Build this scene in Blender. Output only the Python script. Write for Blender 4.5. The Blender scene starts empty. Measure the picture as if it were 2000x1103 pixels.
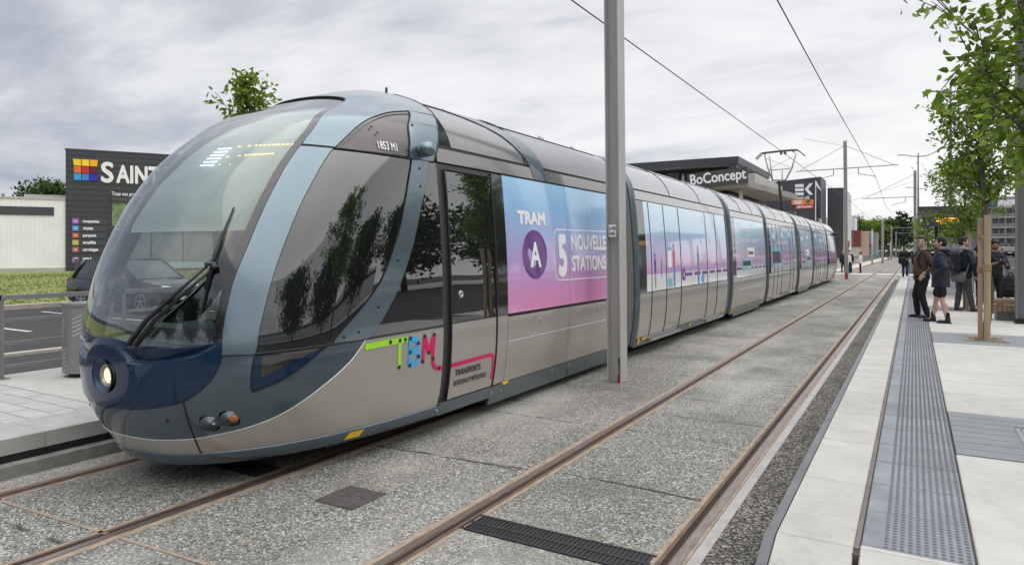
import bpy, bmesh, math, random
import numpy as np
from mathutils import Vector, Matrix
from mathutils.geometry import delaunay_2d_cdt
random.seed(7); np.random.seed(7)
scene = bpy.context.scene
COL = scene.collection
PI = math.pi

# ------------------------------------------------------------------ camera, sky, sun, exposure
cam_data = bpy.data.cameras.new('camera')
cam_data.sensor_width = 36.0
cam_data.lens = 24.0
cam_data.shift_y = -0.03125
cam_data.clip_start = 0.05
cam_data.clip_end = 3000
cam = bpy.data.objects.new('camera', cam_data)
cam.location = (0, 0, 1.84)
cam.rotation_euler = (math.radians(90), 0, math.atan2(785, 1333.33))
COL.objects.link(cam)
scene.camera = cam

SUN_EL, SUN_AZ = math.radians(60), math.radians(88)      # azimuth from +Y towards +X
world = bpy.data.worlds.new('World'); scene.world = world
world.use_nodes = True
wn, wl = world.node_tree.nodes, world.node_tree.links
wn.clear()
def wnode(t, **kw):
    n = wn.new(t)
    for k, v in kw.items(): setattr(n, k, v)
    return n
w_out = wnode('ShaderNodeOutputWorld'); w_bg = wnode('ShaderNodeBackground')
w_sky = wnode('ShaderNodeTexSky', sky_type='NISHITA', sun_disc=False)
w_sky.sun_elevation = SUN_EL; w_sky.sun_rotation = SUN_AZ
w_tc = wnode('ShaderNodeTexCoord'); w_sep = wnode('ShaderNodeSeparateXYZ')
wl.new(w_tc.outputs['Generated'], w_sep.inputs[0])
def wmath(op, a, b=None):
    n = wnode('ShaderNodeMath', operation=op)
    for i, v in enumerate((a, b)):
        if v is None: continue
        if isinstance(v, (int, float)): n.inputs[i].default_value = v
        else: wl.new(v, n.inputs[i])
    return n.outputs[0]
def wramp(fac, stops):
    n = wnode('ShaderNodeValToRGB'); el = n.color_ramp.elements
    el[0].position, el[0].color = stops[0][0], (*stops[0][1], 1)
    el[1].position, el[1].color = stops[-1][0], (*stops[-1][1], 1)
    for p, c in stops[1:-1]:
        e = el.new(p); e.color = (*c, 1)
    wl.new(fac, n.inputs[0]); return n.outputs[0]
zc = wmath('MAXIMUM', w_sep.outputs[2], 0.0)
zd = wmath('ADD', zc, 0.16)
w_cmb = wnode('ShaderNodeCombineXYZ')
wl.new(wmath('DIVIDE', w_sep.outputs[0], zd), w_cmb.inputs[0])
wl.new(wmath('DIVIDE', w_sep.outputs[1], zd), w_cmb.inputs[1])
def wnoise(scale, detail, rough, dist, loc):
    m = wnode('ShaderNodeMapping'); m.inputs['Location'].default_value = loc
    m.inputs['Rotation'].default_value = (0, 0, 0.5); m.inputs['Scale'].default_value = (1.0, 1.55, 1)
    wl.new(w_cmb.outputs[0], m.inputs[0])
    n = wnode('ShaderNodeTexNoise'); n.inputs['Scale'].default_value = scale
    n.inputs['Detail'].default_value = detail; n.inputs['Roughness'].default_value = rough
    n.inputs['Distortion'].default_value = dist
    wl.new(m.outputs[0], n.inputs['Vector']); return n.outputs['Fac']
n1 = wnoise(0.42, 8, 0.55, 0.5, (3.1, 1.7, 0)); n2 = wnoise(1.5, 7, 0.6, 0.3, (0.4, 6.2, 2))
mixn = wmath('ADD', wmath('MULTIPLY', n1, 0.66), wmath('MULTIPLY', n2, 0.34))
# brighter towards the sun side (right of the tracks), greyer towards the west
side = wmath('ADD', wmath('MULTIPLY', w_sep.outputs[0], 0.60), wmath('MULTIPLY', w_sep.outputs[1], 0.50))
side = wmath('MULTIPLY', wmath('SUBTRACT', side, 0.20), 0.20)
dens = wmath('ADD', mixn, side)
clouds = wramp(dens, [(0.31, (0.42, 0.455, 0.53)), (0.40, (0.61, 0.635, 0.69)), (0.46, (0.80, 0.81, 0.84)), (0.52, (0.93, 0.93, 0.945)), (0.60, (1.03, 1.03, 1.03))])
hi = wramp(w_sep.outputs[2], [(0.0, (1.0, 1.0, 1.0)), (0.40, (1.0, 1.0, 1.0)), (0.75, (2.0, 1.97, 1.93)), (1.0, (2.3, 2.25, 2.2))])
w_mul = wnode('ShaderNodeMix', data_type='RGBA', blend_type='MULTIPLY'); w_mul.inputs[0].default_value = 1
wl.new(clouds, w_mul.inputs[6]); wl.new(hi, w_mul.inputs[7])
w_mix = wnode('ShaderNodeMix', data_type='RGBA'); w_mix.inputs[0].default_value = 0.93
w_skys = wnode('ShaderNodeMix', data_type='RGBA', blend_type='MULTIPLY'); w_skys.inputs[0].default_value = 1
w_skys.inputs[7].default_value = (0.1, 0.1, 0.1, 1)
wl.new(w_sky.outputs[0], w_skys.inputs[6])
wl.new(w_skys.outputs[2], w_mix.inputs[6]); wl.new(w_mul.outputs[2], w_mix.inputs[7])
wl.new(w_mix.outputs[2], w_bg.inputs[0]); w_bg.inputs[1].default_value = 1.0
wl.new(w_bg.outputs[0], w_out.inputs[0])

sun_data = bpy.data.lights.new('sun', 'SUN'); sun_data.energy = 1.2; sun_data.angle = math.radians(85)
sun_data.color = (1.0, 0.96, 0.9)
sun = bpy.data.objects.new('sun', sun_data); COL.objects.link(sun)
sv = Vector((math.sin(SUN_AZ) * math.cos(SUN_EL), math.cos(SUN_AZ) * math.cos(SUN_EL), math.sin(SUN_EL)))
sun.rotation_euler = (-sv).to_track_quat('-Z', 'Y').to_euler()
scene.view_settings.view_transform = 'Standard'; scene.view_settings.look = 'None'
scene.view_settings.exposure = 0.0; scene.view_settings.gamma = 1.0
scene.cycles.max_bounces = 8; scene.cycles.transparent_max_bounces = 16
scene.cycles.sample_clamp_indirect = 6.0

# ------------------------------------------------------------------ materials
def nodes_of(m):
    m.use_nodes = True; nt = m.node_tree
    return nt, nt.nodes, nt.links, nt.nodes['Principled BSDF']
def c4(c): return (c[0], c[1], c[2], 1)
MATS = {}
def mat(name, col, rough=.5, metal=0, coat=0, var=None, bump=None, emit=None, spec=.5, stretch=(1, 1, 1), rvar=0, isl=0):
    """principled material; var=(scale, amount, dark colour or None), bump=(scale, strength)"""
    if name in MATS: return MATS[name]
    m = bpy.data.materials.new(name); nt, N, L, p = nodes_of(m)
    p.inputs['Base Color'].default_value = c4(col); p.inputs['Roughness'].default_value = rough; src = None
    p.inputs['Metallic'].default_value = metal; p.inputs['Coat Weight'].default_value = coat
    p.inputs['Coat Roughness'].default_value = .04; p.inputs['Specular IOR Level'].default_value = spec
    if emit:
        p.inputs['Emission Color'].default_value = c4(emit[0]); p.inputs['Emission Strength'].default_value = emit[1]
    geo = N.new('ShaderNodeNewGeometry')
    mp = N.new('ShaderNodeMapping'); mp.inputs['Scale'].default_value = stretch
    L.new(geo.outputs['Position'], mp.inputs[0])
    if var:
        sc, amt = var[0], var[1]; dark = var[2] if len(var) > 2 else [x * (1 - amt) for x in col]
        n = N.new('ShaderNodeTexNoise'); n.inputs['Scale'].default_value = sc; n.inputs['Detail'].default_value = 6
        n.inputs['Roughness'].default_value = .65
        L.new(mp.outputs[0], n.inputs['Vector'])
        r = N.new('ShaderNodeValToRGB'); r.color_ramp.elements[0].position = .36; r.color_ramp.elements[1].position = .64
        r.color_ramp.elements[0].color = c4(dark); r.color_ramp.elements[1].color = c4(col)
        L.new(n.outputs['Fac'], r.inputs[0]); L.new(r.outputs[0], p.inputs['Base Color']); src = r.outputs[0]
        if rvar:
            mr = N.new('ShaderNodeMapRange'); mr.inputs[3].default_value = rough - rvar; mr.inputs[4].default_value = rough + rvar
            L.new(n.outputs['Fac'], mr.inputs[0]); L.new(mr.outputs[0], p.inputs['Roughness'])
    if bump:
        n2 = N.new('ShaderNodeTexNoise'); n2.inputs['Scale'].default_value = bump[0]; n2.inputs['Detail'].default_value = 4
        L.new(mp.outputs[0], n2.inputs['Vector'])
        b = N.new('ShaderNodeBump'); b.inputs['Strength'].default_value = bump[1]; b.inputs['Distance'].default_value = bump[2] if len(bump) > 2 else .01
        L.new(n2.outputs['Fac'], b.inputs['Height']); L.new(b.outputs[0], p.inputs['Normal'])
    if isl and src is not None:
        # every slab of the mesh its own tone, with faint stains
        mr = N.new('ShaderNodeMapRange'); mr.inputs[3].default_value = 1 - isl; mr.inputs[4].default_value = 1 + isl * .6; L.new(geo.outputs['Random Per Island'], mr.inputs[0])
        st = N.new('ShaderNodeTexNoise'); st.inputs['Scale'].default_value = 7; st.inputs['Detail'].default_value = 8; st.inputs['Roughness'].default_value = .75; L.new(mp.outputs[0], st.inputs['Vector'])
        sr = N.new('ShaderNodeMapRange'); sr.inputs[1].default_value = .30; sr.inputs[2].default_value = .48; sr.inputs[3].default_value = .80; sr.inputs[4].default_value = 1.0; L.new(st.outputs['Fac'], sr.inputs[0])
        mm = N.new('ShaderNodeMath'); mm.operation = 'MULTIPLY'; L.new(mr.outputs[0], mm.inputs[0]); L.new(sr.outputs[0], mm.inputs[1])
        hv = N.new('ShaderNodeVectorMath'); hv.operation = 'SCALE'; L.new(src, hv.inputs[0]); L.new(mm.outputs[0], hv.inputs[3]); L.new(hv.outputs[0], p.inputs['Base Color'])
    MATS[name] = m; return m

def glass(name, tint, refl=.08, rough=.0, body=None, bodyfac=0.0, fpow=1.8):
    """thin tinted pane: transparent plus a mirror share that grows at grazing angles"""
    m = bpy.data.materials.new(name); m.use_nodes = True; nt = m.node_tree; N, L = nt.nodes, nt.links; N.clear()
    out = N.new('ShaderNodeOutputMaterial'); tr = N.new('ShaderNodeBsdfTransparent'); tr.inputs[0].default_value = c4(tint)
    gl = N.new('ShaderNodeBsdfGlossy'); gl.inputs['Roughness'].default_value = rough; gl.inputs['Color'].default_value = (.96, .98, 1, 1)
    geo = N.new('ShaderNodeNewGeometry')
    n2 = N.new('ShaderNodeTexNoise'); n2.inputs['Scale'].default_value = 1.6; n2.inputs['Detail'].default_value = 1
    L.new(geo.outputs['Position'], n2.inputs['Vector'])
    b = N.new('ShaderNodeBump'); b.inputs['Strength'].default_value = .06; b.inputs['Distance'].default_value = .03
    L.new(n2.outputs['Fac'], b.inputs['Height']); L.new(b.outputs[0], gl.inputs['Normal'])
    fr = N.new('ShaderNodeLayerWeight'); fr.inputs['Blend'].default_value = .35
    mr = N.new('ShaderNodeMapRange'); mr.inputs[3].default_value = refl; mr.inputs[4].default_value = .95
    pw = N.new('ShaderNodeMath'); pw.operation = 'POWER'; pw.inputs[1].default_value = fpow
    L.new(fr.outputs['Facing'], pw.inputs[0]); L.new(pw.outputs[0], mr.inputs[0])
    base = tr.outputs[0]
    if body is not None:
        df = N.new('ShaderNodeBsdfDiffuse'); df.inputs[0].default_value = c4(body)
        mb = N.new('ShaderNodeMixShader'); mb.inputs[0].default_value = bodyfac
        L.new(tr.outputs[0], mb.inputs[1]); L.new(df.outputs[0], mb.inputs[2]); base = mb.outputs[0]
    mx = N.new('ShaderNodeMixShader')
    L.new(mr.outputs[0], mx.inputs[0]); L.new(base, mx.inputs[1]); L.new(gl.outputs[0], mx.inputs[2]); L.new(mx.outputs[0], out.inputs[0])
    MATS[name] = m; return m

def speckle(name, cols, scale, big=None, rough=.9, bump=.5, joint=None, dust=None):
    """exposed aggregate: random stone colours per voronoi cell, soft dusty patches, worn joints"""
    m = bpy.data.materials.new(name); nt, N, L, p = nodes_of(m)
    p.inputs['Roughness'].default_value = rough; p.inputs['Specular IOR Level'].default_value = .25
    geo = N.new('ShaderNodeNewGeometry')
    v = N.new('ShaderNodeTexVoronoi'); v.inputs['Scale'].default_value = scale; v.inputs['Randomness'].default_value = 1
    L.new(geo.outputs['Position'], v.inputs['Vector'])
    s = N.new('ShaderNodeSeparateColor'); L.new(v.outputs['Color'], s.inputs[0])
    r = N.new('ShaderNodeValToRGB'); el = r.color_ramp.elements; r.color_ramp.interpolation = 'CONSTANT'
    el[0].position = 0; el[0].color = c4(cols[0][1]); el[1].position = cols[1][0]; el[1].color = c4(cols[1][1])
    for pos, c in cols[2:]:
        e = el.new(pos); e.color = c4(c)
    L.new(s.outputs[0], r.inputs[0])
    col = r.outputs[0]
    def nz(sc, det=5, st=(1, 1, 1), rot=0):
        mp = N.new('ShaderNodeMapping'); mp.inputs['Scale'].default_value = st; L.new(geo.outputs['Position'], mp.inputs[0])
        mp.inputs['Rotation'].default_value = (0, 0, rot)
        n = N.new('ShaderNodeTexNoise'); n.inputs['Scale'].default_value = sc; n.inputs['Detail'].default_value = det
        n.inputs['Roughness'].default_value = .62; L.new(mp.outputs[0], n.inputs['Vector']); return n.outputs['Fac']
    def ramp(f, a, b):
        mr = N.new('ShaderNodeMapRange'); mr.interpolation_type = 'SMOOTHSTEP'; mr.inputs[1].default_value = a; mr.inputs[2].default_value = b
        L.new(f, mr.inputs[0]); return mr.outputs[0]
    def mixc(f, a, b, mode='MIX'):
        x = N.new('ShaderNodeMix'); x.data_type = 'RGBA'; x.blend_type = mode
        if isinstance(f, float): x.inputs[0].default_value = f
        else: L.new(f, x.inputs[0])
        L.new(a, x.inputs[6])
        if isinstance(b, tuple): x.inputs[7].default_value = c4(b)
        else: L.new(b, x.inputs[7])
        return x.outputs[2]
    def mul(a, k):
        x = N.new('ShaderNodeMath'); x.operation = 'MULTIPLY'
        if isinstance(a, float): x.inputs[0].default_value = a
        else: L.new(a, x.inputs[0])
        if isinstance(k, float): x.inputs[1].default_value = k
        else: L.new(k, x.inputs[1])
        return x.outputs[0]
    if dust:
        f = ramp(nz(dust[1], 4, (1.0, .45, 1)), dust[2], dust[3])
        col = mixc(mul(f, dust[4]), col, dust[0])
    if big:
        f = ramp(nz(big[1], 5), .42, .70); col = mixc(mul(f, big[2]), col, big[0])
    if joint:
        # thin, ragged cracks across the slab every few metres
        w = N.new('ShaderNodeTexWave'); w.wave_type = 'BANDS'; w.bands_direction = 'Y'; w.inputs['Scale'].default_value = joint[0]
        w.inputs['Distortion'].default_value = joint[1]; w.inputs['Detail'].default_value = 2; w.inputs['Detail Scale'].default_value = 1.1
        mpj = N.new('ShaderNodeMapping'); mpj.inputs['Location'].default_value = (0, joint[2], 0); L.new(geo.outputs['Position'], mpj.inputs[0])
        L.new(mpj.outputs[0], w.inputs['Vector'])
        f = ramp(w.outputs['Fac'], joint[3], 1.0)
        brk = ramp(nz(1.3, 2), .44, .58)
        col = mixc(mul(mul(f, brk), .8), col, (.03, .03, .028))
    L.new(col, p.inputs['Base Color'])
    b = N.new('ShaderNodeBump'); b.inputs['Strength'].default_value = bump; b.inputs['Distance'].default_value = .004
    L.new(v.outputs['Distance'], b.inputs['Height']); b.invert = True; L.new(b.outputs[0], p.inputs['Normal'])
    MATS[name] = m; return m

def gradient_z(name, z0, z1, stops, rough=.25, coat=.4, var=None):
    """printed film: colour runs with height along the side of the tram"""
    m = bpy.data.materials.new(name); nt, N, L, p = nodes_of(m)
    p.inputs['Roughness'].default_value = rough; p.inputs['Coat Weight'].default_value = coat; p.inputs['Coat Roughness'].default_value = .03
    geo = N.new('ShaderNodeNewGeometry'); s = N.new('ShaderNodeSeparateXYZ'); L.new(geo.outputs['Position'], s.inputs[0])
    mr = N.new('ShaderNodeMapRange'); mr.inputs[1].default_value = z0; mr.inputs[2].default_value = z1; L.new(s.outputs[2], mr.inputs[0])
    r = N.new('ShaderNodeValToRGB'); el = r.color_ramp.elements
    el[0].position = stops[0][0]; el[0].color = c4(stops[0][1]); el[1].position = stops[-1][0]; el[1].color = c4(stops[-1][1])
    for pos, c in stops[1:-1]:
        e = el.new(pos); e.color = c4(c)
    L.new(mr.outputs[0], r.inputs[0]); L.new(r.outputs[0], p.inputs['Base Color'])
    MATS[name] = m; return m

def leafmat(name, c1, c2, c3, trans=.35):
    m = bpy.data.materials.new(name); m.use_nodes = True; nt = m.node_tree; N, L = nt.nodes, nt.links
    p = N['Principled BSDF']; out = N['Material Output']
    geo = N.new('ShaderNodeNewGeometry')
    r = N.new('ShaderNodeValToRGB'); el = r.color_ramp.elements
    el[0].position = .1; el[0].color = c4(c1); el[1].position = .9; el[1].color = c4(c3); e = el.new(.5); e.color = c4(c2)
    L.new(geo.outputs['Random Per Island'], r.inputs[0]); L.new(r.outputs[0], p.inputs['Base Color'])
    p.inputs['Roughness'].default_value = .45; p.inputs['Specular IOR Level'].default_value = .35
    t = N.new('ShaderNodeBsdfTranslucent')
    hs = N.new('ShaderNodeHueSaturation'); hs.inputs['Value'].default_value = 1.6; hs.inputs['Saturation'].default_value = 1.1
    L.new(r.outputs[0], hs.inputs['Color']); L.new(hs.outputs[0], t.inputs[0])
    mx = N.new('ShaderNodeMixShader'); mx.inputs[0].default_value = trans
    L.new(p.outputs[0], mx.inputs[1]); L.new(t.outputs[0], mx.inputs[2]); L.new(mx.outputs[0], out.inputs[0])
    MATS[name] = m; return m

# ------------------------------------------------------------------ object helpers
def tag(o, label=None, cat=None, group=None, kind=None):
    if label: o['label'] = label
    if cat: o['category'] = cat
    if group: o['group'] = group
    if kind: o['kind'] = kind
    return o
def empty(name, loc=(0, 0, 0), rz=0, label=None, cat=None, group=None, parent=None):
    o = bpy.data.objects.new(name, None); COL.objects.link(o); o.empty_display_size = .2
    o.location = loc; o.rotation_euler = (0, 0, rz)
    if parent: o.parent = parent
    return tag(o, label, cat, group)
def link(name, me, m=None, parent=None, smooth=False):
    o = bpy.data.objects.new(name, me); COL.objects.link(o)
    if m is not None: me.materials.append(m)
    if parent is not None: o.parent = parent
    if smooth:
        me.polygons.foreach_set('use_smooth', [True] * len(me.polygons))
    return o
def copy_tree(o, parent=None):
    c = o.copy(); COL.objects.link(c)
    if parent is not None: c.parent = parent
    for ch in o.children: copy_tree(ch, c)
    return c
V = Vector
class MB:
    def __init__(s): s.v = []; s.f = []
    def add(s, vs, fs):
        k = len(s.v); s.v += [tuple(a) for a in vs]; s.f += [[i + k for i in f] for f in fs]; return s
    def box(s, a, b, M=None):
        (x0, y0, z0), (x1, y1, z1) = a, b
        vs = [V(p) for p in ((x0, y0, z0), (x1, y0, z0), (x1, y1, z0), (x0, y1, z0), (x0, y0, z1), (x1, y0, z1), (x1, y1, z1), (x0, y1, z1))]
        if M is not None: vs = [M @ p for p in vs]
        return s.add(vs, [(0, 3, 2, 1), (4, 5, 6, 7), (0, 1, 5, 4), (1, 2, 6, 5), (2, 3, 7, 6), (3, 0, 4, 7)])
    def rbox(s, a, b, r=.01, M=None):
        """box with chamfered vertical and top edges"""
        (x0, y0, z0), (x1, y1, z1) = a, b
        def ring(i, z): return [(x0 + r - i + 0, y0 + i, z), (x1 - r + i, y0 + i, z), (x1 - i, y0 + r - i + 0, z), (x1 - i, y1 - r, z), (x1 - r, y1 - i, z), (x0 + r, y1 - i, z), (x0 + i, y1 - r, z), (x0 + i, y0 + r, z)]
        R = [(ring(0, z0)), (ring(0, z1 - r)), (ring(r * .9, z1))]
        vs = [V(p) for q in R for p in q]
        if M is not None: vs = [M @ p for p in vs]
        fs = [list(range(7, -1, -1)), list(range(16, 24))]
        for k in (0, 8):
            for i in range(8): fs.append((k + i, k + (i + 1) % 8, k + 8 + (i + 1) % 8, k + 8 + i))
        return s.add(vs, fs)
    def tube(s, pts, r, n=8, cap=True):
        pts = [V(p) for p in pts]; rs = r if isinstance(r, (list, tuple)) else [r] * len(pts)
        k0 = len(s.v); prev = None; vs = []
        for i, p in enumerate(pts):
            d = (pts[min(i + 1, len(pts) - 1)] - pts[max(i - 1, 0)]); d = d.normalized() if d.length > 1e-9 else V((0, 0, 1))
            if prev is None:
                u = d.cross(V((0, 0, 1)));
                if u.length < .05: u = d.cross(V((0, 1, 0)))
            else: u = prev - d * prev.dot(d)
            u.normalize(); prev = u; w = d.cross(u)
            for j in range(n):
                a = 2 * PI * j / n; vs.append(p + (u * math.cos(a) + w * math.sin(a)) * rs[i])
        fs = []
        for i in range(len(pts) - 1):
            for j in range(n): fs.append((i * n + j, i * n + (j + 1) % n, (i + 1) * n + (j + 1) % n, (i + 1) * n + j))
        if cap: fs.append(list(range(n - 1, -1, -1))); fs.append([len(vs) - n + j for j in range(n)])
        return s.add(vs, fs)
    def lathe(s, prof, n=24, M=None, cap=True):
        """prof: list of (radius, height) about local Z"""
        vs = []; fs = []
        for r, z in prof:
            for j in range(n):
                a = 2 * PI * j / n; vs.append(V((r * math.cos(a), r * math.sin(a), z)))
        for i in range(len(prof) - 1):
            for j in range(n): fs.append((i * n + j, i * n + (j + 1) % n, (i + 1) * n + (j + 1) % n, (i + 1) * n + j))
        if cap: fs.append(list(range(n - 1, -1, -1))); fs.append([len(vs) - n + j for j in range(n)])
        if M is not None: vs = [M @ p for p in vs]
        return s.add(vs, fs)
    def loft(s, rings, cap=True):
        n = len(rings[0]); vs = [V(p) for r in rings for p in r]; fs = []
        for i in range(len(rings) - 1):
            for j in range(n): fs.append((i * n + j, i * n + (j + 1) % n, (i + 1) * n + (j + 1) % n, (i + 1) * n + j))
        if cap: fs.append(list(range(n - 1, -1, -1))); fs.append([len(vs) - n + j for j in range(n)])
        return s.add(vs, fs)
    def ell(s, c, r, nu=14, nv=9, M=None):
        vs = []; fs = []
        for i in range(1, nv):
            t = PI * i / nv
            for j in range(nu):
                a = 2 * PI * j / nu; vs.append(V((r[0] * math.sin(t) * math.cos(a), r[1] * math.sin(t) * math.sin(a), r[2] * math.cos(t))))
        vs += [V((0, 0, r[2])), V((0, 0, -r[2]))]; T, B = len(vs) - 2, len(vs) - 1
        for i in range(nv - 2):
            for j in range(nu): fs.append((i * nu + j, (i + 1) * nu + j, (i + 1) * nu + (j + 1) % nu, i * nu + (j + 1) % nu))
        for j in range(nu):
            fs.append((T, j, (j + 1) % nu)); k = (nv - 2) * nu; fs.append((B, k + (j + 1) % nu, k + j))
        if M is not None: vs = [M @ p for p in vs]
        return s.add([p + V(c) for p in vs], fs)
    def prism(s, poly, axis, a, b):
        """extrude 2D polygon along axis ('x','y','z') from a to b"""
        def P(u, v, w): return {'x': (w, u, v), 'y': (u, w, v), 'z': (u, v, w)}[axis]
        n = len(poly); vs = [P(u, v, a) for u, v in poly] + [P(u, v, b) for u, v in poly]
        fs = [list(range(n))[::-1], list(range(n, 2 * n))] + [(i, (i + 1) % n, n + (i + 1) % n, n + i) for i in range(n)]
        return s.add(vs, fs)
    def build(s, name, m=None, parent=None, smooth=False, fix=True, angle=None):
        me = bpy.data.meshes.new(name); me.from_pydata(s.v, [], s.f)
        if fix:
            bm = bmesh.new(); bm.from_mesh(me); bmesh.ops.recalc_face_normals(bm, faces=bm.faces); bm.to_mesh(me); bm.free()
        o = link(name, me, m, parent, smooth or angle is not None)
        if angle is not None: me.set_sharp_from_angle(angle=math.radians(angle))
        return o
def cr(pts, n=6):
    """Catmull-Rom through the points"""
    P = [np.array(p, float) for p in pts]; out = []
    for i in range(len(P) - 1):
        a = P[max(i - 1, 0)]; b = P[i]; c = P[i + 1]; d = P[min(i + 2, len(P) - 1)]
        for k in range(n):
            t = k / n
            out.append(.5 * ((2 * b) + (c - a) * t + (2 * a - 5 * b + 4 * c - d) * t * t + (3 * b - a - 3 * c + d) * t ** 3))
    out.append(P[-1]); return [tuple(float(x) for x in p) for p in out]
def text_mesh(body, size=1.0, bold=0.0, xs=1.0, spacing=1.0, align='LEFT', extrude=0):
    cu = bpy.data.curves.new('lettering', 'FONT'); cu.body = body; cu.size = size; cu.align_x = align
    cu.space_character = spacing; cu.extrude = extrude; cu.resolution_u = 4
    o = bpy.data.objects.new('lettering', cu); COL.objects.link(o)
    dg = bpy.context.evaluated_depsgraph_get(); me = bpy.data.meshes.new_from_object(o.evaluated_get(dg))
    bpy.data.objects.remove(o); bpy.data.curves.remove(cu)
    if bold:
        # heavier weight: the same letters laid over themselves a hair apart, each on its own level
        b = MB(); vs = [v.co.copy() for v in me.vertices]; fs = [list(p.vertices) for p in me.polygons]
        for i in range(8):
            a = i * PI / 4; b.add([v + Vector((math.cos(a) * bold, math.sin(a) * bold, i * .00025)) for v in vs], fs)
        me.clear_geometry(); me.from_pydata([tuple(v) for v in b.v], [], b.f)
    for v in me.vertices: v.co.x *= xs
    return me
def text(name, body, size, m, fn, parent=None, **kw):
    me = text_mesh(body, size, **kw)
    for v in me.vertices: v.co = fn(v.co.x, v.co.y, v.co.z)
    me.materials.clear()
    return link(name, me, m, parent)
def frame_fn(o, r, u):
    o, r, u = V(o), V(r).normalized(), V(u).normalized(); n = r.cross(u)
    return lambda a, b, c=0: o + r * a + u * b + n * c
# ------------------------------------------------------------------ ground, track bed, rails, platforms, roads
M_bed = speckle('exposed_aggregate', [(0, (.068, .07, .064)), (.16, (.135, .138, .128)), (.40, (.21, .212, .193)), (.62, (.285, .275, .235)), (.78, (.365, .362, .335)), (.92, (.56, .545, .49))], 86,
                big=((.10, .097, .082), .75, .50), dust=((.50, .49, .455), .55, .44, .68, .45), joint=(.128, 2.2, 1.2, .9988))
M_strip = speckle('dark_aggregate', [(0, (.03, .031, .03)), (.26, (.07, .07, .066)), (.50, (.14, .135, .12)), (.72, (.25, .235, .20)), (.90, (.40, .37, .30))], 72, big=((.03, .03, .028), .9, .5), rough=.85)
M_asph = speckle('asphalt', [(0, (.035, .035, .037)), (.4, (.055, .055, .058)), (.8, (.085, .085, .088))], 90, big=((.03, .03, .032), .3, .5), bump=.3)
M_conc = mat('pale_concrete', (.515, .507, .482), .85, var=(1.7, .14), bump=(60, .12), isl=.08)
M_kerb = mat('kerb_stone', (.485, .478, .45), .8, var=(2.6, .13), bump=(90, .12), isl=.08)
M_conc2 = mat('grey_concrete', (.40, .40, .385), .9, var=(3, .25), bump=(50, .3))
M_tact = mat('slate_tile', (.255, .274, .306), .62, var=(3.3, .25), bump=(70, .15), isl=.14)
M_dome = mat('slate_dome', (.135, .142, .158), .5, var=(20, .3))
M_black = mat('black_face', (.012, .013, .015), .55, var=(4, .4))
M_joint = mat('joint_dirt', (.10, .088, .078), .95, var=(9, .4))
M_rail = mat('rail_steel', (.33, .30, .285), .38, metal=.75, var=(14, .3, (.22, .16, .12)), stretch=(6, .35, 1))
M_rust = mat('rail_rust', (.17, .11, .072), .75, var=(9, .4, (.085, .055, .04)), stretch=(5, .6, 1))
M_groove = mat('rail_groove', (.035, .022, .016), .9, var=(8, .5))
M_mortar = mat('rail_mortar', (.385, .32, .25), .92, var=(7, .35, (.24, .19, .14)), bump=(50, .3), stretch=(3, 1, 1))
M_pale = mat('pale_strip', (.42, .405, .39), .85, var=(6, .2), bump=(60, .2))
M_white = mat('road_paint', (.62, .62, .60), .7, var=(8, .25))
M_grass = mat('grass_soil', (.18, .225, .055), .95, var=(.9, .35, (.25, .25, .09)), bump=(40, .8))
M_steel = mat('grey_painted_steel', (.20, .205, .21), .5, var=(5, .08))
M_dark = mat('cast_iron', (.055, .05, .055), .55, metal=.5, var=(30, .4))
M_grate = mat('grooved_decking', (.29, .31, .325), .75, var=(3, .15))

g = MB()
S = 1400
g.add([(-S, -S, -.08), (S, -S, -.08), (S, S, -.08), (-S, S, -.08)], [(0, 1, 2, 3)])
tag(g.build('ground', M_asph, fix=False), kind='structure')
def sheet(name, x0, x1, y0, y1, z, m, n=1, zf=None):
    b = MB(); ys = np.linspace(y0, y1, n + 1)
    for i in range(n):
        za, zb = (z, z) if zf is None else (zf(ys[i]), zf(ys[i + 1]))
        b.add([(x0, ys[i], za), (x1, ys[i], za), (x1, ys[i + 1], zb), (x0, ys[i + 1], zb)], [(0, 1, 2, 3)])
    return tag(b.build(name, m, fix=False), kind='structure')
sheet('track_bed', -6.5, -.6, -8, 58.9, 0, M_bed)
sheet('track_bed', -6.5, -.6, 61.6, 300, 0, M_bed)
sheet('road', -30, 30, 58.9, 61.6, 0, M_white)                       # pale crossing band
sheet('asphalt_strip', -1.078, -.66, -8, 49, .004, M_strip)
sheet('pale_edge_strip', -1.15, -1.078, -8, 120, .005, M_pale)
# mortar line across the near track
b = MB(); b.add([(-5.88, 2.40, .004), (-4.52, 2.47, .004), (-4.52, 2.50, .004), (-5.88, 2.43, .004), (-4.38, 2.48, .004), (-3.2, 2.55, .004), (-3.2, 2.575, .004), (-4.38, 2.51, .004)], [(0, 1, 2, 3), (4, 5, 6, 7)])
tag(b.build('path_joint', M_mortar, fix=False), kind='structure')
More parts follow.
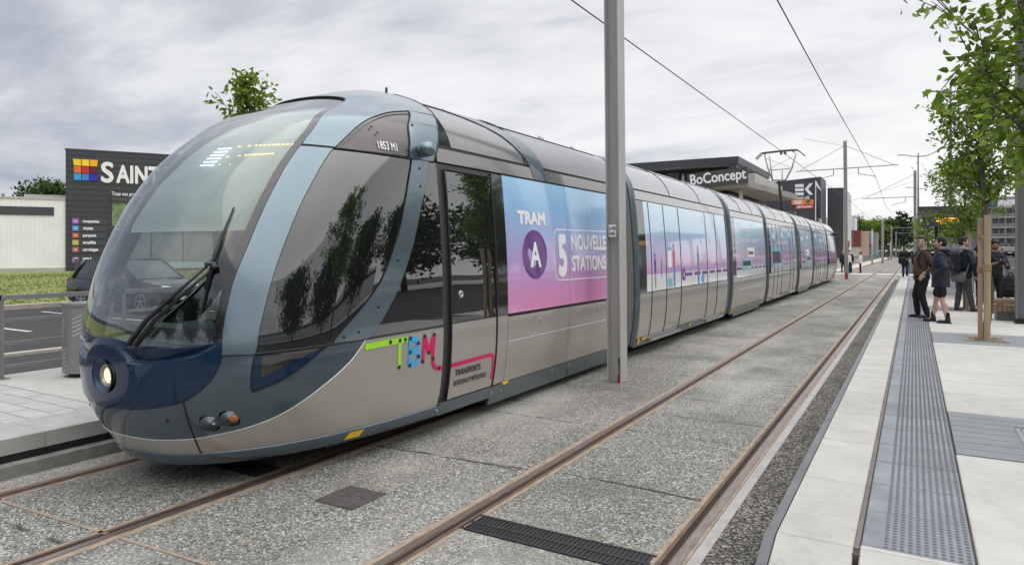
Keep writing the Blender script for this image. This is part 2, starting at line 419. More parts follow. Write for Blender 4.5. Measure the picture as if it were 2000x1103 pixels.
# ragged dark patches, worn slab joints: real shallow grooves laid as thin strips
def ragged(y, x0, x1, w=.018, tilt=0.0):
    b = MB(); xs = np.arange(x0, x1, .05); r = np.random.rand(len(xs)); off = np.cumsum(np.random.randn(len(xs)) * .006)
    for i in range(len(xs) - 1):
        if r[i] < .30: continue
        ww = w * (.4 + r[i]); yy = y + off[i] + tilt * (xs[i] - x0); y2 = y + off[i + 1] + tilt * (xs[i + 1] - x0)
        b.add([(xs[i], yy - ww / 2, .003), (xs[i + 1], y2 - ww / 2, .003), (xs[i + 1], y2 + ww / 2, .003), (xs[i], yy + ww / 2, .003)], [(0, 1, 2, 3)])
    return b
b = MB()
for yy in (5.05, 6.75, 8.5, 10.1, 11.75, 13.6, 15.8, 18.2, 21, 24, 28, 33, 39, 46):
    for (a, c) in ((-4.36, -2.82), (-2.58, -1.32), (-5.85, -4.58)):
        q = ragged(yy + random.uniform(-.12, .12), a, c, .011, random.uniform(-.02, .02)); b.add(q.v, q.f)
tag(b.build('track_bed_joints', M_joint, fix=False), kind='structure')

RAILS = [(-5.94, 1, 'grooved rail running along the foot of the left platform'), (-4.46, -1, 'grooved rail under the right flank of the tram'),
         (-2.70, 1, 'free grooved rail nearest the grey catenary posts'), (-1.205, -1, 'free grooved rail beside the pale strip and right platform')]
for x, sgn, lab in RAILS:
    y0, y1 = -8, 300
    root = MB(); root.box((x - .028, y0, -.02), (x + .028, y1, .009)); o = root.build('tram_rail', M_rail)
    tag(o, lab, 'rail', 'tram rails')
    def strip(a, c, z, m, nm):
        lo, hi = sorted((x + sgn * a, x + sgn * c)); MB().box((lo, y0, -.02), (hi, y1, z)).build(nm, m, o)
    strip(.028, .040, .006, M_rust, 'head_side'); strip(.040, .078, .0015, M_groove, 'groove'); strip(.078, .104, .0075, M_rust, 'lip')
    strip(.104, .142, .004, M_mortar, 'mortar_bed'); strip(-.088 if x != -1.205 else -.05, -.028, .0045, M_mortar, 'mortar_bed')

# right platform
zr = lambda y: .3 if y > 3.96 else max(.02, .3 - .28 * (3.96 - y))
sl = MB()
def slab(b, x0, x1, y0, y1, z=.3, gap=.004, d=.12):
    za, zb = zr(y0) + z - .3, zr(y1) + z - .3; x0 += gap; x1 -= gap; y0 += gap; y1 -= gap; c = .006
    vs = [(x0, y0, za - d), (x1, y0, za - d), (x1, y1, zb - d), (x0, y1, zb - d), (x0, y0, za - c), (x1, y0, za - c), (x1, y1, zb - c), (x0, y1, zb - c),
          (x0 + c, y0 + c, za), (x1 - c, y0 + c, za), (x1 - c, y1 - c, zb), (x0 + c, y1 - c, zb)]
    b.add(vs, [(0, 1, 5, 4), (1, 2, 6, 5), (2, 3, 7, 6), (3, 0, 4, 7), (4, 5, 9, 8), (5, 6, 10, 9), (6, 7, 11, 10), (7, 4, 8, 11), (8, 9, 10, 11)])
b = MB(); b.box((-.62, 3.9, -.05), (3.0, 49.2, .285)); tag(b.build('platform', M_joint), kind='structure')
kb = MB(); y = 3.96; slab(kb, -.652, -.268, 2.96, 3.96, d=.3); slab(kb, -.652, -.268, 1.9, 2.96, d=.3); slab(kb, -.652, -.268, .8, 1.9, d=.3)
while y < 49: slab(kb, -.652, -.268, y, min(y + 1.083, 49.2), d=.3); y += 1.083
tag(kb.build('platform_kerb', M_kerb), kind='structure')
kf = MB(); kf.box((-.668, -3, -.3), (-.654, 49.2, .1)); 
kf.v = []; kf.f = []
for ya_, yb_ in ((.8, 2.96), (2.96, 3.96), (3.96, 49.2)):
    za_, zb_ = zr(ya_), zr(yb_); kf.add([(-.712, ya_, -.05), (-.712, ya_, za_ - .022), (-.654, ya_, za_ - .008), (-.712, yb_, -.05), (-.712, yb_, zb_ - .022), (-.654, yb_, zb_ - .008)], [(0, 1, 4, 3), (1, 2, 5, 4)])
tag(kf.build('platform_kerb_face', mat('kerb_metal_edge', (.20, .205, .215), .55, metal=.2, var=(3, .3)), fix=False), kind='structure')
tl = MB(); dm = MB(); y = 4.02; TY = []
while y < 48.5: TY.append(y); slab(tl, -.2445, .266, y, y + .548, z=.3, gap=.005); y += .5485
tag(tl.build('tactile_paving', M_tact), kind='structure')
dv = [(math.cos(a) , math.sin(a)) for a in np.arange(6) * PI / 3]
for y in TY[:52]:
    for j in range(13):
        for i in range(11):
            cx, cy = -.125 + i * .0365, y + .022 + j * .0418 + (0 if i % 2 == 0 else .0)
            k = len(dm.v); r = .0125
            dm.v += [(cx + u * r, cy + w * r, .3005) for u, w in dv] + [(cx + u * r * .6, cy + w * r * .6, .3048) for u, w in dv]
            for q in range(6): dm.f.append([k + q, k + (q + 1) % 6, k + 6 + (q + 1) % 6, k + 6 + q])
            dm.f.append([k + 6 + q for q in range(6)])
tag(dm.build('tactile_paving_domes', M_dome, fix=False), kind='structure')
pl = MB()
slab(pl, -.245, .95, 2.96, 3.96); slab(pl, .95, 2.9, 2.96, 3.96); slab(pl, -.245, .95, .5, 2.96); slab(pl, .95, 2.9, .5, 2.96); slab(pl, -.245, 2.9, 3.96, 4.018)
def row(y0, y1, xs=(.27, 2.9)):
    for a, c in zip(xs[:-1], xs[1:]): slab(pl, a, c, y0, y1)
row(4.02, 6.16)
seq = [7.78, 8.79, 9.54, 10.26, 11.24, 12.1, 13.05, 13.5]
for a, c in zip(seq[:-1], seq[1:]): row(a, c)
y = 15.24
while y < 20.5: row(y, y + .877); y += .877
y0 = y; y = 22.3
while y < 48.4: row(y, min(y + .98, 49.2), (.27, 1.6, 2.9)); y += .98
row(y0, 20.6)
tag(pl.build('platform_slabs', M_conc), kind='structure')
tag(MB().box((-.269, 3.96, .2), (-.2455, 49, .2980)).build('platform_joint', mat('joint_rubber', (.20, .175, .16), .9, var=(8, .3)), fix=True), kind='structure')

M_chips = leafmat('wood_chips', (.30, .21, .12), (.42, .32, .20), (.56, .45, .31), .05)
GR = [(6.18, 7.76, 6.97, 'grooved grey tree grate in the foreground, cut off at its right'), (13.52, 15.22, 14.36, 'grooved grey tree grate holding the staked tree beside the bench'), (20.62, 22.28, 21.5, 'grooved grey tree grate behind the standing passengers')]
for ya, yb, yc, lab in GR:
    b = MB(); n = 8; h = (yb - ya) / n; px0, px1 = (.75, 1.38)
    for k in range(n):
        a, c = ya + k * h + .006, ya + (k + 1) * h - .006
        segs = [(.28, 2.25)] if (c < yc - .33 or a > yc + .33) else [(.28, px0), (px1, 2.25)]
        for s0, s1 in segs:
            # eight ridges run along each board
            m = 6; w = (c - a) / m
            for q in range(m): b.box((s0, a + q * w + .003, .27), (s1, a + (q + 1) * w - .004, .301))
            b.box((s0, a, .27), (s1, c, .294))
    o = tag(b.build('tree_grate', M_grate), lab, 'tree grate', 'tree grates in the right platform')
    f = MB(); t = .035
    for q in ((px0, yc - .33, px1, yc - .33 + t), (px0, yc + .33 - t, px1, yc + .33), (px0, yc - .33 + t, px0 + t, yc + .33 - t), (px1 - t, yc - .33 + t, px1, yc + .33 - t)):
        f.box((q[0], q[1], .25), (q[2], q[3], .307))
    f.build('frame', M_grate, o)
    ch = MB(); 
    for i in range(520):
        x, yv = random.uniform(px0 + .05, px1 - .05), random.uniform(yc - .28, yc + .28); a = random.uniform(0, PI); l, w = random.uniform(.015, .035), random.uniform(.005, .011)
        z = .30 + random.uniform(0, .02); ti = random.uniform(-.01, .01)
        d = V((math.cos(a) * l, math.sin(a) * l, ti)); e = V((-math.sin(a) * w, math.cos(a) * w, 0)); p = V((x, yv, z))
        ch.add([p - d - e, p + d - e, p + d + e, p - d + e], [(0, 1, 2, 3)])
    ch.box((px0 + t, yc - .29, .2), (px1 - t, yc + .29, .293))
    tag(ch.build('wood_chips', M_chips, o, fix=False), kind='stuff')

# drains and cover
def drain(x0, x1, lab):
    b = MB(); y0, y1 = 3.72, 3.98; ym = (y0 + y1) / 2
    for a, c in ((y0, y0 + .018), (ym - .012, ym + .012), (y1 - .018, y1)): b.box((x0, a, -.02), (x1, c, .010))
    x = x0
    while x < x1 - .01: b.box((x, y0 + .018, -.02), (x + .016, ym - .012, .0085)); b.box((x, ym + .012, -.02), (x + .016, y1 - .018, .0085)); x += .031
    o = tag(b.build('drain_grate', M_dark), lab, 'drain', 'slotted drains across the tracks')
    MB().box((x0, y0, -.02), (x1, y1, .0035)).build('channel', M_black, o)
drain(-2.60, -1.33, 'slotted iron drain between the two free rails'); drain(-5.82, -4.6, 'slotted iron drain half under the nose of the tram')
b = MB(); b.box((-3.80, 3.59, -.02), (-3.43, 3.96, .007))
for i in range(9):
    for j in range(9): b.box((-3.785 + i * .04, 3.605 + j * .04, .007), (-3.785 + i * .04 + .022, 3.605 + j * .04 + .022, .0095))
tag(b.build('cover_plate', mat('rusty_iron', (.125, .12, .12), .75, metal=.3, var=(16, .5, (.08, .07, .066)))), 'small square rusty iron cover plate in the speckled paving', 'cover plate')

# left platform
def brick(name, c1, c2, mort, sx, sy):
    m = bpy.data.materials.new(name); nt, N, L, p = nodes_of(m); p.inputs['Roughness'].default_value = .85
    geo = N.new('ShaderNodeNewGeometry'); bt = N.new('ShaderNodeTexBrick'); bt.inputs['Scale'].default_value = 1
    bt.inputs['Brick Width'].default_value = sx; bt.inputs['Row Height'].default_value = sy; bt.inputs['Mortar Size'].default_value = .005
    bt.inputs['Color1'].default_value = c4(c1); bt.inputs['Color2'].default_value = c4(c2); bt.inputs['Mortar'].default_value = c4(mort)
    L.new(geo.outputs['Position'], bt.inputs['Vector'])
    n = N.new('ShaderNodeTexNoise'); n.inputs['Scale'].default_value = 5; n.inputs['Detail'].default_value = 6
    L.new(geo.outputs['Position'], n.inputs['Vector'])
    mx = N.new('ShaderNodeMix'); mx.data_type = 'RGBA'; mx.blend_type = 'MULTIPLY'; mx.inputs[0].default_value = .35
    L.new(bt.outputs['Color'], mx.inputs[6]); L.new(n.outputs['Fac'], mx.inputs[7]); L.new(mx.outputs[2], p.inputs['Base Color'])
    return m
M_pav = brick('grey_pavers', (.56, .56, .55), (.50, .50, .495), (.12, .12, .12), .62, .21)
b = MB(); b.box((-9.75, -8, -.05), (-6.40, 50, .29)); tag(b.build('platform', M_conc2), kind='structure')
MB().box((-9.7, -8, .29), (-6.98, 3.8, .298)).build('platform_pavers', M_pav)['kind'] = 'structure'
MB().box((-9.7, 3.8, .29), (-6.98, 50, .3)).build('platform_slabs', M_conc)['kind'] = 'structure'
kb = MB(); y = -7
while y < 49.5: kb.box((-6.976, y, .17), (-6.385, y + .996, .3)); y += 1.0
tag(kb.build('platform_kerb', mat('kerb_grey', (.45, .445, .43), .85, var=(3, .2), bump=(70, .2))), kind='structure')
MB().box((-6.55, -8, .105), (-6.388, 50, .262)).build('platform_kerb_face', M_black)['kind'] = 'structure'
MB().box((-6.55, -8, -.05), (-6.27, 50, .105)).build('platform_footing', mat('rough_concrete', (.30, .295, .28), .95, var=(5, .35), bump=(30, .8)))['kind'] = 'structure'

# left road, parking, kerbs, grass bank
b = sheet('road', -24.4, -9.75, -40, 300, -.02, M_asph)
MB().box((-13.85, -40, -.05), (-13.62, 120, .03)).build('road_kerb', mat('kerb_buff', (.42, .39, .34), .9, var=(4, .2)))['kind'] = 'structure'
MB().box((-24.75, -40, -.05), (-24.4, 120, .12)).build('road_kerb', MATS['kerb_buff'])['kind'] = 'structure'
b = MB()
for yy in np.arange(-3.2, 30, 2.75): b.add([(-22.8, yy, -.012), (-17.4, yy, -.012), (-17.4, yy + .12, -.012), (-22.8, yy + .12, -.012)], [(0, 1, 2, 3)])
tag(b.build('road_markings', M_white, fix=False), kind='structure')
b = MB(); xs = np.linspace(-24.75, -62, 12); ysg = np.linspace(-40, 120, 30); hz = lambda x: .1 + .22 * min(1, max(0, (-24.75 - x) / 24))
for x in xs:
    for yv in ysg: b.v.append((x, yv, hz(x) + (.03 * math.sin(x * .9 + yv * .7) if x < -25 else 0)))
for i in range(11):
    for j in range(29): b.f.append([i * 30 + j, (i + 1) * 30 + j, (i + 1) * 30 + j + 1, i * 30 + j + 1])
tag(b.build('grass_bank', M_grass, smooth=True), kind='structure')
# grass blades on the strip that shows past the tram
M_blade = leafmat('grass_blades', (.13, .175, .04), (.165, .215, .052), (.26, .285, .10), .25)
gb = MB(); n = 22000; rx = np.random.uniform(-49, -24.8, n) ; ry = np.random.uniform(4, 34, n)
for x, yv in zip(rx, ry):
    z = hz(x); h = random.uniform(.03, .085); a = random.uniform(0, PI); w = .05
    gb.add([(x - w * math.cos(a), yv - w * math.sin(a), z), (x + w * math.cos(a), yv + w * math.sin(a), z), (x + random.uniform(-.08, .08), yv + random.uniform(-.08, .08), z + h)], [(0, 1, 2)])
tag(gb.build('grass', M_blade, fix=False), kind='stuff', label='rough green grass on the bank before the shops')
# right road rising gently, far pavement on the left
rz = lambda y: max(-.03, -.03 + (y - 10) * .0075)
sheet('road', 3.1, 24, -60, 330, 0, M_asph, 30, rz)
sheet('pavement', 24, 40, -60, 330, 0, M_conc2, 30, lambda y: rz(y) + .1)
b = MB(); b.add([(-30, 66, .02), (-5.6, 66, .02), (-5.0, 80, .05), (-4.9, 120, .06), (-5, 190, .06), (-30, 190, .06)], [(0, 1, 2, 3, 4, 5)])
tag(b.build('pavement', mat('buff_paving', (.60, .53, .44), .9, var=(3, .15)), fix=False), kind='structure')
# ------------------------------------------------------------------ the tram: nose surface
XC = -5.2; NEXP = 2.4
ZW = [.10, .18, .32, .5, .9, 1.3, 1.8, 2.3, 2.7, 2.88, 3.0, 3.15, 3.28, 3.38, 3.47, 3.535, 3.56]
WW = [1.08, 1.10, 1.13, 1.165, 1.2, 1.2, 1.185, 1.15, 1.11, 1.085, 1.045, .96, .84, .70, .50, .26, .05]
ZK = [.10, .18, .4, .65, .9, 1.15, 1.5, 1.9, 2.3, 2.6, 2.85, 3.05, 3.2, 3.35, 3.48, 3.56]
Y0 = [3.22, 3.16, 3.01, 2.89, 2.865, 2.87, 2.91, 3.04, 3.245, 3.48, 3.76, 4.05, 4.42, 4.80, 5.2, 5.5]
LL = [2.5, 2.5, 2.1, 1.75, 1.5, 1.45, 1.6, 1.7, 1.75, 1.75, 1.72, 1.62, 1.45, 1.0, .65, .4]
def _pch(zk, v):
    zk = np.array(zk); v = np.array(v); m = np.gradient(v, zk)
    def f(z):
        z = np.clip(z, zk[0], zk[-1]); i = np.clip(np.searchsorted(zk, z) - 1, 0, len(zk) - 2); h = zk[i + 1] - zk[i]; t = (z - zk[i]) / h
        return (2 * t**3 - 3 * t**2 + 1) * v[i] + (t**3 - 2 * t**2 + t) * h * m[i] + (-2 * t**3 + 3 * t**2) * v[i + 1] + (t**3 - t**2) * h * m[i + 1]
    return f
Wf, Yf, Lf = _pch(ZW, WW), _pch(ZK, Y0), _pch(ZK, LL)
def surf(s, z, off=None):
    s = np.asarray(s, float); z = np.asarray(z, float)
    Y, L, W = Yf(z), Lf(z), Wf(z); a = np.clip(np.abs(s), 0, 1)
    u = np.sin(a * PI / 2) ** (2 / NEXP); v = np.where(a >= 1, 0, np.cos(a * PI / 2) ** (2 / NEXP))
    return np.stack([XC + W * u * np.sign(s), Y + L * (1 - v) + np.maximum(np.abs(s) - 1, 0) * 2, z], -1)
def snorm(fn, s, z, e=2e-3):
    s = np.asarray(s, float); z = np.asarray(z, float)
    a = fn(s + e, z) - fn(s - e, z); b = fn(s, np.minimum(z + e, 3.555)) - fn(s, z - e)
    n = np.cross(a, b); return n / np.maximum(np.linalg.norm(n, axis=-1, keepdims=True), 1e-9)
def sideS(Y, z, sgn=1):
    Y = np.asarray(Y, float); z = np.asarray(z, float); q = (Y - Yf(z)) / Lf(z)
    a = np.where(q >= 1, 1 + (Y - Yf(z) - Lf(z)) / 2, np.arccos(np.clip(1 - q, 0, 1) ** (NEXP / 2)) * 2 / PI)
    return a * sgn
def inside(px, py, poly):
    x, y = poly[:, 0], poly[:, 1]; r = np.zeros(len(px), bool); j = len(x) - 1
    for i in range(len(x)):
        c = ((y[i] > py) != (y[j] > py)); xx = (x[j] - x[i]) * (py - y[i]) / (y[j] - y[i] + 1e-12) + x[i]
        r ^= c & (px < xx); j = i
    return r
def densify(poly, step, closed=True):
    out = []; n = len(poly)
    for i in range(n if closed else n - 1):
        a, b = np.array(poly[i]), np.array(poly[(i + 1) % n]); d = np.hypot((b[0] - a[0]) * 2, b[1] - a[1]); k = max(1, int(math.ceil(d / step)))
        for j in range(k): out.append(a + (b - a) * j / k)
    if not closed: out.append(np.array(poly[-1]))
    return np.array(out)
def panel(name, outline, m, parent, off=0.0, thick=.02, holes=(), disp=None, grid=.05, step=.035, mirror=False, lines=()):
    """curved sheet over the nose surface inside an (s, z) outline, with a folded-in rim"""
    o = densify(outline, step)
    hs = [densify(h, .015) for h in holes]
    if disp is None: fn = lambda s, z: surf(s, z)
    else:
        def fn(s, z):
            p = surf(s, z); return p + snorm(surf, s, z) * disp(s, z)[..., None]
    sc = np.array([2.0, 1.0]); P = o * sc; lo, hi = P.min(0), P.max(0)
    gx, gy = np.meshgrid(np.arange(lo[0], hi[0], grid), np.arange(lo[1], hi[1], grid)); gx = gx + (np.arange(gx.shape[0]) % 2)[:, None] * grid / 2
    gp = np.stack([gx.ravel(), gy.ravel()], -1); ok = inside(gp[:, 0], gp[:, 1], P)
    ls = [densify(l, .014, False) for l in lines]; B = np.concatenate([P] + [h * sc for h in hs] + [l * sc for l in ls])
    dmin = np.min(np.linalg.norm(gp[:, None] - B[None], axis=-1), 1); ok &= dmin > grid * .45
    for h in hs: ok &= ~inside(gp[:, 0], gp[:, 1], h * sc)
    gp = gp[ok]
    allp = np.concatenate([B, gp]); edges = []; k = 0
    for q in [P] + [h * sc for h in hs]:
        n = len(q); edges += [(k + i, k + (i + 1) % n) for i in range(n)]; k += n
    for q in ls: edges += [(k + i, k + i + 1) for i in range(len(q) - 1)]; k += len(q)
    r = delaunay_2d_cdt([V(p) for p in allp], edges, [], 0, 1e-6)
    pv = np.array([tuple(v) for v in r[0]]); tri = np.array([list(f) for f in r[2]])
    c = pv[tri].mean(1); keep = inside(c[:, 0], c[:, 1], P)
    for h in hs: keep &= ~inside(c[:, 0], c[:, 1], h * sc)
    tri = tri[keep]
    made = []
    for sg in ((1, -1) if mirror else (1,)):
        s, z = pv[:, 0] / 2, pv[:, 1]
        N0 = snorm(fn, s, z); Q = fn(s, z) + N0 * off
        verts = [list(q) for q in Q]; nn = [list(q) for q in N0]; fs = [list(t) for t in tri]
        # rim
        for q in [o] + hs:
            n = len(q); k = len(verts); Nq = snorm(fn, q[:, 0], q[:, 1]); Qa = fn(q[:, 0], q[:, 1]) + Nq * off; Qb = Qa - Nq * thick
            cen = Qa.mean(0)
            for i in range(n): verts.append(list(Qa[i]))
            for i in range(n): verts.append(list(Qb[i]))
            tang = np.roll(Qa, -1, 0) - np.roll(Qa, 1, 0); on = np.cross(tang, Nq); on /= np.maximum(np.linalg.norm(on, axis=1, keepdims=True), 1e-9)
            nn += [list(v) for v in on] * 2
            for i in range(n): fs.append([k + i, k + n + i, k + n + (i + 1) % n, k + (i + 1) % n])
        if sg < 0:
            verts = [[2 * XC - v[0], v[1], v[2]] for v in verts]; nn = [[-a[0], a[1], a[2]] for a in nn]; fs = [f[::-1] for f in fs]
        me = bpy.data.meshes.new(name); me.from_pydata(verts, [], fs)
        # face winding follows the analytic normal
        me.update()
        V0 = np.array(verts); flip = False
        T = np.array(fs[:len(tri)]); gn = np.cross(V0[T[:, 1]] - V0[T[:, 0]], V0[T[:, 2]] - V0[T[:, 0]])
        if (gn * np.array(nn)[T[:, 0]]).sum() < 0: me.flip_normals()
        ob = link(name, me, m, parent, True)
        me.normals_split_custom_set_from_vertices([tuple(a) for a in nn])
        made.append(ob)
    return made if mirror else made[0]
def seam(pts, r=.006, off=0.0, sg=1):
    q = densify(pts, .04, False); N0 = snorm(surf, q[:, 0], q[:, 1]); Q = surf(q[:, 0], q[:, 1]) + N0 * off
    if sg < 0: Q[:, 0] = 2 * XC - Q[:, 0]
    return [tuple(p) for p in Q]

# paint
def paint(name, col, metal, rough, flake=.06):
    return mat(name, col, rough, metal=metal, coat=.75, var=(2.5, flake), rvar=.03)
P_silver = paint('silver_beige_paint', (.535, .512, .472), .62, .33)
P_steel = paint('steel_blue_paint', (.085, .122, .148), .5, .28)
P_pillar = paint('pale_steel_blue_paint', (.165, .225, .262), .72, .24)
P_navy = mat('navy_gloss_paint', (.004, .024, .062), .14, coat=.35, spec=.3, var=(3, .15))
P_roof = paint('roof_silver_paint', (.45, .455, .46), .62, .25)
P_skirt = paint('dark_slate_paint', (.085, .115, .135), .3, .38)
P_rubber = mat('black_rubber', (.012, .012, .013), .6, var=(6, .3))
P_blackg = mat('black_gloss', (.016, .017, .019), .09, coat=1.0)
P_chrome = mat('brushed_metal', (.55, .54, .52), .3, metal=.9)
M_chrome = P_chrome
G_ws = glass('windscreen_glass', (.66, .74, .715), .095)
G_side = glass('side_glass', (.24, .27, .27), .105, body=(.02, .022, .023), bodyfac=.42)
P_yellow = mat('yellow_marker', (.85, .50, .02), .5)

tram = empty('tram', (XC, 3.0, 0), 0, 'long blue and silver tram with pink and blue advert film at the left platform', 'tram')
def tp(o):
    """parent keeping world coordinates"""
    o.parent = tram; o.matrix_parent_inverse = Matrix.Translation((-XC, -3.0, 0)); return o
class _T: pass
def sub(o, parent):
    o.parent = parent; return o

wsr = cr([(.477, 1.18), (.475, 1.36), (.4745, 1.6), (.480, 1.737), (.486, 1.875), (.491, 2.156), (.491, 2.398), (.481, 2.721), (.461, 2.937), (.434, 3.11), (.406, 3.235)], 5)
wstop = cr([(.406, 3.235), (.385, 3.275), (.30, 3.30), (.15, 3.315), (0, 3.32)], 4)
wsb = cr([(0, 1.135), (.1, 1.137), (.2, 1.137), (.3, 1.139), (.384, 1.148), (.436, 1.164), (.477, 1.18)], 4)
mir = lambda c: [(-a, b) for a, b in c]
nose_r = cr([(.477, 1.18), (.478, 1.081), (.460, .982), (.436, .912), (.398, .842), (.362, .797), (.322, .755), (.267, .728), (.197, .703), (.113, .683), (0, .675)], 4)
pil_r = cr([(.596, 1.078), (.605, 1.18), (.605, 1.57), (.607, 1.876), (.611, 2.138), (.614, 2.414), (.609, 2.72)], 5)
arch = cr([(.613, 2.72), (.628, 2.923), (.663, 3.076), (.70, 3.165), (.79, 3.225)], 5)
bpl = cr([(.941, 2.694), (.961, 2.574), (.986, 2.338), (1.003, 2.05), (1.012, 1.781), (.998, 1.531), (.963, 1.301), (.890, 1.10)], 5)
bpr = cr([(.996, 2.714), (1.062, 2.485), (1.104, 2.197), (1.122, 2.027), (1.136, 1.84), (1.135, 1.537), (1.107, 1.255), (1.050, 1.118), (1.013, 1.093)], 5)
silv = cr([(1.013, 1.087), (.947, .922), (.782, .731), (.63, .588), (.501, .51), (.38, .468), (.302, .445)], 5)
silv_c = cr([(.302, .445), (.2, .434), (.1, .431), (0, .430)], 4)
vseam = cr([(.323, .753), (.320, .625), (.302, .445), (.284, .312)], 4)
skt = [(z, .312) for z in (.284, .4, .5, .6, .7, .8, .9, 1.0)]
tri_o = [(.598, 1.072), (.872, 1.085)] + cr([(.872, 1.085), (.77, .946), (.669, .846), (.572, .79)], 4)[1:] + [(.571, .834)]
YD = 5.46                                       # where the cab meets the door frame
# ---- navy nose with the raised headlight hump and the hollow crescents beside it
def nose_disp(s, z):
    x = np.asarray(s) * 2.05; zz = np.asarray(z)
    r = np.hypot(x, (zz - .905)); dome = np.clip((.29 - r) / .055, 0, 1); dome = dome * dome * (3 - 2 * dome)
    zr_ = np.interp(np.abs(s), [0, .13, .17, .27, .384, .477], [1.03, 1.01, 1.01, 1.035, 1.085, 1.185])
    zt_ = np.interp(np.abs(s), [0, .3, .384, .436, .477], [1.137, 1.139, 1.148, 1.164, 1.19]); t_ = (zz - zr_) / np.maximum(zt_ - zr_, .01)
    cr_ = np.clip(t_ / .16, 0, 1); cr_ = cr_ * cr_ * (3 - 2 * cr_) * np.clip(1 - t_, 0, 1)
    fade = np.clip((.47 - np.abs(s)) / .1, 0, 1)
    return .017 * dome - .055 * cr_ * (1 - dome) * fade + .012
nt = [(.477, 1.18), (.436, 1.164), (.384, 1.148), (.3, 1.139), (.2, 1.137), (.15, 1.137), (.125, 1.150), (.09, 1.172), (.045, 1.186), (0, 1.19)]
nose_out = nt[::-1] + nose_r[1:] ; nose_full = nose_out + mir(nose_out)[::-1][1:-1]
hl = [(.058 * math.cos(a), .905 + .119 * math.sin(a)) for a in np.linspace(0, 2 * PI, 36, endpoint=False)]
RZ = lambda s, f: (lambda a, b: a + (b - a) * f)(float(np.interp(abs(s), [0, .13, .17, .27, .384, .477], [1.03, 1.01, 1.01, 1.035, 1.085, 1.185])), float(np.interp(abs(s), [0, .3, .384, .436, .477], [1.137, 1.139, 1.148, 1.164, 1.19])))
ridge = [[(sg * s_, RZ(s_, f)) for s_ in np.linspace(.165, .455, 40)] for sg in (1, -1) for f in (-.01, .08, .165, .4, .7)]
nose = tp(panel('nose_panel', nose_full, P_navy, None, 0, .03, holes=[hl], disp=nose_disp, grid=.016, step=.014, lines=ridge))
def surf_frame(s, z, off=0.0, sg=1):
    p = surf(s, z); n = snorm(surf, s, z); p = p + n * off
    if sg < 0: p = np.array([2 * XC - p[0], p[1], p[2]]); n = np.array([-n[0], n[1], n[2]])
    n = V(n); x = V((0, 0, 1)).cross(n).normalized(); y = n.cross(x)
    return Matrix(((x.x, y.x, n.x, p[0]), (x.y, y.y, n.y, p[1]), (x.z, y.z, n.z, p[2]), (0, 0, 0, 1)))
Mh = surf_frame(0.0, .905, .034)
tp(MB().lathe([(.124, .004), (.119, .006), (.114, -.002), (.096, -.028), (.060, -.04)], 40, Mh, cap=False).build('headlight_bowl', mat('navy_bowl', (.012, .045, .10), .3, coat=.4), smooth=True))
hlamp = tp(MB().lathe([(.060, -.065), (.088, -.045), (.090, -.03), (.082, -.022), (.064, -.026), (.062, -.05)], 36, Mh, cap=False).build('headlight', mat('headlight_rim', (.42, .38, .33), .3, metal=.6), smooth=True))
lens = MB().lathe([(.0635, -.050), (.055, -.040), (.03, -.033), (.003, -.031)], 30, Mh, cap=True).build('lens', mat('headlight_lens', (.9, .8, .65), .15, emit=((1.0, .80, .55), 1.15)), smooth=True); lens.parent = hlamp
lf = MB()
for i in range(7): lf.lathe([(.052 - i * .006, -.036 + i * .0006), (.050 - i * .006, -.0345 + i * .0006)], 30, Mh, cap=False)
lf.build('lens_rings', mat('lens_ring', (.75, .55, .3), .3, emit=((1.0, .62, .25), .55)), smooth=True).parent = hlamp
# ---- bumper, corner, silver flank
lowc = nose_r[::-1]
i0 = min(range(len(nose_r)), key=lambda i: abs(nose_r[i][0] - .323)); nb = nose_r[i0:]
bump_r = [(a, b) for a, b in nb[::-1]] + vseam[1:9]
mid = [(0, .675)] + nb[::-1][1:] + [(.320, .625), (.311, .53), (.302, .445)] + silv_c[1:]
tp(panel('front_bumper', mid + mir(mid)[::-1][1:-1], P_steel, None, 0, .02))
low = silv_c[::-1] + [(.293, .38), (.284, .312), (.15, .312), (0, .312)]
tp(panel('front_valance', low + mir(low)[::-1][1:-1], P_silver, None, 0, .02))
LAMP = [(.384, .566), (.458, .596)]
lh = [[(a + .033 * math.cos(t), b + .066 * math.sin(t)) for t in np.linspace(0, 2 * PI, 24, endpoint=False)] for a, b in LAMP]
corner = [(.478, 1.081), (.596, 1.076)] + [(.571, .834), (.572, .79)] + cr([(.572, .79), (.669, .846), (.77, .946), (.872, 1.085)], 4)[1:] + [(1.013, 1.087)] + silv[1:] + [(.311, .53), (.320, .625), (.323, .753)] + nose_r[4:i0][::-1]
for o in panel('corner_panel', corner, P_steel, None, 0, .025, holes=lh, mirror=True): tp(o)
for sg in (1, -1):
    for k, (a, b) in enumerate(LAMP):
        Mx = surf_frame(a, b, 0, sg)
        bw = tp(MB().lathe([(.070, .002), (.066, 0), (.05, -.028), (.02, -.045)], 28, Mx, cap=True).build('lamp_bowl', P_steel, smooth=True))
        col = mat('fog_lens', (.60, .585, .56), .35, coat=.4) if k == 0 else mat('amber_lens', (.42, .12, .008), .2, coat=.8)
        M2 = Mx @ Matrix.Translation((.030 if sg > 0 else -.03, 0, -.016))
        l = MB().lathe([(.040, -.02), (.039, .006), (.03, .014 + .01 * k), (.012, .018 + .014 * k), (.002, .019 + .014 * k)], 24, M2).build('fog_lamp' if k == 0 else 'indicator_lamp', col, smooth=True)
        l.parent = bw
zs = np.linspace(1.087, .312, 9)
flank = silv[::-1] + [(float(sideS(YD, z)), float(z)) for z in zs] + [(s, z) for s, z in skt[::-1]]
for o in panel('flank_panel', flank, P_silver, None, 0, .02, mirror=True): tp(o)
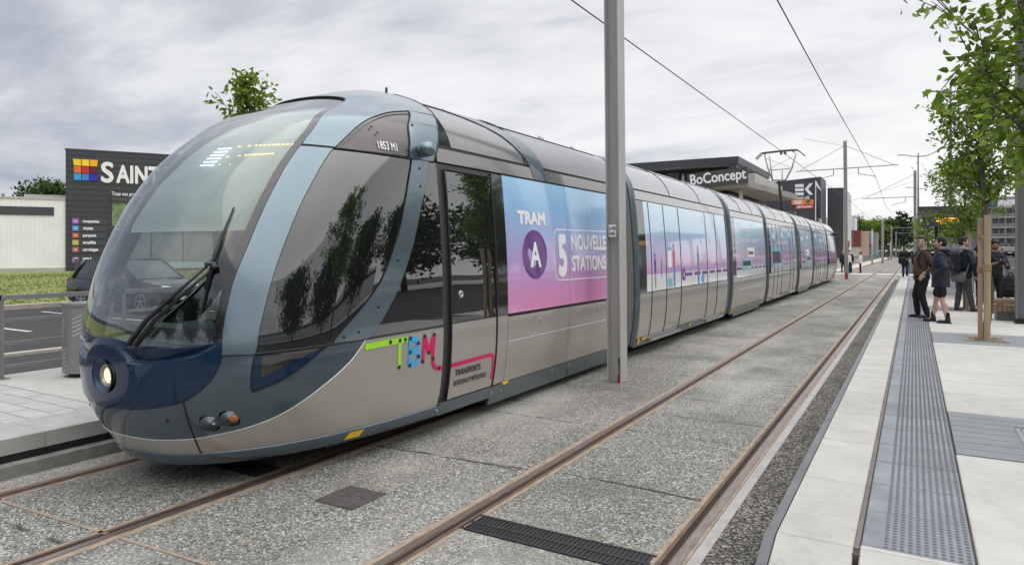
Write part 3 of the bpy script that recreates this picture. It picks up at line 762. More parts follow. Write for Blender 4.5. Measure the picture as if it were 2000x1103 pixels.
for sg in (1, -1):
    tp(MB().tube(seam(silv + silv_c[1:], .004, .002, sg), .0045, 6).build('trim_line', mat('pale_trim', (.62, .64, .64), .3, metal=.5)))
# ---- skirt: a rounded bumper strip round the nose and along the flank
sk = MB()
for sg in (1, -1):
    pts = []
    for z, of in ((.316, -.012), (.312, .008), (.295, .02), (.24, .022), (.205, .012), (.195, -.03)):
        s_ = np.concatenate([np.linspace(0, .99, 40), sideS(np.linspace(5.0, YD, 5), .3)[1:]]) if False else np.linspace(0, float(sideS(YD, .3)), 46)
        q = surf(s_, np.full_like(s_, max(z, .2))); n = snorm(surf, s_, np.full_like(s_, .3)); q = q + n * of; q[:, 2] = z
        if sg < 0: q[:, 0] = 2 * XC - q[:, 0]
        pts.append([tuple(p) for p in q])
    k = len(sk.v); n = len(pts[0])
    for r in pts: sk.v += r
    for i in range(len(pts) - 1):
        for j in range(n - 1): sk.f.append([k + i * n + j, k + i * n + j + 1, k + (i + 1) * n + j + 1, k + (i + 1) * n + j])
tp(sk.build('skirt', P_steel, smooth=True))
for sg in (1, -1):
    Yy = lambda y, z: V((XC + sg * (float(surf(sideS(y, z), z)[0]) - XC + .026), float(surf(sideS(y, z), z)[1]), z))
    m = MB(); m.add([Yy(4.27, .235), Yy(4.42, .235), Yy(4.45, .295), Yy(4.30, .295)], [(0, 1, 2, 3)]); tp(m.build('yellow_marker', P_yellow))
# ---- lower dark triangle, windows, pillars
for o in panel('lower_window_frame', tri_o, P_navy, None, -.004, .02, mirror=True):
    tp(o)
    sgn = 1 if o.data.vertices[0].co.x > XC else -1
for p, o in zip(panel('pane', [(.612, .893), (.626, 1.064), (.852, 1.078)], P_blackg, None, 0, .004, mirror=True), [c for c in tram.children if c.name.startswith('lower_window_frame')]): sub(p, o)
hs_l = [(.477, 1.083), (.596, 1.080)]
ia = [i for i, p in enumerate(wsr) if p[1] < 2.70]
low_pil = [(.478, 1.083), (.477, 1.18)] + [wsr[i] for i in ia[1:]] + [(.4825, 2.700), (.610, 2.700)] + pil_r[:-1][::-1]
def addoff(ring, ds): return [(a + ds, b) for a, b in ring]
for o in panel('windscreen_pillar', low_pil, P_pillar, None, .012, .03, mirror=True): tp(o)
ws_out = wsb + wsr[1:] + wstop[1:] ; ws_full = ws_out + mir(ws_out)[::-1][1:-1]
ws_full = [(a, b - (.0 if b > 1.3 else .008)) for a, b in ws_full]
tp(panel('windscreen', ws_full, G_ws, None, -.004, .004, grid=.045))
frit = wsr + addoff(wsr, -.034)[::-1]
for o in panel('windscreen_border', frit, P_blackg, None, .003, .006, mirror=True): tp(o)
side_win = pil_r + [(.935, 2.70)] + bpl
G_left = glass('clear_side_glass', (.80, .85, .83), .07)
def left_clear(os_):
    os_[1].data.materials.clear(); os_[1].data.materials.append(G_left); return os_
for o in left_clear(panel('cab_side_window', side_win, G_side, None, -.004, .004, mirror=True)): tp(o)
bp = bpl + [(1.013, 1.093)] + bpr[::-1]
for o in panel('cab_rear_pillar', bp, P_pillar, None, .01, .03, mirror=True): tp(o)
zz = np.linspace(1.108, 2.705, 14)
win2 = bpr[::-1] + [(float(sideS(YD, z)), float(z)) for z in zz[::-1]]
for o in left_clear(panel('rear_side_window', win2, G_side, None, -.004, .004, mirror=True)): tp(o)
up_win = arch + [(.80, 3.21), (.835, 3.08), (.88, 2.90), (.922, 2.725)]
G_up = P_up = mat('smoked_panel', (.10, .092, .092), .22, coat=.25)
for o in panel('upper_side_panel', up_win, P_up, None, -.006, .01, mirror=True): tp(o)
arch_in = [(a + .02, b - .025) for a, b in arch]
for o in panel('arch_dark_trim', arch + arch_in[::-1], mat('blue_black_trim', (.012, .025, .04), .2, coat=.8), None, .002, .01, mirror=True): tp(o)  # blue-black band along the inner edge of the arch
YB = lambda z: 5.42 + .32 * np.clip((z - 2.72) / .55, 0, 1)
up_bp = [(.79, 3.225), (.80, 3.21), (.835, 3.08), (.88, 2.90), (.922, 2.725), (.941, 2.704)] + [(float(sideS(YB(z), z)), float(z)) for z in np.linspace(2.716, 3.23, 9)]
for o in panel('upper_rear_pillar', up_bp, P_pillar, None, .008, .02, mirror=True): tp(o)
zt = [3.24, 3.28, 3.33, 3.38, 3.42, 3.46, 3.49, 3.52, 3.545]
up_r = [(.4825, 2.722)] + [p for p in wsr if p[1] > 2.75] + wstop[1:] + [(0, 3.45), (0, 3.545)] + [(float(sideS(YB(z), z)), float(z)) for z in zt[::-1]] + arch[::-1]
up_r = [p for p in up_r]
for o in panel('cab_roof', up_r, P_pillar, None, .010, .03, mirror=True): tp(o)
# dark seams
sm = MB()
for sg in (1, -1):
    for c, r in ((nose_r, .008), (pil_r, .007), (bpl, .006), (bpr, .006), (vseam, .005), ([(.478, 1.082), (.596, 1.078), (.89, 1.09), (1.013, 1.092), (float(sideS(YD, 1.098)), 1.098)], .008),
                 ([(.481, 2.71), (.61, 2.71), (.94, 2.704), (float(sideS(YB(2.712), 2.712)), 2.712)], .008), (arch, .006), (wsr, .006), (wstop, .012), (tri_o + tri_o[:1], .005),
                 ([(float(sideS(YB(z), z)), float(z)) for z in np.linspace(2.71, 3.54, 14)], .012), ([(.79, 3.225), (.835, 3.08), (.88, 2.9), (.922, 2.72)], .006)):
        sm.tube(seam(c, r, .004, sg), r, 6)
tp(sm.build('dark_seams', P_rubber, smooth=True))
for sg in (1, -1):
    for s_, z in ((.985, 2.62), (1.03, 2.45), (1.06, 1.75), (1.045, 1.35), (.985, 1.16), (.93, 1.135), (.86, 3.05), (.90, 2.79), (.69, 2.95), (.73, 2.90), (.71, .98), (.45, 1.02), (.24, .60)):
        M_ = surf_frame(s_, z, .012 if z > 1.1 else .002, sg); tp(MB().lathe([(.012, 0), (.011, .004), (.004, .0055)], 10, M_).build('bolt', P_rubber))
# camera pod instead of a mirror
for sg in (1, -1):
    M_ = surf_frame(.955, 2.80, .03, sg); pod = MB()
    pod.loft([[M_ @ V((rx * math.cos(a) + cx, rz * math.sin(a), d)) for a in np.linspace(0, 2 * PI, 18, endpoint=False)] for rx, rz, d, cx in ((.055, .055, -.05, 0), (.085, .068, .0, 0), (.095, .072, .05, .0), (.085, .066, .09, .0), (.05, .04, .112, 0))])
    tp(pod.build('camera_pod', P_pillar, smooth=True))
# ------------------------------------------------------------------ tram: interior of the cab, wiper, display
M_int = mat('cab_lining', (.10, .115, .12), .7, var=(3, .2)); M_intd = mat('cab_dark', (.02, .022, .024), .7)
M_intl = mat('housing_sky_pale', (.40, .455, .435), .6, var=(2, .12)); M_dash = mat('dashboard_top', (.17, .21, .22), .55, var=(4, .2))
def shrunk(z, s, k=.12):
    p = surf(np.array(s), np.full(len(s), z)); n = snorm(surf, np.array(s), np.full(len(s), z)); return p - n * k
def nose_slab(b, z0, z1, k, yend, smax=.9):
    s = np.linspace(-smax, smax, 41); t = [tuple(p) for p in shrunk(z1, s, k) if p[1] < yend]
    poly = [(p[0], p[1]) for p in t] + [(t[-1][0], yend), (t[0][0], yend)]
    b.prism(poly, 'z', z0, z1)
b = MB(); nose_slab(b, .40, .44, .10, 10.4, 1.3); tp(b.build('cab_floor', M_intd))
b = MB(); nose_slab(b, 1.00, 1.065, .07, 3.85); tp(b.build('dashboard', M_dash, angle=30))
b = MB(); nose_slab(b, .45, .99, .22, 3.65); tp(b.build('console', M_int))
b = MB(); b.box((XC - 1.0, 3.62, 1.06), (XC - .25, 3.9, 1.16)); b.rbox((XC - .15, 3.55, 1.065), (XC + .35, 3.85, 1.24), .04); b.rbox((XC + .55, 3.7, 1.065), (XC + .95, 4.1, 1.19), .03)
b.tube([(XC + .42, 3.7, 1.06), (XC + .42, 3.66, 1.28)], .012); b.ell((XC + .42, 3.65, 1.33), (.07, .03, .07))
tp(b.build('control_panel', M_int))
b = MB(); b.rbox((XC - .28, 4.55, .85), (XC + .28, 5.05, .98), .04); b.rbox((XC - .27, 4.98, .95), (XC + .27, 5.12, 1.68), .05); b.rbox((XC - .15, 5.0, 1.70), (XC + .15, 5.1, 1.93), .04); b.tube([(XC, 4.8, .44), (XC, 4.8, .86)], .09)
tp(b.build('driver_seat', M_intd, angle=30))
b = MB(); b.box((XC - 1.08, 5.36, .44), (XC - .45, 5.42, 2.75)); b.box((XC + .45, 5.36, .44), (XC + 1.08, 5.42, 2.75)); b.box((XC - .45, 5.36, 2.3), (XC + .45, 5.42, 2.75)); b.box((XC - .45, 5.36, .44), (XC + .45, 5.42, 1.1))
tp(b.build('cab_bulkhead', M_intd))
b = MB(); b.box((XC - 1.02, 5.0, 2.70), (XC + 1.02, 10.4, 2.76)); tp(b.build('ceiling', M_intd))
# display housing, pale and drawn up high to stand in for reflected sky
rows = [(2.04, .13, .0), (2.10, .115, .0), (2.45, .115, .0), (2.75, .115, .0), (2.92, .115, .0), (3.08, .11, .0), (3.20, .10, .0), (3.29, .09, .0)]
s = np.linspace(-.34, .455, 31); R = []
for z, k, d in rows: p = shrunk(z, s, k); p[:, 1] += d; R.append([tuple(q) for q in p])
b = MB(); n = len(s)
for r in R: b.v += r
for i in range(len(R) - 1):
    for j in range(n - 1): b.f.append([i * n + j, i * n + j + 1, (i + 1) * n + j + 1, (i + 1) * n + j])
k = len(b.v); low = [(p[0], p[1] + .35, p[2] + .05) for p in R[0]]; b.v += low
for j in range(n - 1): b.f.append([j, j + 1, k + j + 1, k + j])
hous = tp(b.build('display_housing', M_intl, smooth=True, fix=False))
M_amber = mat('amber_led', (.9, .55, .1), .5, emit=((1.0, .60, .13), 1.9)); M_wled = mat('white_led', (.8, .8, .95), .5, emit=((.80, .84, 1.0), 1.7))
def led(b, s0, z0, s1, z1, h=.016, k=.095):
    q = np.array([[s0, z0], [s1, z1], [s1, z1 + h], [s0, z0 + h]]); p = surf(q[:, 0], q[:, 1]); nn = snorm(surf, q[:, 0], q[:, 1]); p = p - nn * k; p[:, 1] += 0
    b.add([tuple(a) for a in p], [(0, 1, 2, 3)])
b = MB()
for i in range(6): led(b, .040, 2.60 + i * .033, .122, 2.595 + i * .033, .015)
led_w = b.build('line_number', M_wled, fix=False)
b = MB()
spans = [(.145, .165), (.20, .215)] + [(.235 + i * .021, .248 + i * .021) for i in range(9)]
for a, c in spans: led(b, a, 2.765 + .07 * a, c, 2.765 + .07 * c, .013)
for a, c in [(.145, .160), (.205, .218)] + [(.235 + i * .020, .250 + i * .020) for i in range(7)]: led(b, a, 2.66 + .10 * a, c, 2.66 + .10 * c, .013)
for a, c in [(.145, .158), (.20, .21)]: led(b, a, 2.60, c, 2.60, .008)
led_a = b.build('destination_text', M_amber, fix=False)
led_w.parent = hous; led_a.parent = hous
# wiper
def WP(s_, z, off): 
    p = surf(s_, z) + snorm(surf, s_, z) * off; return tuple(float(v) for v in p)
b = MB(); b.tube([WP(.125, 1.165, .05), WP(.20, 1.33, .075), WP(.30, 1.53, .075), WP(.375, 1.715, .06)], [.021, .018, .013, .009], 8)
b.tube([WP(.155, 1.155, .05), WP(.23, 1.33, .07), WP(.33, 1.54, .07), WP(.398, 1.70, .06)], [.021, .017, .012, .008], 8)
wip = tp(b.build('wiper', mat('wiper_black', (.01, .01, .011), .45), smooth=True))
b = MB(); b.tube([WP(.388, 1.385, .018), WP(.386, 1.7, .03), WP(.384, 1.9, .03), WP(.383, 2.16, .016)], [.008, .012, .012, .007], 6); b.tube([WP(.386, 1.55, .045), WP(.3855, 1.75, .055), WP(.3845, 1.95, .045)], .011, 6)
b.build('blade', MATS['wiper_black'], smooth=True).parent = wip
b = MB(); b.tube([WP(.365, 1.725, .065), WP(.402, 1.725, .065)], .014, 8); b.ell(WP(.372, 1.722, .07), (.02, .02, .02)); b.ell(WP(.398, 1.705, .07), (.02, .02, .02)); b.build('pivot', mat('pivot_dark', (.06, .06, .06), .4, metal=.5), smooth=True).parent = wip
b = MB(); b.lathe([(.045, 0), (.045, .03), (.03, .05), (.02, .052)], 14, Matrix.Translation((XC, 6.0, 3.56))); b.tube([(XC, 6.0, 3.6), (XC, 6.0, 3.70)], .014); tp(b.build('beacon', P_rubber, smooth=True))

# ------------------------------------------------------------------ tram: straight sides
def sidep(name, ya, yb, za, zb, m, parent=None, off=0.0, sg=1, thick=.03, nz=None, world=True):
    nz = nz or max(1, int(math.ceil((zb - za) / .12))); zs = np.linspace(za, zb, nz + 1); b = MB()
    X = lambda z, o: XC + sg * (float(Wf(z)) + o)
    fr = [[(X(z, off), y, z) for z in zs] for y in (ya, yb)]; bk = [[(X(z, off - thick), y, z) for z in zs] for y in (ya, yb)]
    b.v = fr[0] + fr[1] + bk[0] + bk[1]; n = nz + 1
    for i in range(nz): b.f += [[i, n + i, n + i + 1, i + 1], [i, i + 1, 2 * n + i + 1, 2 * n + i], [n + i, 3 * n + i, 3 * n + i + 1, n + i + 1]]
    b.f += [[0, 2 * n, 3 * n, n], [nz, n + nz, 3 * n + nz, 2 * n + nz]]
    if sg < 0: b.f = [f[::-1] for f in b.f]
    o = b.build(name, m, None, fix=False, angle=30)
    if parent is None: tp(o)
    else: o.parent = parent
    return o
def SP(y, z, off=.005, sg=1):
    s_ = sideS(y, z); p = surf(s_, z) + snorm(surf, s_, z) * off; return (float(p[0]) if sg > 0 else float(2 * XC - p[0]), float(p[1]), float(p[2]))
def roof_ring(y, off=0.0, zlist=(2.90, 3.0, 3.1, 3.2, 3.28, 3.35, 3.41, 3.46, 3.50)):
    r = [(XC + float(Wf(z)) + off, y, z + off * .6) for z in zlist]; return r + [(2 * XC - p[0], p[1], p[2]) for p in r[::-1]]
def roof_skin(name, ya, yb, m, parent=None, off=0.0, zl=None, closed_ends=True, n=1):
    kw = {} if zl is None else {'zlist': zl}
    R = [roof_ring(y, off, **kw) for y in np.linspace(ya, yb, n + 1)]; b = MB(); k = len(R[0])
    for r in R: b.v += r
    for i in range(n):
        for j in range(k - 1): b.f.append([i * k + j, (i + 1) * k + j, (i + 1) * k + j + 1, i * k + j + 1])
    if closed_ends: b.f.append(list(range(k))[::-1]); b.f.append([n * k + j for j in range(k)])
    o = b.build(name, m, None, fix=True, angle=40)
    if parent is None: tp(o)
    else: o.parent = parent
    return o
def decal(name, m, parent, polys, off=.005, sg=1):
    """flat print: polygons in (Y, z) laid on the flank"""
    b = MB()
    for poly in polys:
        k = len(b.v); b.v += [SP(y, z, off, sg) for y, z in poly]; b.f.append([k + i for i in range(len(poly))])
    o = b.build(name, m, parent, fix=False); return o
def dtext(name, body, size, y, z, m, parent, off=.006, rot=0.0, **kw):
    ca, sa = math.cos(rot), math.sin(rot)
    return text(name, body, size, m, lambda a, c, d: V(SP(y + a * ca - c * sa, z + a * sa + c * ca, off + d)), parent, **kw)
def stroke(pts, w):
    """ribbon of constant width through (Y, z) points as quads"""
    P = [np.array(p, float) for p in pts]; L, R = [], []
    for i, p in enumerate(P):
        d = P[min(i + 1, len(P) - 1)] - P[max(i - 1, 0)]; d /= np.linalg.norm(d); n = np.array([-d[1], d[0]])
        k = 1.0
        L.append(tuple(p + n * w / 2)); R.append(tuple(p - n * w / 2))
    return [[L[i], R[i], R[i + 1], L[i + 1]] for i in range(len(P) - 1)]
def disc(y, z, r, ry=None, n=20): return [(y + (ry or r) * math.cos(2 * PI * i / n), z + r * math.sin(2 * PI * i / n)) for i in range(n)]
def rect(y0, z0, y1, z1): return [(y0, z0), (y1, z0), (y1, z1), (y0, z1)]

D_white = mat('print_white', (.86, .86, .88), .4, coat=.3); D_purple = mat('print_purple', (.135, .035, .235), .35, coat=.5)
D_lime = mat('print_lime', (.36, .72, .03), .4); D_blue = mat('print_blue', (.05, .40, .80), .4); D_pink = mat('print_pink', (.66, .01, .12), .4); D_black = mat('print_black', (.012, .012, .013), .4)
AD_front = gradient_z('advert_film_front', 1.1, 2.7, [(0, (.72, .27, .51)), (.10, (.70, .29, .55)), (.38, (.47, .35, .66)), (.60, (.36, .46, .76)), (.80, (.28, .52, .81)), (1, (.34, .62, .86))], .16, .7)
AD_side = gradient_z('advert_film_side', 1.1, 2.7, [(0, (.84, .85, .90)), (.195, (.82, .81, .89)), (.20, (.66, .41, .67)), (.34, (.62, .45, .70)), (.52, (.50, .54, .79)), (.70, (.44, .65, .86)), (1, (.58, .78, .92))], .16, .7)
AD_end = gradient_z('advert_film_end', 1.1, 2.7, [(0, (.66, .25, .50)), (.4, (.52, .38, .62)), (.7, (.34, .48, .74)), (1, (.40, .62, .80))], .16, .7)

# front section: door, dark posts, advert windows, silver boxes
for sg in (1, -1):
    fr = sidep('door_frame', YD + .004, 6.66, .30, 2.715, mat('door_frame_grey', (.075, .077, .08), .35, metal=.4), off=-.022, sg=sg)
    dr = sidep('cab_door', 5.60, 6.44, .335, 1.105, P_silver, off=.004, sg=sg)
    sidep('door_glass', 5.60, 6.44, 1.115, 2.64, G_side, dr, off=.0, sg=sg, thick=.004)
    f = MB()
    for q in (5.585, 6.455): f.tube([SP(q, z, .004, sg) for z in np.linspace(.32, 2.66, 14)], .012, 6)
    f.tube([SP(q, 2.655, .004, sg) for q in (5.585, 6.0, 6.455)], .012, 6); f.tube([SP(q, 1.11, .004, sg) for q in (5.59, 6.0, 6.45)], .006, 6)
    f.build('door_seal', P_rubber, dr, smooth=True)
    M_ = Matrix.Translation(SP(5.76, 1.39, .002, sg)) @ Matrix.Rotation(sg * PI / 2, 4, 'Y')
    b = MB(); b.lathe([(.040, 0), (.040, .008), (.034, .012), (.016, .012), (.014, .006), (.003, .006)], 20, M_); b.build('door_button', M_chrome, dr, smooth=True)
    sidep('dark_post', 6.47, 6.695, 1.11, 2.70, P_blackg, off=.003, sg=sg); sidep('silver_post', 6.47, 6.69, .335, 1.105, P_silver, off=.003, sg=sg)
    sidep('upper_band', YD + .02, 10.48, 2.725, 2.865, mat('smoked_band', (.26, .26, .255), .15, metal=.5, coat=.5), off=.004, sg=sg)
    sidep('gutter', YD + .02, 10.48, 2.868, 2.905, P_rubber, off=-.006, sg=sg)
    ad = sidep('advert_panel', 6.70, 8.315, 1.118, 2.702, AD_front, off=.004, sg=sg)
    sidep('advert_panel', 8.325, 10.45, 1.118, 2.702, AD_front, off=.004, sg=sg)
    sidep('window_gasket', 6.69, 10.47, 1.085, 2.72, P_rubber, off=-.006, sg=sg)
    for a, c in ((6.70, 8.30), (8.31, 10.45)):
        sidep('flank_box', a, c, .80, 1.082, P_silver, off=.002, sg=sg); sidep('flank_box', a, c, .335, .792, P_silver, off=.002, sg=sg)
    tp(MB().tube([SP(q, .796, .0, sg) for q in np.linspace(6.7, 10.45, 6)], .006, 6).build('trim_line', MATS['pale_trim']))
    for q in (7.44, 9.32):
        h = sidep('hatch', q - .10, q + .10, .93, 1.05, P_silver, off=.006, sg=sg)
        b = MB(); b.lathe([(.022, 0), (.022, .008), (.006, .012)], 12, Matrix.Translation(SP(q + .04, .985, .006, sg)) @ Matrix.Rotation(sg * PI / 2, 4, 'Y')); b.build('latch', M_chrome, h)
    sidep('skirt', YD, 6.68, .20, .325, P_skirt, off=.015, sg=sg); sidep('skirt', 6.68, 10.45, .215, .33, P_skirt, off=.004, sg=sg)
    sidep('bogie_cover', 6.45, 8.45, .11, .222, P_skirt, off=.0, sg=sg); sidep('bogie_cover', 8.47, 10.4, .11, .222, P_skirt, off=.0, sg=sg)
    decal('yellow_marker', P_yellow, None, [rect(6.66, .305, 6.80, .345)], .012, sg); tp(bpy.data.objects[[o.name for o in COL.objects if o.name.startswith('yellow_marker')][-1]])
    for (q, z) in ((5.42, .27), (6.42, .27), (6.62, .26), (7.9, .28), (8.4, .28)): tp(MB().lathe([(.016, 0), (.016, .012), (.004, .014)], 10, Matrix.Translation(SP(q, z, .022, sg)) @ Matrix.Rotation(sg * PI / 2, 4, 'Y')).build('bolt', M_chrome))
P_smoke = mat('smoked_roof_gloss', (.27, .275, .28), .15, metal=.6, coat=.4, var=(1.2, .08))
roof_skin('front_roof', 5.76, 7.30, P_smoke); roof_skin('front_roof', 7.315, 10.48, P_smoke)
# steel blue sweep over the roof edge
st = cr([(5.9, 3.43), (6.6, 3.405), (7.10, 3.36), (7.46, 3.25), (7.68, 3.05), (7.84, 2.73)], 6); sb = cr([(5.9, 3.42), (6.5, 3.36), (6.95, 3.25), (7.22, 3.08), (7.38, 2.92), (7.48, 2.73)], 6)
for sg in (1, -1):
    b = MB(); n = len(st); b.v = [(XC + sg * (float(Wf(z)) + .007), y, z + .004) for y, z in st] + [(XC + sg * (float(Wf(z)) + .007), y, z + .004) for y, z in sb]
    # fine rows between the two edges so the sweep follows the roof
    k = 6; b.v = []; 
    for i in range(n):
        for j in range(k + 1):
            t = j / k; y = st[i][0] * (1 - t) + sb[i][0] * t; z = st[i][1] * (1 - t) + sb[i][1] * t; b.v.append((XC + sg * (float(Wf(z)) + .008), y, z + .005))
    for i in range(n - 1):
        for j in range(k): b.f.append([i * (k + 1) + j, i * (k + 1) + j + 1, (i + 1) * (k + 1) + j + 1, (i + 1) * (k + 1) + j])
    tp(b.build('roof_sweep', P_steel, smooth=True))
b = MB(); b.tube([(p[0], p[1], p[2]) for p in roof_ring(7.307, .004)], .007, 6)
for sg in (1, -1): b.tube([(XC + sg * (float(Wf(3.40)) + .002), y, 3.402) for y in np.linspace(5.8, 10.4, 8)], .006, 6)
tp(b.build('roof_seams', P_rubber))
b = MB()
for y, x, h in ((6.7, .2, .06), (7.0, .25, .03), (8.6, .1, .09), (9.0, .3, .05), (9.6, -.1, .05), (10.2, .25, .06)): b.rbox((XC + x - .08, y, 3.44), (XC + x + .08, y + .16, 3.50 + h), .02)
tp(b.build('roof_gear', M_chrome))
fa = [o for o in tram.children if o.name.startswith('advert_panel') and o.data.vertices[0].co.x > XC]
a0, a1 = fa[0], fa[1]
dtext('tram_lettering', 'TRAM', .205, 6.995, 2.165, D_white, a0, bold=.012, xs=1.28)
decal('line_badge', D_purple, a0, [disc(7.37, 1.79, .30, .315, 40)], .006)
dtext('line_letter', 'A', .42, 7.375, 1.645, D_white, a0, off=.009, bold=.013, xs=.92, align='CENTER')
rb = [(y, z) for y, z in [(8.30, 2.115), (8.02, 2.115)] + [(8.02 + .12 * math.cos(a), 1.995 + .12 * math.sin(a)) for a in np.linspace(PI / 2, PI, 8)] + [(7.90, 1.59)] + [(8.02 + .12 * math.cos(a), 1.57 + .12 * math.sin(a)) for a in np.linspace(PI, 1.5 * PI, 8)] + [(8.30, 1.45)]]
decal('advert_frame', D_white, a0, stroke(rb, .016), .006)
decal('advert_frame', D_white, a1, stroke([(8.33, 2.115), (10.40, 2.13)], .016) + stroke([(8.33, 1.45), (10.40, 1.44)], .016), .006)
dtext('five_lettering', '5', .72, 8.00, 1.53, D_white, a0, bold=.036, xs=.74)
dtext('stations_lettering', 'NOUVELLES', .285, 8.40, 1.855, D_white, a1, bold=.011, xs=.88)
dtext('stations_lettering', 'STATIONS', .285, 8.40, 1.565, D_white, a1, bold=.011, xs=.90)
for y, z in ((7.55, 2.55), (8.9, 2.42), (9.05, 2.36)): decal('gull_print', D_white, a0 if y < 8 else a1, stroke([(y - .07, z + .05), (y, z - .03), (y + .06, z + .06)], .012), .006)

# operator lettering across flank and door
flank_r = [o for o in tram.children if o.name.startswith('flank_panel')][0]
door_r = [o for o in tram.children if o.name.startswith('cab_door')][0]
W_ = .048
decal('logo_lime', D_lime, flank_r, stroke([(4.34, 1.025), (4.5, 1.028), (4.66, 1.03), (4.8, 1.03), (4.90, 1.03)], .052) + stroke([(4.79, 1.02), (4.79, .79)], W_), .005)
Bp = cr([(4.945, 1.025), (5.00, 1.022), (5.055, .985), (5.04, .93), (4.985, .905)], 5); Bq = cr([(4.985, .905), (5.05, .89), (5.075, .84), (5.03, .795), (4.945, .785)], 5)
decal('logo_blue', D_blue, flank_r, stroke([(4.94, 1.03), (4.94, .78)], W_) + stroke(Bp, W_) + stroke(Bq, W_) + stroke([(4.94, .905), (4.99, .905)], W_), .0055)
decal('logo_pink', D_pink, flank_r, stroke([(5.135, .79), (5.155, 1.03)], W_) + stroke([(5.155, 1.025), (5.225, .86)], W_) + stroke([(5.225, .86), (5.305, 1.03)], W_) + stroke([(5.305, 1.03), (5.29, .82)], W_) + stroke(cr([(5.29, .82), (5.305, .745), (5.35, .70), (5.42, .685), (5.455, .685)], 5), .042), .0055)
dots = [disc(y, z, .019) for y, z in [(4.66, 1.03), (4.79, 1.03), (4.865, 1.03), (4.94, 1.03), (4.79, .79), (4.94, .905), (4.94, .785), (5.055, .975), (5.065, .85), (5.135, .79), (5.155, 1.03), (5.225, .865), (5.305, 1.03), (5.292, .80), (5.40, .69)]]
decal('logo_dots', D_black, flank_r, dots, .008)
decal('logo_pink', D_pink, door_r, stroke([(5.605, .683), (6.0, .69), (6.28, .695)] + cr([(6.28, .695), (6.37, .69), (6.405, .65), (6.41, .58)], 5)[1:] + [(6.41, .42)], .042), .008)
dtext('operator_lettering', 'TRANSPORTS', .092, 5.68, .565, D_black, door_r, off=.009, bold=.0014, xs=.84)
dtext('operator_lettering', 'BORDEAUX MÉTROPOLE', .075, 5.68, .465, D_black, door_r, off=.009, bold=.0004, xs=.72)
ups = [o for o in tram.children if o.name.startswith('upper_side_panel')][0]
dtext('fleet_number', '1853 M1', .105, 4.67, 2.755, D_white, ups, off=.004, bold=.0018, xs=.66)

# bellows and following sections
def bellows(ya, yb):
    b = MB(); n = 10; R = []
    for i in range(2 * n + 1):
        y = ya + (yb - ya) * i / (2 * n); o = -.05 if i % 2 else -.105
        r = [(XC + float(Wf(z)) + o, y, z) for z in (.25, .5, .9, 1.3, 1.8, 2.3, 2.7, 2.9, 3.1, 3.25, 3.35)]; R.append(r + [(2 * XC - p[0], p[1], p[2]) for p in r[::-1]])
    b.loft(R, True); return tp(b.build('bellows', mat('bellows_rubber', (.24, .24, .245), .55, var=(6, .2))))
def end_ring(ya, yb, m, off, parent):
    b = MB(); zl = (.22, .35, .5, .9, 1.3, 1.8, 2.3, 2.7, 2.88, 3.0, 3.15, 3.28, 3.38, 3.45)
    R = []
    for y, o in ((ya, off - .04), (ya + .05, off), (yb - .03, off), (yb, off - .03)):
        r = [(XC + float(Wf(z)) + o, y, z + (o * .6 if z > 3.2 else 0)) for z in zl]; R.append(r + [(2 * XC - p[0], p[1], p[2]) for p in r[::-1]])
    b.loft(R, True); o_ = b.build('end_ring', m, parent, angle=40); return o_
def figure(parent, y, z0, h, shirt, legs, skin=(.45, .26, .18), hat=None, seated=False):
    k = h / 1.0; ms = mat('print_' + '_'.join('%d' % (c * 99) for c in shirt), shirt, .4, coat=.3); ml = mat('print_' + '_'.join('%d' % (c * 99) for c in legs), legs, .4, coat=.3); mk = mat('print_skin', skin, .4, coat=.3)
    w = .11 * k
    decal('figure_legs', ml, parent, [[(y - w * .55, z0), (y - w * .1, z0), (y + w * .05, z0 + .46 * k), (y - w * .5, z0 + .46 * k)], [(y + w * .1, z0), (y + w * .6, z0), (y + w * .6, z0 + .46 * k), (y, z0 + .46 * k)]], .007)
    decal('figure_top', ms, parent, [[(y - w * .6, z0 + .44 * k), (y + w * .7, z0 + .44 * k), (y + w * .75, z0 + .78 * k), (y + w * .3, z0 + .86 * k), (y - w * .3, z0 + .86 * k), (y - w * .8, z0 + .76 * k)]], .008)
    decal('figure_head', mk, parent, [disc(y, z0 + .93 * k, .07 * k, .05 * k, 14)], .008)
    if hat: decal('figure_hat', mat('print_hat', hat, .4), parent, [[(y - .06 * k, z0 + .96 * k), (y + .08 * k, z0 + .96 * k), (y + .04 * k, z0 + 1.02 * k), (y - .05 * k, z0 + 1.02 * k)]], .009)
SECT = [(10.90, 17.50, 'door'), (17.85, 22.62, 'short'), (22.90, 29.1, 'door2'), (29.7, 34.0, 'short2'), (34.4, 40.2, 'door3')]
ends = [10.48] + [v for a, b_, k in SECT for v in (a, b_)] + [40.65]
for i in range(0, len(ends), 2): bellows(ends[i] - .02, ends[i + 1] + .02)
door_joints = {'door': [11.67, 12.50, 13.44, 15.45, 16.32], 'door2': [23.9, 24.7, 25.5, 27.4, 28.2], 'door3': [35.4, 36.2, 37, 38.6, 39.4]}
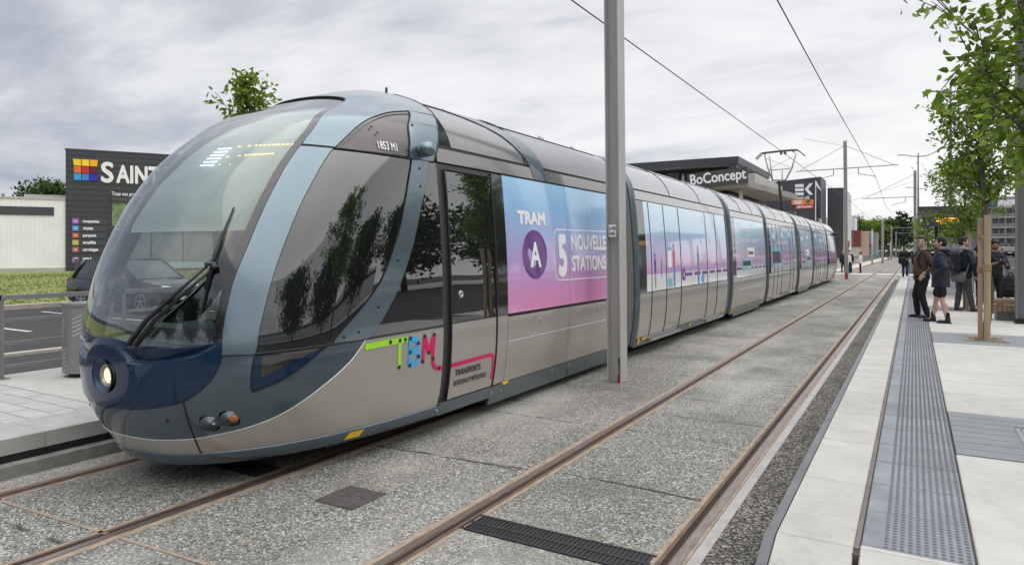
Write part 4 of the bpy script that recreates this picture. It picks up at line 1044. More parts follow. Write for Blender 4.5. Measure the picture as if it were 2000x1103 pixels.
for ya, yb, kind in SECT:
    isd = kind.startswith('door'); y0, y1 = ya + .30, yb - .16
    core = MB(); R = []
    for y in (ya + .02, yb - .02):
        r = [(XC + float(Wf(z)) - .06, y, z) for z in (.30, .5, .9, 1.3, 1.8, 2.3, 2.7, 2.9, 3.1, 3.25, 3.4)]; R.append(r + [(2 * XC - p[0], p[1], p[2]) for p in r[::-1]])
    core.loft(R, True); sec = tp(core.build('passenger_section', P_rubber, angle=40))
    end_ring(ya, ya + .16, P_skirt, .012, sec); end_ring(yb - .12, yb, P_skirt, .006, sec)
    roof_skin('roof', ya + .17, yb - .13, P_roof, sec)
    b = MB(); L = yb - ya
    for f in (.33, .66): b.tube([p for p in roof_ring(ya + L * f, .003)], .005, 6)
    for sg in (1, -1): b.tube([(XC + sg * (float(Wf(3.38)) + .002), y, 3.382) for y in (ya + .2, yb - .15)], .005, 6)
    b.build('roof_seams', P_rubber, sec)
    for sg in (1, -1):
        sidep('end_post', ya + .17, y0 + .22, 1.11, 2.70, P_blackg, sec, off=.002, sg=sg)
        ad = sidep('advert_panel', y0 + .22, y1 - .02, 1.118, 2.70, AD_side, sec, off=.004, sg=sg)
        sidep('upper_band', ya + .17, yb - .13, 2.715, 2.868, P_roof, sec, off=.004, sg=sg); sidep('gutter', ya + .17, yb - .13, 2.87, 2.905, P_rubber, sec, off=-.004, sg=sg)
        sidep('lower_panel', ya + .17, yb - .13, .345, 1.105, P_silver, sec, off=.003, sg=sg)
        sidep('skirt', ya + .1, yb - .1, .19, .34, P_skirt, sec, off=-.004 if isd else .006, sg=sg)
        if not isd: sidep('bogie_cover', ya + .6, yb - .7, .10, .21, P_skirt, sec, off=.0, sg=sg); tp(MB().tube([SP(q, .80, .004, sg) for q in (y0 + .5, y1 - .4)], .007, 6).build('trim_line', MATS['pale_trim']))
        if isd:
            for y in door_joints[kind]: MB().tube([SP(y, z, .005, sg) for z in np.linspace(.33, 2.69, 14)], .009, 6).build('door_joint', P_rubber, sec)
            dj = door_joints[kind]
            for a, c in ((dj[0] - .02, dj[2] + .02), (dj[3] - .02, dj[4] + .65)):
                s_ = MB(); s_.box((XC + sg * 1.14 - .05, a, .235), (XC + sg * 1.14 + .05, c, .285)); s_.build('door_step', M_chrome, sec)
        decal('yellow_marker', P_yellow, sec, [rect(ya + .22, .24, ya + .30, .34), rect(ya + .42, .29, ya + .62, .335), rect(yb - .5, .32, yb - .34, .36), rect((ya + yb) / 2, .27, (ya + yb) / 2 + .16, .31)], .014, sg)
        if sg > 0:
            # printed landscape: pale pavement, purple line with stops, far rooftops
            yl, yr = y0 + .24, y1 - .04
            decal('line_print', D_purple, sec, [rect(yl if kind != 'door' else 13.6, 1.325, yr, 1.385)], .006)
            for q in np.arange(yl + 1.6 if kind != 'door' else 14.3, yr - .1, .62): decal('stop_print', D_white, sec, [disc(q, 1.355, .055, .06, 14)], .0075)
            b = MB(); q = yl
            mtw = mat('print_rooftops', (.50, .31, .60), .4, coat=.3); pol = []
            while q < yr - .4:
                w = random.uniform(.15, .4); pol.append(rect(q, 1.425, min(q + w, yr), 1.46 + random.uniform(.0, .11)))
                if random.random() < .4: pol.append([(q + .05, 1.46), (q + .11, 1.46), (q + .08, 1.66)])
                q += w * 1.1
            decal('rooftops_print', mtw, sec, pol, .0055)
            mcl = mat('print_cloud', (.64, .80, .92), .4, coat=.3)
            [decal('cloud_print', mcl, sec, [disc(q, 2.42 + random.uniform(-.1, .14), .10, .28, 16)], .0055) for q in np.arange(yl + .6, yr - .5, 1.7)]
            if kind == 'door':
                decal('line_badge', D_purple, sec, [disc(13.62, 1.36, .13, .13, 20)], .008); dtext('line_letter', 'A', .16, 13.62, 1.305, D_white, sec, off=.010, align='CENTER', bold=.004)
                decal('ticket_machine', mat('print_teal', (.22, .50, .58), .4, coat=.3), sec, [rect(12.56, 1.15, 12.86, 1.90)], .0065); decal('ticket_screen', D_white, sec, [rect(12.61, 1.52, 12.82, 1.84)], .0075)
                figure(sec, 11.86, 1.17, .60, (.05, .06, .25), (.42, .33, .27), hat=(.03, .04, .16)); figure(sec, 12.98, 1.14, .84, (.52, .04, .14), (.03, .26, .55)); figure(sec, 14.70, 1.12, .82, (.03, .26, .30), (.10, .14, .40))
                figure(sec, 12.22, 1.36, .34, (.06, .20, .40), (.10, .10, .30))
                decal('bag_print', D_blue, sec, [rect(14.95, 1.14, 15.15, 1.32)], .007)
                for q in (13.4, 14.2, 14.95, 15.7, 16.4):
                    me = text('station_print', '::::::::', .10, D_white, (lambda q: (lambda a, c, d: V(SP(q + a * .42 + c, 2.05 + .05 * (q > 14) - a * .90 + c * .42, .007))))(q), sec, bold=.006)
            elif kind == 'short':
                dtext('journey_lettering', 'BORDEAUX CENTRE > AÉROPORT', .135, 18.75, 2.06, D_white, sec, bold=.004, xs=1.25)
                decal('minutes_plate', D_white, sec, [rect(19.75, 1.66, 20.75, 1.92)], .007); dtext('minutes_lettering', '35 minutes', .17, 19.83, 1.73, D_purple, sec, off=.009, bold=.004, xs=1.0)
            elif kind == 'door2':
                dtext('journey_lettering', 'LA TRAM VOUS Y EMMENE', .17, 24.5, 2.06, D_white, sec, bold=.004, xs=1.2)
                figure(sec, 24.1, 1.14, .78, (.55, .06, .16), (.14, .14, .42)); figure(sec, 27.3, 1.18, .6, (.50, .30, .20), (.3, .3, .4)); figure(sec, 27.9, 1.18, .66, (.15, .3, .55), (.5, .25, .25))
                decal('church_print', mcl, sec, [[(28.3, 1.42), (28.75, 1.42), (28.7, 2.1), (28.55, 2.45), (28.4, 2.1)]], .0062)
            elif kind == 'short2':
                dtext('journey_lettering', 'VERS LA GARE', .18, 30.8, 2.02, D_white, sec, bold=.004, xs=1.2); decal('minutes_plate', D_white, sec, [rect(31.6, 1.62, 32.7, 1.88)], .007); dtext('minutes_lettering', '5 min', .17, 31.75, 1.69, D_purple, sec, off=.009, bold=.004)
            if kind in ('short', 'door2', 'short2'):
                yt = {'short': 19.0, 'door2': 23.6, 'short2': 32.0}[kind]; big = 2.0 if kind == 'door2' else 1.0; mt = mat('print_teal', (.22, .50, .58), .4, coat=.3)
                decal('tram_print', mt, sec, [[(yt, 1.30), (yt + 1.35 * big ** .5, 1.30), (yt + 1.3 * big ** .5, 1.30 + .24 * big), (yt + 1.15 * big ** .5, 1.30 + .33 * big), (yt + .1, 1.30 + .33 * big)]], .0078)
                decal('tram_print_window', D_black, sec, [[(yt + .12, 1.42), (yt + 1.2 * big ** .5, 1.42), (yt + 1.12 * big ** .5, 1.30 + .25 * big), (yt + .16, 1.30 + .25 * big)]], .0088)
# pantograph on the fifth section
b = MB(); PX, PY = XC, 32.9
b.tube([(PX - .05, 33.6, 3.45), (PX - .02, 32.45, 4.98)], [.075, .055], 8); b.rbox((PX - .5, 33.2, 3.45), (PX + .5, 34.0, 3.62), .05)
pan = tp(b.build('pantograph', mat('pantograph_dark', (.05, .05, .05), .5), smooth=False))
mp_ = mat('pantograph_steel', (.40, .40, .41), .4, metal=.6); b = MB()
b.tube([(PX - .30, 32.4, 4.98), (PX + .30, 32.4, 4.98)], .04, 8)
for x0, x1 in ((-.28, -.62), (.28, .72)):
    b.tube([(PX + x0, 32.4, 4.98), (PX + x1 * .75, 32.4, 5.5), (PX + x1, 32.4, 6.15)], .035, 6)
b.tube([(PX - .28, 32.4, 5.0), (PX - .42, 32.44, 6.1)], .025, 6); b.tube([(PX - .40, 32.4, 5.45), (PX + .44, 32.4, 5.47)], .022, 6); b.tube([(PX + .13, 32.4, 5.0), (PX + .13, 32.4, 5.46)], .022, 6)
b.tube([(PX - .55, 32.4, 6.0), (PX + .5, 32.4, 5.5)], .008, 4); b.tube([(PX + .6, 32.4, 6.0), (PX - .45, 32.4, 5.5)], .008, 4)
b.build('upper_arm', mp_, pan, smooth=True)
b = MB()
for dy in (-.16, .16): b.tube(cr([(PX - .98, 32.4 + dy, 5.98), (PX - .80, 32.4 + dy, 6.16), (PX - .6, 32.4 + dy, 6.24), (PX + .6, 32.4 + dy, 6.28), (PX + .85, 32.4 + dy, 6.20), (PX + 1.05, 32.4 + dy, 6.0)], 4), .026, 6)
b.tube([(PX - .6, 32.2, 6.20), (PX - .6, 32.6, 6.20)], .025, 6); b.tube([(PX + .6, 32.2, 6.20), (PX + .6, 32.6, 6.20)], .025, 6); b.rbox((PX + .05, 32.3, 6.12), (PX + .13, 32.5, 6.22), .01); b.rbox((PX + .22, 32.3, 6.12), (PX + .30, 32.5, 6.22), .01)
b.build('contact_head', mat('contact_head_dark', (.09, .09, .095), .5), pan, smooth=True)

# rear section with the second cab, nose turned round
YR = 46.9 + 2.865
def rear(name, s_rng, z_rng, m, off=0.0):
    b = MB(); ss = np.linspace(*s_rng, 40); zs = np.linspace(*z_rng, max(3, int((z_rng[1] - z_rng[0]) / .08)))
    for z in zs:
        p = surf(ss, np.full_like(ss, z)); nn = snorm(surf, ss, np.full_like(ss, z)); p = p + nn * off
        b.v += [(2 * XC - q[0], YR - q[1], q[2]) for q in p]
    n = len(ss)
    for i in range(len(zs) - 1):
        for j in range(n - 1): b.f.append([i * n + j, i * n + j + 1, (i + 1) * n + j + 1, (i + 1) * n + j])
    return tp(b.build(name, m, smooth=True))
smx = float(sideS(YR - 44.5, 1.3))
rear('rear_lower_body', (-smx, smx), (.30, 1.10), P_silver); rear('rear_skirt', (-smx, smx), (.19, .30), P_skirt, .01)
rear('rear_windscreen', (-smx, smx), (1.10, 2.72), P_blackg, -.004); rear('rear_roof', (-smx, smx), (2.72, 3.55), P_roof)
for sg in (1, -1):
    sidep('lower_panel', 40.67, 44.7, .33, 1.10, P_silver, sg=sg, off=.003); sidep('advert_panel', 41.1, 44.6, 1.118, 2.70, AD_end, sg=sg, off=.003); sidep('upper_band', 40.67, 44.7, 2.71, 2.868, P_roof, sg=sg, off=.003)
    sidep('gutter', 40.67, 44.7, 2.87, 2.905, P_rubber, sg=sg, off=-.003); sidep('skirt', 40.7, 44.7, .19, .33, P_skirt, sg=sg, off=.002); sidep('end_post', 40.67, 41.1, 1.11, 2.70, P_blackg, sg=sg, off=.001)
roof_skin('rear_roof', 40.67, 44.6, P_roof)
b = MB()
for sg in (1, -1): b.lathe([(.08, -.1), (.1, 0), (.09, .1), (.04, .14)], 14, Matrix.Translation((XC + sg * 1.13, YR - 5.6, 2.80)) @ Matrix.Rotation(sg * PI / 2, 4, 'Y'))
tp(b.build('camera_pod', P_rubber, smooth=True))
# underframe and wheels, dark between the skirts
b = MB(); b.box((XC - .9, 4.2, .16), (XC + .9, 45.5, .42)); tp(b.build('underframe', P_rubber))
for y in (6.9, 8.7, 19.3, 21.1, 30.9, 32.7, 42.0, 43.8):
    for sg in (1, -1): tp(MB().lathe([(.29, -.05), (.29, .05), (.31, .05), (.31, .07)], 24, Matrix.Translation((XC + sg * .74, y, .31)) @ Matrix.Rotation(PI / 2, 4, 'Y')).build('wheel', P_rubber))
# ------------------------------------------------------------------ catenary posts and wires
M_post = mat('galvanised_grey', (.47, .46, .445), .55, metal=.15, var=(4, .12), stretch=(1, 1, .25)); M_postd = mat('galvanised_dark', (.21, .21, .215), .55, metal=.15, var=(4, .1), stretch=(1, 1, .25))  # second tone: darker grey for the right-edge post and pole caps
M_wire = mat('wire_dark', (.06, .06, .065), .5); M_red = mat('red_cap', (.42, .03, .035), .6)
def hbeam(b, H, bw=.094, bd=.125, t=.014, z0=0):
    for s in (-1, 1): b.box((s * bw - t / 2 * 1, -bd, z0), (s * bw + t / 2, bd, H))
    b.box((-bw + t / 2, -.008, z0), (bw - t / 2, .008, H)); return b
def catenary_post(x, y, H, label, arms=(), z0=0, arm_z=7.1, scale=1.0, rake=.012, kind='post'):
    t = empty('catenary_post', (x, y, z0), 0, label, 'tram post', 'catenary posts along the tracks'); t.rotation_euler = (0, rake * -1, 0)
    hbeam(MB(), H, .094 * scale, .125 * scale).build('column', M_post, t)
    for a in arms:
        MB().tube([(0, 0, arm_z - .0), (a, 0, arm_z + (.02 if a > 0 else -.0))], .035, 8).build('cross_arm', M_post, t)
        MB().tube([(0, 0, H - .3), (a * .92, 0, arm_z + .04)], .014, 6).build('stay', M_wire, t)
        s = 1 if a > 0 else -1; wx = (1.65 if a > 0 else -1.6)
        b = MB(); b.tube([(wx - s * .9, 0, arm_z), (wx - s * .9, 0, arm_z - .42)], .022, 6); b.tube([(wx - s * .9, 0, arm_z - .40), (wx + s * .05, 0, arm_z - .62)], .02, 6); b.tube([(wx, 0, arm_z - .6), (wx, 0, arm_z - .72)], .014, 6)
        b.build('steady_arm', M_wire, t, smooth=True)
    return t
p1 = catenary_post(-3.59, 9.02, 8.9, 'large pale grey steel post standing before the tram, carrying a small number plate', rake=.010)
pb = MB(); pb.box((-.055, -.136, 2.03), (.052, -.128, 2.20)); pl_ = pb.build('number_plate', mat('plate_white', (.72, .72, .72), .5), p1)
for body, z in (('LAE', 2.125), ('042', 2.052)): text('plate_lettering', body, .066, D_black, lambda a, c, d: V((-.048 + a, -.1385, z + c)), pl_, bold=.001, xs=.92)
b = MB(); b.tube([(.052, -.03, .0), (.052, -.03, .10)], .034, 12); b.build('cap', M_red, p1, smooth=False)
MB().tube(cr([(.052, -.03, .10), (.05, -.03, .2), (.035, -.02, .33)], 5), .017, 8).build('cable_sleeve', P_rubber, p1, smooth=True)
catenary_post(-3.72, 48.6, 8.87, 'grey steel post with red foot by the far end of the tram, holding cross arms', (-2.95, 2.95), rake=.010)
MB().box((-3.80, 48.43, 0), (-3.66, 48.46, .42)).build('foot_wrap', M_red)
fw = bpy.data.objects['foot_wrap']; pp = [o for o in COL.objects if o.name == 'catenary_post.001'][0]; fw.parent = pp; fw.matrix_parent_inverse = Matrix.Translation((3.72, -48.6, 0))
FAR = [(.08, 66, 8.5, 6.3, (-3.9,), 'tall grey post behind the heads of the passengers, arms reaching left'), (-3.75, 108, 6.0, 5.2, (), 'stout short grey post before the distant woods, no arms'),
       (-3.75, 152, 6.6, 6.2, (3.4,), 'thin distant post just beyond the stout short post'), (-3.75, 190, 6.4, 6.0, (3.4,), 'thinner distant post, third before the dark pine'), (-3.75, 236, 6.3, 6.0, (3.4,), 'faintest and farthest thin post along the tracks')]
for x, y, H, az, arms, lab in FAR: catenary_post(x, y, H, lab, arms, arm_z=az, scale=1.6 if y == 108 else 1.1, rake=0)
def wire(pts, lab, r=.013, name='contact_wire'):
    o = MB().tube(pts, r, 6).build(name, M_wire, smooth=True); return tag(o, lab, 'wire', 'overhead wires')
wire([(-5.12, -12, 6.30), (-5.25, 9, 6.28), (-5.15, 32.4, 6.31), (-5.3, 48.6, 6.45), (-5.1, 66, 6.4), (-5.3, 108, 6.3), (-5.1, 236, 6.2)], 'dark contact wire over the tram, passing behind the large post')
wire([(-2.05, -12, 6.05), (-1.98, 9, 6.05), (-2.06, 20, 6.2), (-2.07, 48.6, 6.46), (-2.1, 66, 5.7), (-2.0, 108, 6.0), (-2.05, 236, 6.0)], 'dark contact wire over the free track, crossing the open sky')
wire([(-5.2, 40, 7.9), (-3.7, 48.6, 8.5)], 'thin stay wire reaching the top of the red-footed post', .008, 'stay_wire')
wire([(-6, 66, 5.75), (.08, 66, 7.6)], 'thin slanting stay wire left of the post behind the passengers', .009, 'stay_wire')

# heavy post at the right edge
t = empty('steel_post', (2.02, 17.9, .3), 0, 'dark grey steel post at the right edge beside the bench', 'post')
hbeam(MB(), 8.2, .15, .15, .02).build('column', M_postd, t); MB().box((-.18, -.17, 0), (.18, .17, .10)).build('foot', P_rubber, t)
MB().box((.02, -.162, .78), (.13, -.155, .92)).build('number_plate', MATS['plate_white'], t)

# street lamps
M_lamp = mat('lamp_grey', (.16, .165, .17), .5, metal=.3)
def street_lamp(x, y, H, arms, lab, z0=0):
    t = empty('street_lamp', (x, y, z0), 0, lab, 'street lamp', 'street lamps along the avenue')
    MB().tube([(0, 0, 0), (0, 0, H * .5), (0, 0, H)], [.09, .075, .05], 10).build('mast', M_lamp, t, smooth=True)
    for a, c in arms:
        MB().tube(cr([(0, 0, H - .25), (a * .4, 0, H - .18), (a, 0, H + c)], 4), [.04] * 4 + [.035] * 5, 6).build('arm', M_lamp, t, smooth=True)
        MB().rbox((min(a, a + .45 * np.sign(a)), -.09, H + c - .03), (max(a, a + .45 * np.sign(a)), .09, H + c + .03), .02).build('lamp_head', M_lamp, t)
    return t
street_lamp(1.55, 39.8, 9.85, ((-.75, -.12), (2.2, .25)), 'nearest tall street lamp, its mast rising behind the pear tree', .0)
street_lamp(.3, 64.5, 9.7, ((-1.0, -.05), (1.7, .30)), 'street lamp with a long arm right of the post behind the passengers')
street_lamp(.42, 88, 8.9, ((-.8, -.05), (2.0, .25)), 'third street lamp, its arm below the long arm of the nearer one')
street_lamp(-12.0, 190, 11.0, ((.9, .05),), 'lone street lamp in front of the red brown building')
street_lamp(22, 47, 9, ((-1.6, .2),), 'street lamp on the far right pavement, mirrored in the tram')

# ------------------------------------------------------------------ railings, bin, bench, shelter
def railing(x, ya, yb, lab, z=.3, h=1.0, pw=.06, span=1.32, grp='grey steel railings', bars=(.14, .42, .70), gap=.14):
    t = empty('railing', (x, ya, z), 0, lab, 'railing', grp); y = 0; L = yb - ya
    while y < L - .3:
        e = min(y + span, L)
        for q in (y, e - .03):
            MB().box((-.03, q, 0), (.03, q + .03, h)).build('post', M_steel, t); MB().box((-.07, q - .05, 0), (.07, q + .08, .012)).build('foot', M_steel, t)
        MB().box((-.04, y, h - .055), (.04, e, h)).build('top_rail', M_steel, t)
        b = MB()
        for q in bars: b.box((-.018, y + .03, q - .02), (.018, e - .03, q + .02))
        b.build('bars', M_steel, t); y = e + gap
    return t
railing(-9.42, 3.93, 5.25, 'grey railing panel left of the litter bin, partly behind the tram'); railing(-9.42, 2.40, 3.78, 'grey railing panel running out of the left edge'); railing(-9.42, 5.4, 11.2, 'grey railing seen through the windscreen before the parked car')
railing(2.62, 19.6, 48, 'grey railing behind the bench along the right road', span=1.8, bars=(.3, .62))
t = empty('litter_bin', (-8.86, 4.62, .3), 0, 'round perforated grey metal litter bin beside the nose of the tram', 'litter bin')
M_bin = mat('bin_metal', (.27, .27, .265), .42, metal=.45, var=(7, .12))
MB().lathe([(.245, .05), (.25, .055), (.25, .86), (.262, .865), (.262, .90), (.20, .905), (.19, .88)], 36, cap=False).build('body', M_bin, t, angle=35)
MB().lathe([(.18, 0), (.18, .055)], 24).build('base', P_rubber, t, angle=35); MB().lathe([(.0, .80), (.235, .80)], 24, cap=False).build('liner', P_rubber, t)
b = MB()
for row_z, a0, n, s in ((.70, 3.55, 5, 1), (.66, 4.25, 5, 1), (.30, 4.4, 6, 1), (.70, 5.2, 5, 1)):
    for k in range(n):
        pts = []
        for q in np.linspace(0, .42, 7):
            a = a0 + q; pts.append(((.2515) * math.cos(a), .2515 * math.sin(a), row_z - k * .05 + q * .12))
        for i in range(6): b.add([pts[i], pts[i + 1], (pts[i + 1][0], pts[i + 1][1], pts[i + 1][2] + .012), (pts[i][0], pts[i][1], pts[i][2] + .012)], [(0, 1, 2, 3)])
b.build('slot_pattern', mat('bin_slot_light', (.50, .50, .49), .6), t, fix=False)  # pale strips painted for the light showing through the perforations
M_wood = mat('bench_wood', (.34, .215, .13), .6, var=(4, .35, (.20, .12, .07)), stretch=(1, 8, 8))
t = empty('bench', (1.52, 18.35, .3), 0, 'wooden slatted bench on a grey steel box between the stakes and the dark post', 'bench')
b = MB(); b.box((.05, .05, 0), (2.2, .55, .32)); b.build('plinth', mat('bench_steel', (.14, .145, .14), .5, metal=.3, var=(4, .1)), t)
for k in range(7): MB().rbox((-.02, .0 + k * .09, .36), (1.02, .08 + k * .09, .46), .008).build('slat', M_wood, t); MB().rbox((1.035, .0 + k * .09, .36), (2.2, .08 + k * .09, .46), .008).build('slat', M_wood, t)
b = MB(); 
for k in range(12): b.rbox((-.02 + k * .086, -.008, .20), (.058 + k * .086, .02, .355), .005)
b.build('front_slats', M_wood, t)
t = empty('shelter', (.2, 25.6, .3), 0, 'grey tram shelter with dark sloping roof and amber display behind the passengers', 'shelter')
b = MB(); b.add([(-.05, 0, 2.78), (1.74, 0, 2.74), (1.74, 6.2, 2.74), (-.05, 6.2, 2.78), (-.10, 0, 2.95), (1.78, 0, 2.93), (1.78, 6.2, 2.93), (-.10, 6.2, 2.95)], [(0, 3, 2, 1), (4, 5, 6, 7), (0, 1, 5, 4), (1, 2, 6, 5), (2, 3, 7, 6), (3, 0, 4, 7)])
b.build('roof', mat('shelter_dark', (.05, .052, .055), .5, var=(4, .1)), t)
for x, y in ((.55, .4), (.55, 5.6), (1.62, .4), (1.62, 5.6)): MB().box((x - .06, y - .06, 0), (x + .06, y + .06, 2.78)).build('column', MATS['shelter_dark'], t)
ds = MB().rbox((.04, .05, 2.30), (1.05, .22, 2.64), .02).build('display', MATS['shelter_dark'], t)
b = MB()
for r, (z, x0, x1) in enumerate(((2.53, .38, .97), (2.455, .42, 1.0), (2.38, .52, .95))):
    x = x0
    while x < x1: w = random.uniform(.025, .06); b.add([(x, .046, z), (x + w, .046, z), (x + w, .046, z + .042), (x, .046, z + .042)], [(0, 1, 2, 3)]); x += w + random.choice((.006, .008, .03))
b.build('display_lettering', mat('amber_sign', (.9, .4, .02), .5, emit=((1.0, .40, .03), 1.6)), ds, fix=False)
b = MB(); b.box((.62, 2.0, .12), (1.55, 2.03, 2.62)); b.build('glass_panel', glass('frosted_panel', (.55, .60, .62), .12, body=(.46, .48, .49), bodyfac=.86), t)
b = MB(); b.box((1.58, 1.9, .02), (1.76, 2.1, 2.7)); 
for k in range(22): b.box((1.60, 1.88, .2 + k * .045), (1.75, 1.90, .22 + k * .045))
b.build('louvre_panel', M_steel, t)
for y in (2.4, 3.9): MB().box((1.60, y, .2), (1.63, y + 1.3, 2.6)).build('glass_panel', MATS['frosted_panel'], t)
# long railing and light pavement posts far left
t = empty('railing', (-6.4, 72, .03), 0, 'long dark railing along the buff pavement beyond the tram', 'railing', 'grey steel railings')
b = MB(); b.box((-.03, 0, 1.0), (.03, 100, 1.06)); b.box((-.02, 0, .12), (.02, 100, .16)); b.build('rails', M_steel, t)
b = MB()
for k in range(200): b.box((-.012, k * .5, .1), (.012, k * .5 + .02, 1.0))
tag(b.build('bars', M_steel, t), kind='stuff')
for x, y, h, lab in ((-5.0, 107, 4.7, 'slim grey pole standing on the buff pavement before the railing'), (-4.4, 170, 3.6, 'slim grey pole at the far end of the buff pavement')):
    o = MB().tube([(x, y, 0), (x, y, h)], .12, 8).build('pole', M_post, smooth=True); b = MB().lathe([(.14, 0), (.14, .1), (.02, .13)], 8, Matrix.Translation((x, y, h))).build('cap', M_postd, o); tag(o, lab, 'pole')
def traffic_light(x, y, lab, lit):
    t = empty('traffic_light', (x, y, 0), 0, lab, 'traffic light', 'traffic lights at the far crossing'); MB().tube([(0, 0, 0), (0, 0, 2.6)], .07, 8).build('mast', P_rubber, t)
    MB().rbox((-.17, -.12, 2.5), (.17, .12, 3.5), .04).build('signal_head', P_rubber, t)
    for k, c in enumerate(((.8, .02, .02), (.5, .3, .02), (.02, .4, .1))):
        on = (k == lit); m = mat('signal_%s_%d' % ('lit' if on else 'dull', k), c if on else [q * .12 for q in c], .3, emit=(c, 2.0) if on else None)
        MB().lathe([(.10, 0), (.09, .03), (.02, .05)], 14, Matrix.Translation((0, -.12, 3.3 - k * .3)) @ Matrix.Rotation(PI / 2, 4, 'X')).build('lens', m, t)
traffic_light(-9.3, 125, 'traffic light in front of the red brown building', 0); traffic_light(-7.2, 150, 'traffic light with a red glow before the woods', 0); traffic_light(-4.0, 140, 'small traffic light close to the railing end', 1)

# ------------------------------------------------------------------ trees
M_bark = mat('young_bark', (.115, .10, .082), .9, var=(9, .4), stretch=(1, 1, .3), bump=(60, .4)); M_stake = mat('stake_wood', (.40, .315, .215), .8, var=(4, .3, (.34, .25, .155)), stretch=(5, 5, .5), bump=(40, .2))
M_leafA = leafmat('pear_leaves', (.075, .13, .017), (.14, .22, .034), (.26, .34, .075), .5)
M_leafB = leafmat('oak_leaves', (.028, .055, .012), (.05, .09, .02), (.09, .14, .035), .25)
M_leafC = leafmat('pine_needles', (.012, .028, .014), (.022, .045, .02), (.04, .07, .03), .1)
M_leafD = leafmat('spring_leaves', (.09, .15, .016), (.145, .215, .03), (.25, .31, .065), .5)
def leaf_mesh(pts, dirs, size, rng, droop=.6):
    n = len(pts); vs = np.zeros((n, 6, 3)); L = size * rng.uniform(.7, 1.25, n); W = L * rng.uniform(.50, .68, n)
    d = dirs + rng.normal(0, .55, (n, 3)); d[:, 2] -= droop; d /= np.linalg.norm(d, axis=1, keepdims=True)
    r = rng.normal(0, 1, (n, 3)); u = np.cross(d, r); u /= np.linalg.norm(u, axis=1, keepdims=True); w = np.cross(u, d); fold = rng.uniform(.1, .45, n)
    P = np.asarray(pts)
    vs[:, 0] = P; vs[:, 3] = P + d * L[:, None] - w * (L * .12)[:, None]
    for k, a, q in ((1, .3, .46), (2, .68, .38)):
        vs[:, k] = P + d * (L * a)[:, None] + u * (W * q)[:, None] + w * (W * fold * q)[:, None]
        vs[:, 6 - k] = P + d * (L * a)[:, None] - u * (W * q)[:, None] + w * (W * fold * q)[:, None]
    k = np.arange(n)[:, None] * 6; f = np.concatenate([k + np.array([[0, 1, 2, 3]]), k + np.array([[0, 3, 4, 5]])])
    return vs.reshape(-1, 3), f
def make_tree(name, seed, H, th, R, leaf, nleaf, lm, trunk_r=.045, bm=None, nb=26, upright=.75, base_loc=(0, 0, 0), droop=.6, top=1.0, flat=1.0):
    rng = np.random.default_rng(seed); b = MB(); tw = []; 
    tp_ = [V((0, 0, 0))]
    for i in range(1, 7): tp_.append(V((rng.normal(0, .02 * H * .3), rng.normal(0, .02 * H * .3), H * .92 * i / 6)))
    b.tube(tp_, [trunk_r * (1 - .13 * i) for i in range(7)], 8)
    def at(h):
        f = min(max(h / (H * .92) * 6, 0), 5.999); i = int(f); return tp_[i].lerp(tp_[i + 1], f - i)
    cl = []
    for i in range(nb):
        f = (i + rng.uniform(0, 1)) / nb; h = th + (H - th) * .86 * f; az = i * 2.4 + rng.normal(0, .35)
        prof = math.sin(PI * (.16 + .80 * f)) ** .8 * (1 - .25 * f); L = R * prof * rng.uniform(.78, 1.22) * 1.15
        p = at(h); d = V((math.cos(az), math.sin(az), upright * rng.uniform(.6, 1.3))).normalized(); pts = [p]
        m = 5
        for k in range(m):
            d = (d + V(rng.normal(0, .12, 3)) + V((0, 0, .05))).normalized(); pts.append(pts[-1] + d * (L / m))
        b.tube(pts, [max(.004, trunk_r * .36 * (1 - .16 * k) * (1 - .5 * f)) for k in range(m + 1)], 5, cap=False)
        for k in range(1, m + 1):
            cl.append((pts[k], d, 1.0)); 
            for q in range(3):
                e = (d * .5 + V(rng.normal(0, .75, 3))).normalized(); l = L * rng.uniform(.18, .42); mid = pts[k] + e * l * .5 + V((0, 0, .01)); end = pts[k] + e * l
                b.tube([pts[k], mid, end], [trunk_r * .12, trunk_r * .09, trunk_r * .05], 4, cap=False)
                cl += [(mid, e, .9), (end, e, 1.3)]
    w = np.array([c[2] for c in cl]) * rng.uniform(.2, 1.9, len(cl)); w /= w.sum(); idx = rng.choice(len(cl), nleaf, p=w)
    P = np.array([cl[i][0] for i in idx]) + rng.normal(0, leaf * .75, (nleaf, 3)); D = np.array([cl[i][1] for i in idx])
    vs, f = leaf_mesh(P, D, leaf, rng, droop)
    root = empty(name, base_loc); tr = b.build('trunk', bm or M_bark, root, smooth=True)
    me = bpy.data.meshes.new('crown'); me.from_pydata(vs.tolist(), [], f.tolist()); link('crown', me, lm, root)
    return root
def put(t, loc, rz, lab, grp, s=1.0, cat='tree'):
    t.location = loc; t.rotation_euler = (0, 0, rz); t.scale = (s, s, s); return tag(t, lab, cat, grp)
G1 = 'young pear trees on the platforms'
pear = make_tree('pear_tree', 3, 4.95, 2.28, .86, .084, 4000, M_leafA, .066, nb=30)
put(pear, (1.06, 14.40, .3), .4, 'young leafy pear tree tied to two wooden stakes beside the bench', G1)
pear2 = make_tree('pear_tree', 11, 4.8, 1.95, 1.12, .092, 4300, M_leafA, .052, nb=28)
put(pear2, (1.12, 7.0, .3), 1.2, 'nearest pear tree, only its leaves hanging in from the upper right corner', G1)
t3 = copy_tree(pear2); put(t3, (1.16, 21.55, .3), 2.9, 'smaller pear tree right behind the staked one, before the shelter', G1, .86)
t4 = make_tree('pear_tree', 31, 4.25, 1.9, .50, .085, 1500, M_leafD, .045, nb=24, upright=1.4); put(t4, (-8.0, 6.3, .3), 2.2, 'young pear tree on the left platform, its top above the windscreen', G1, 1.0)
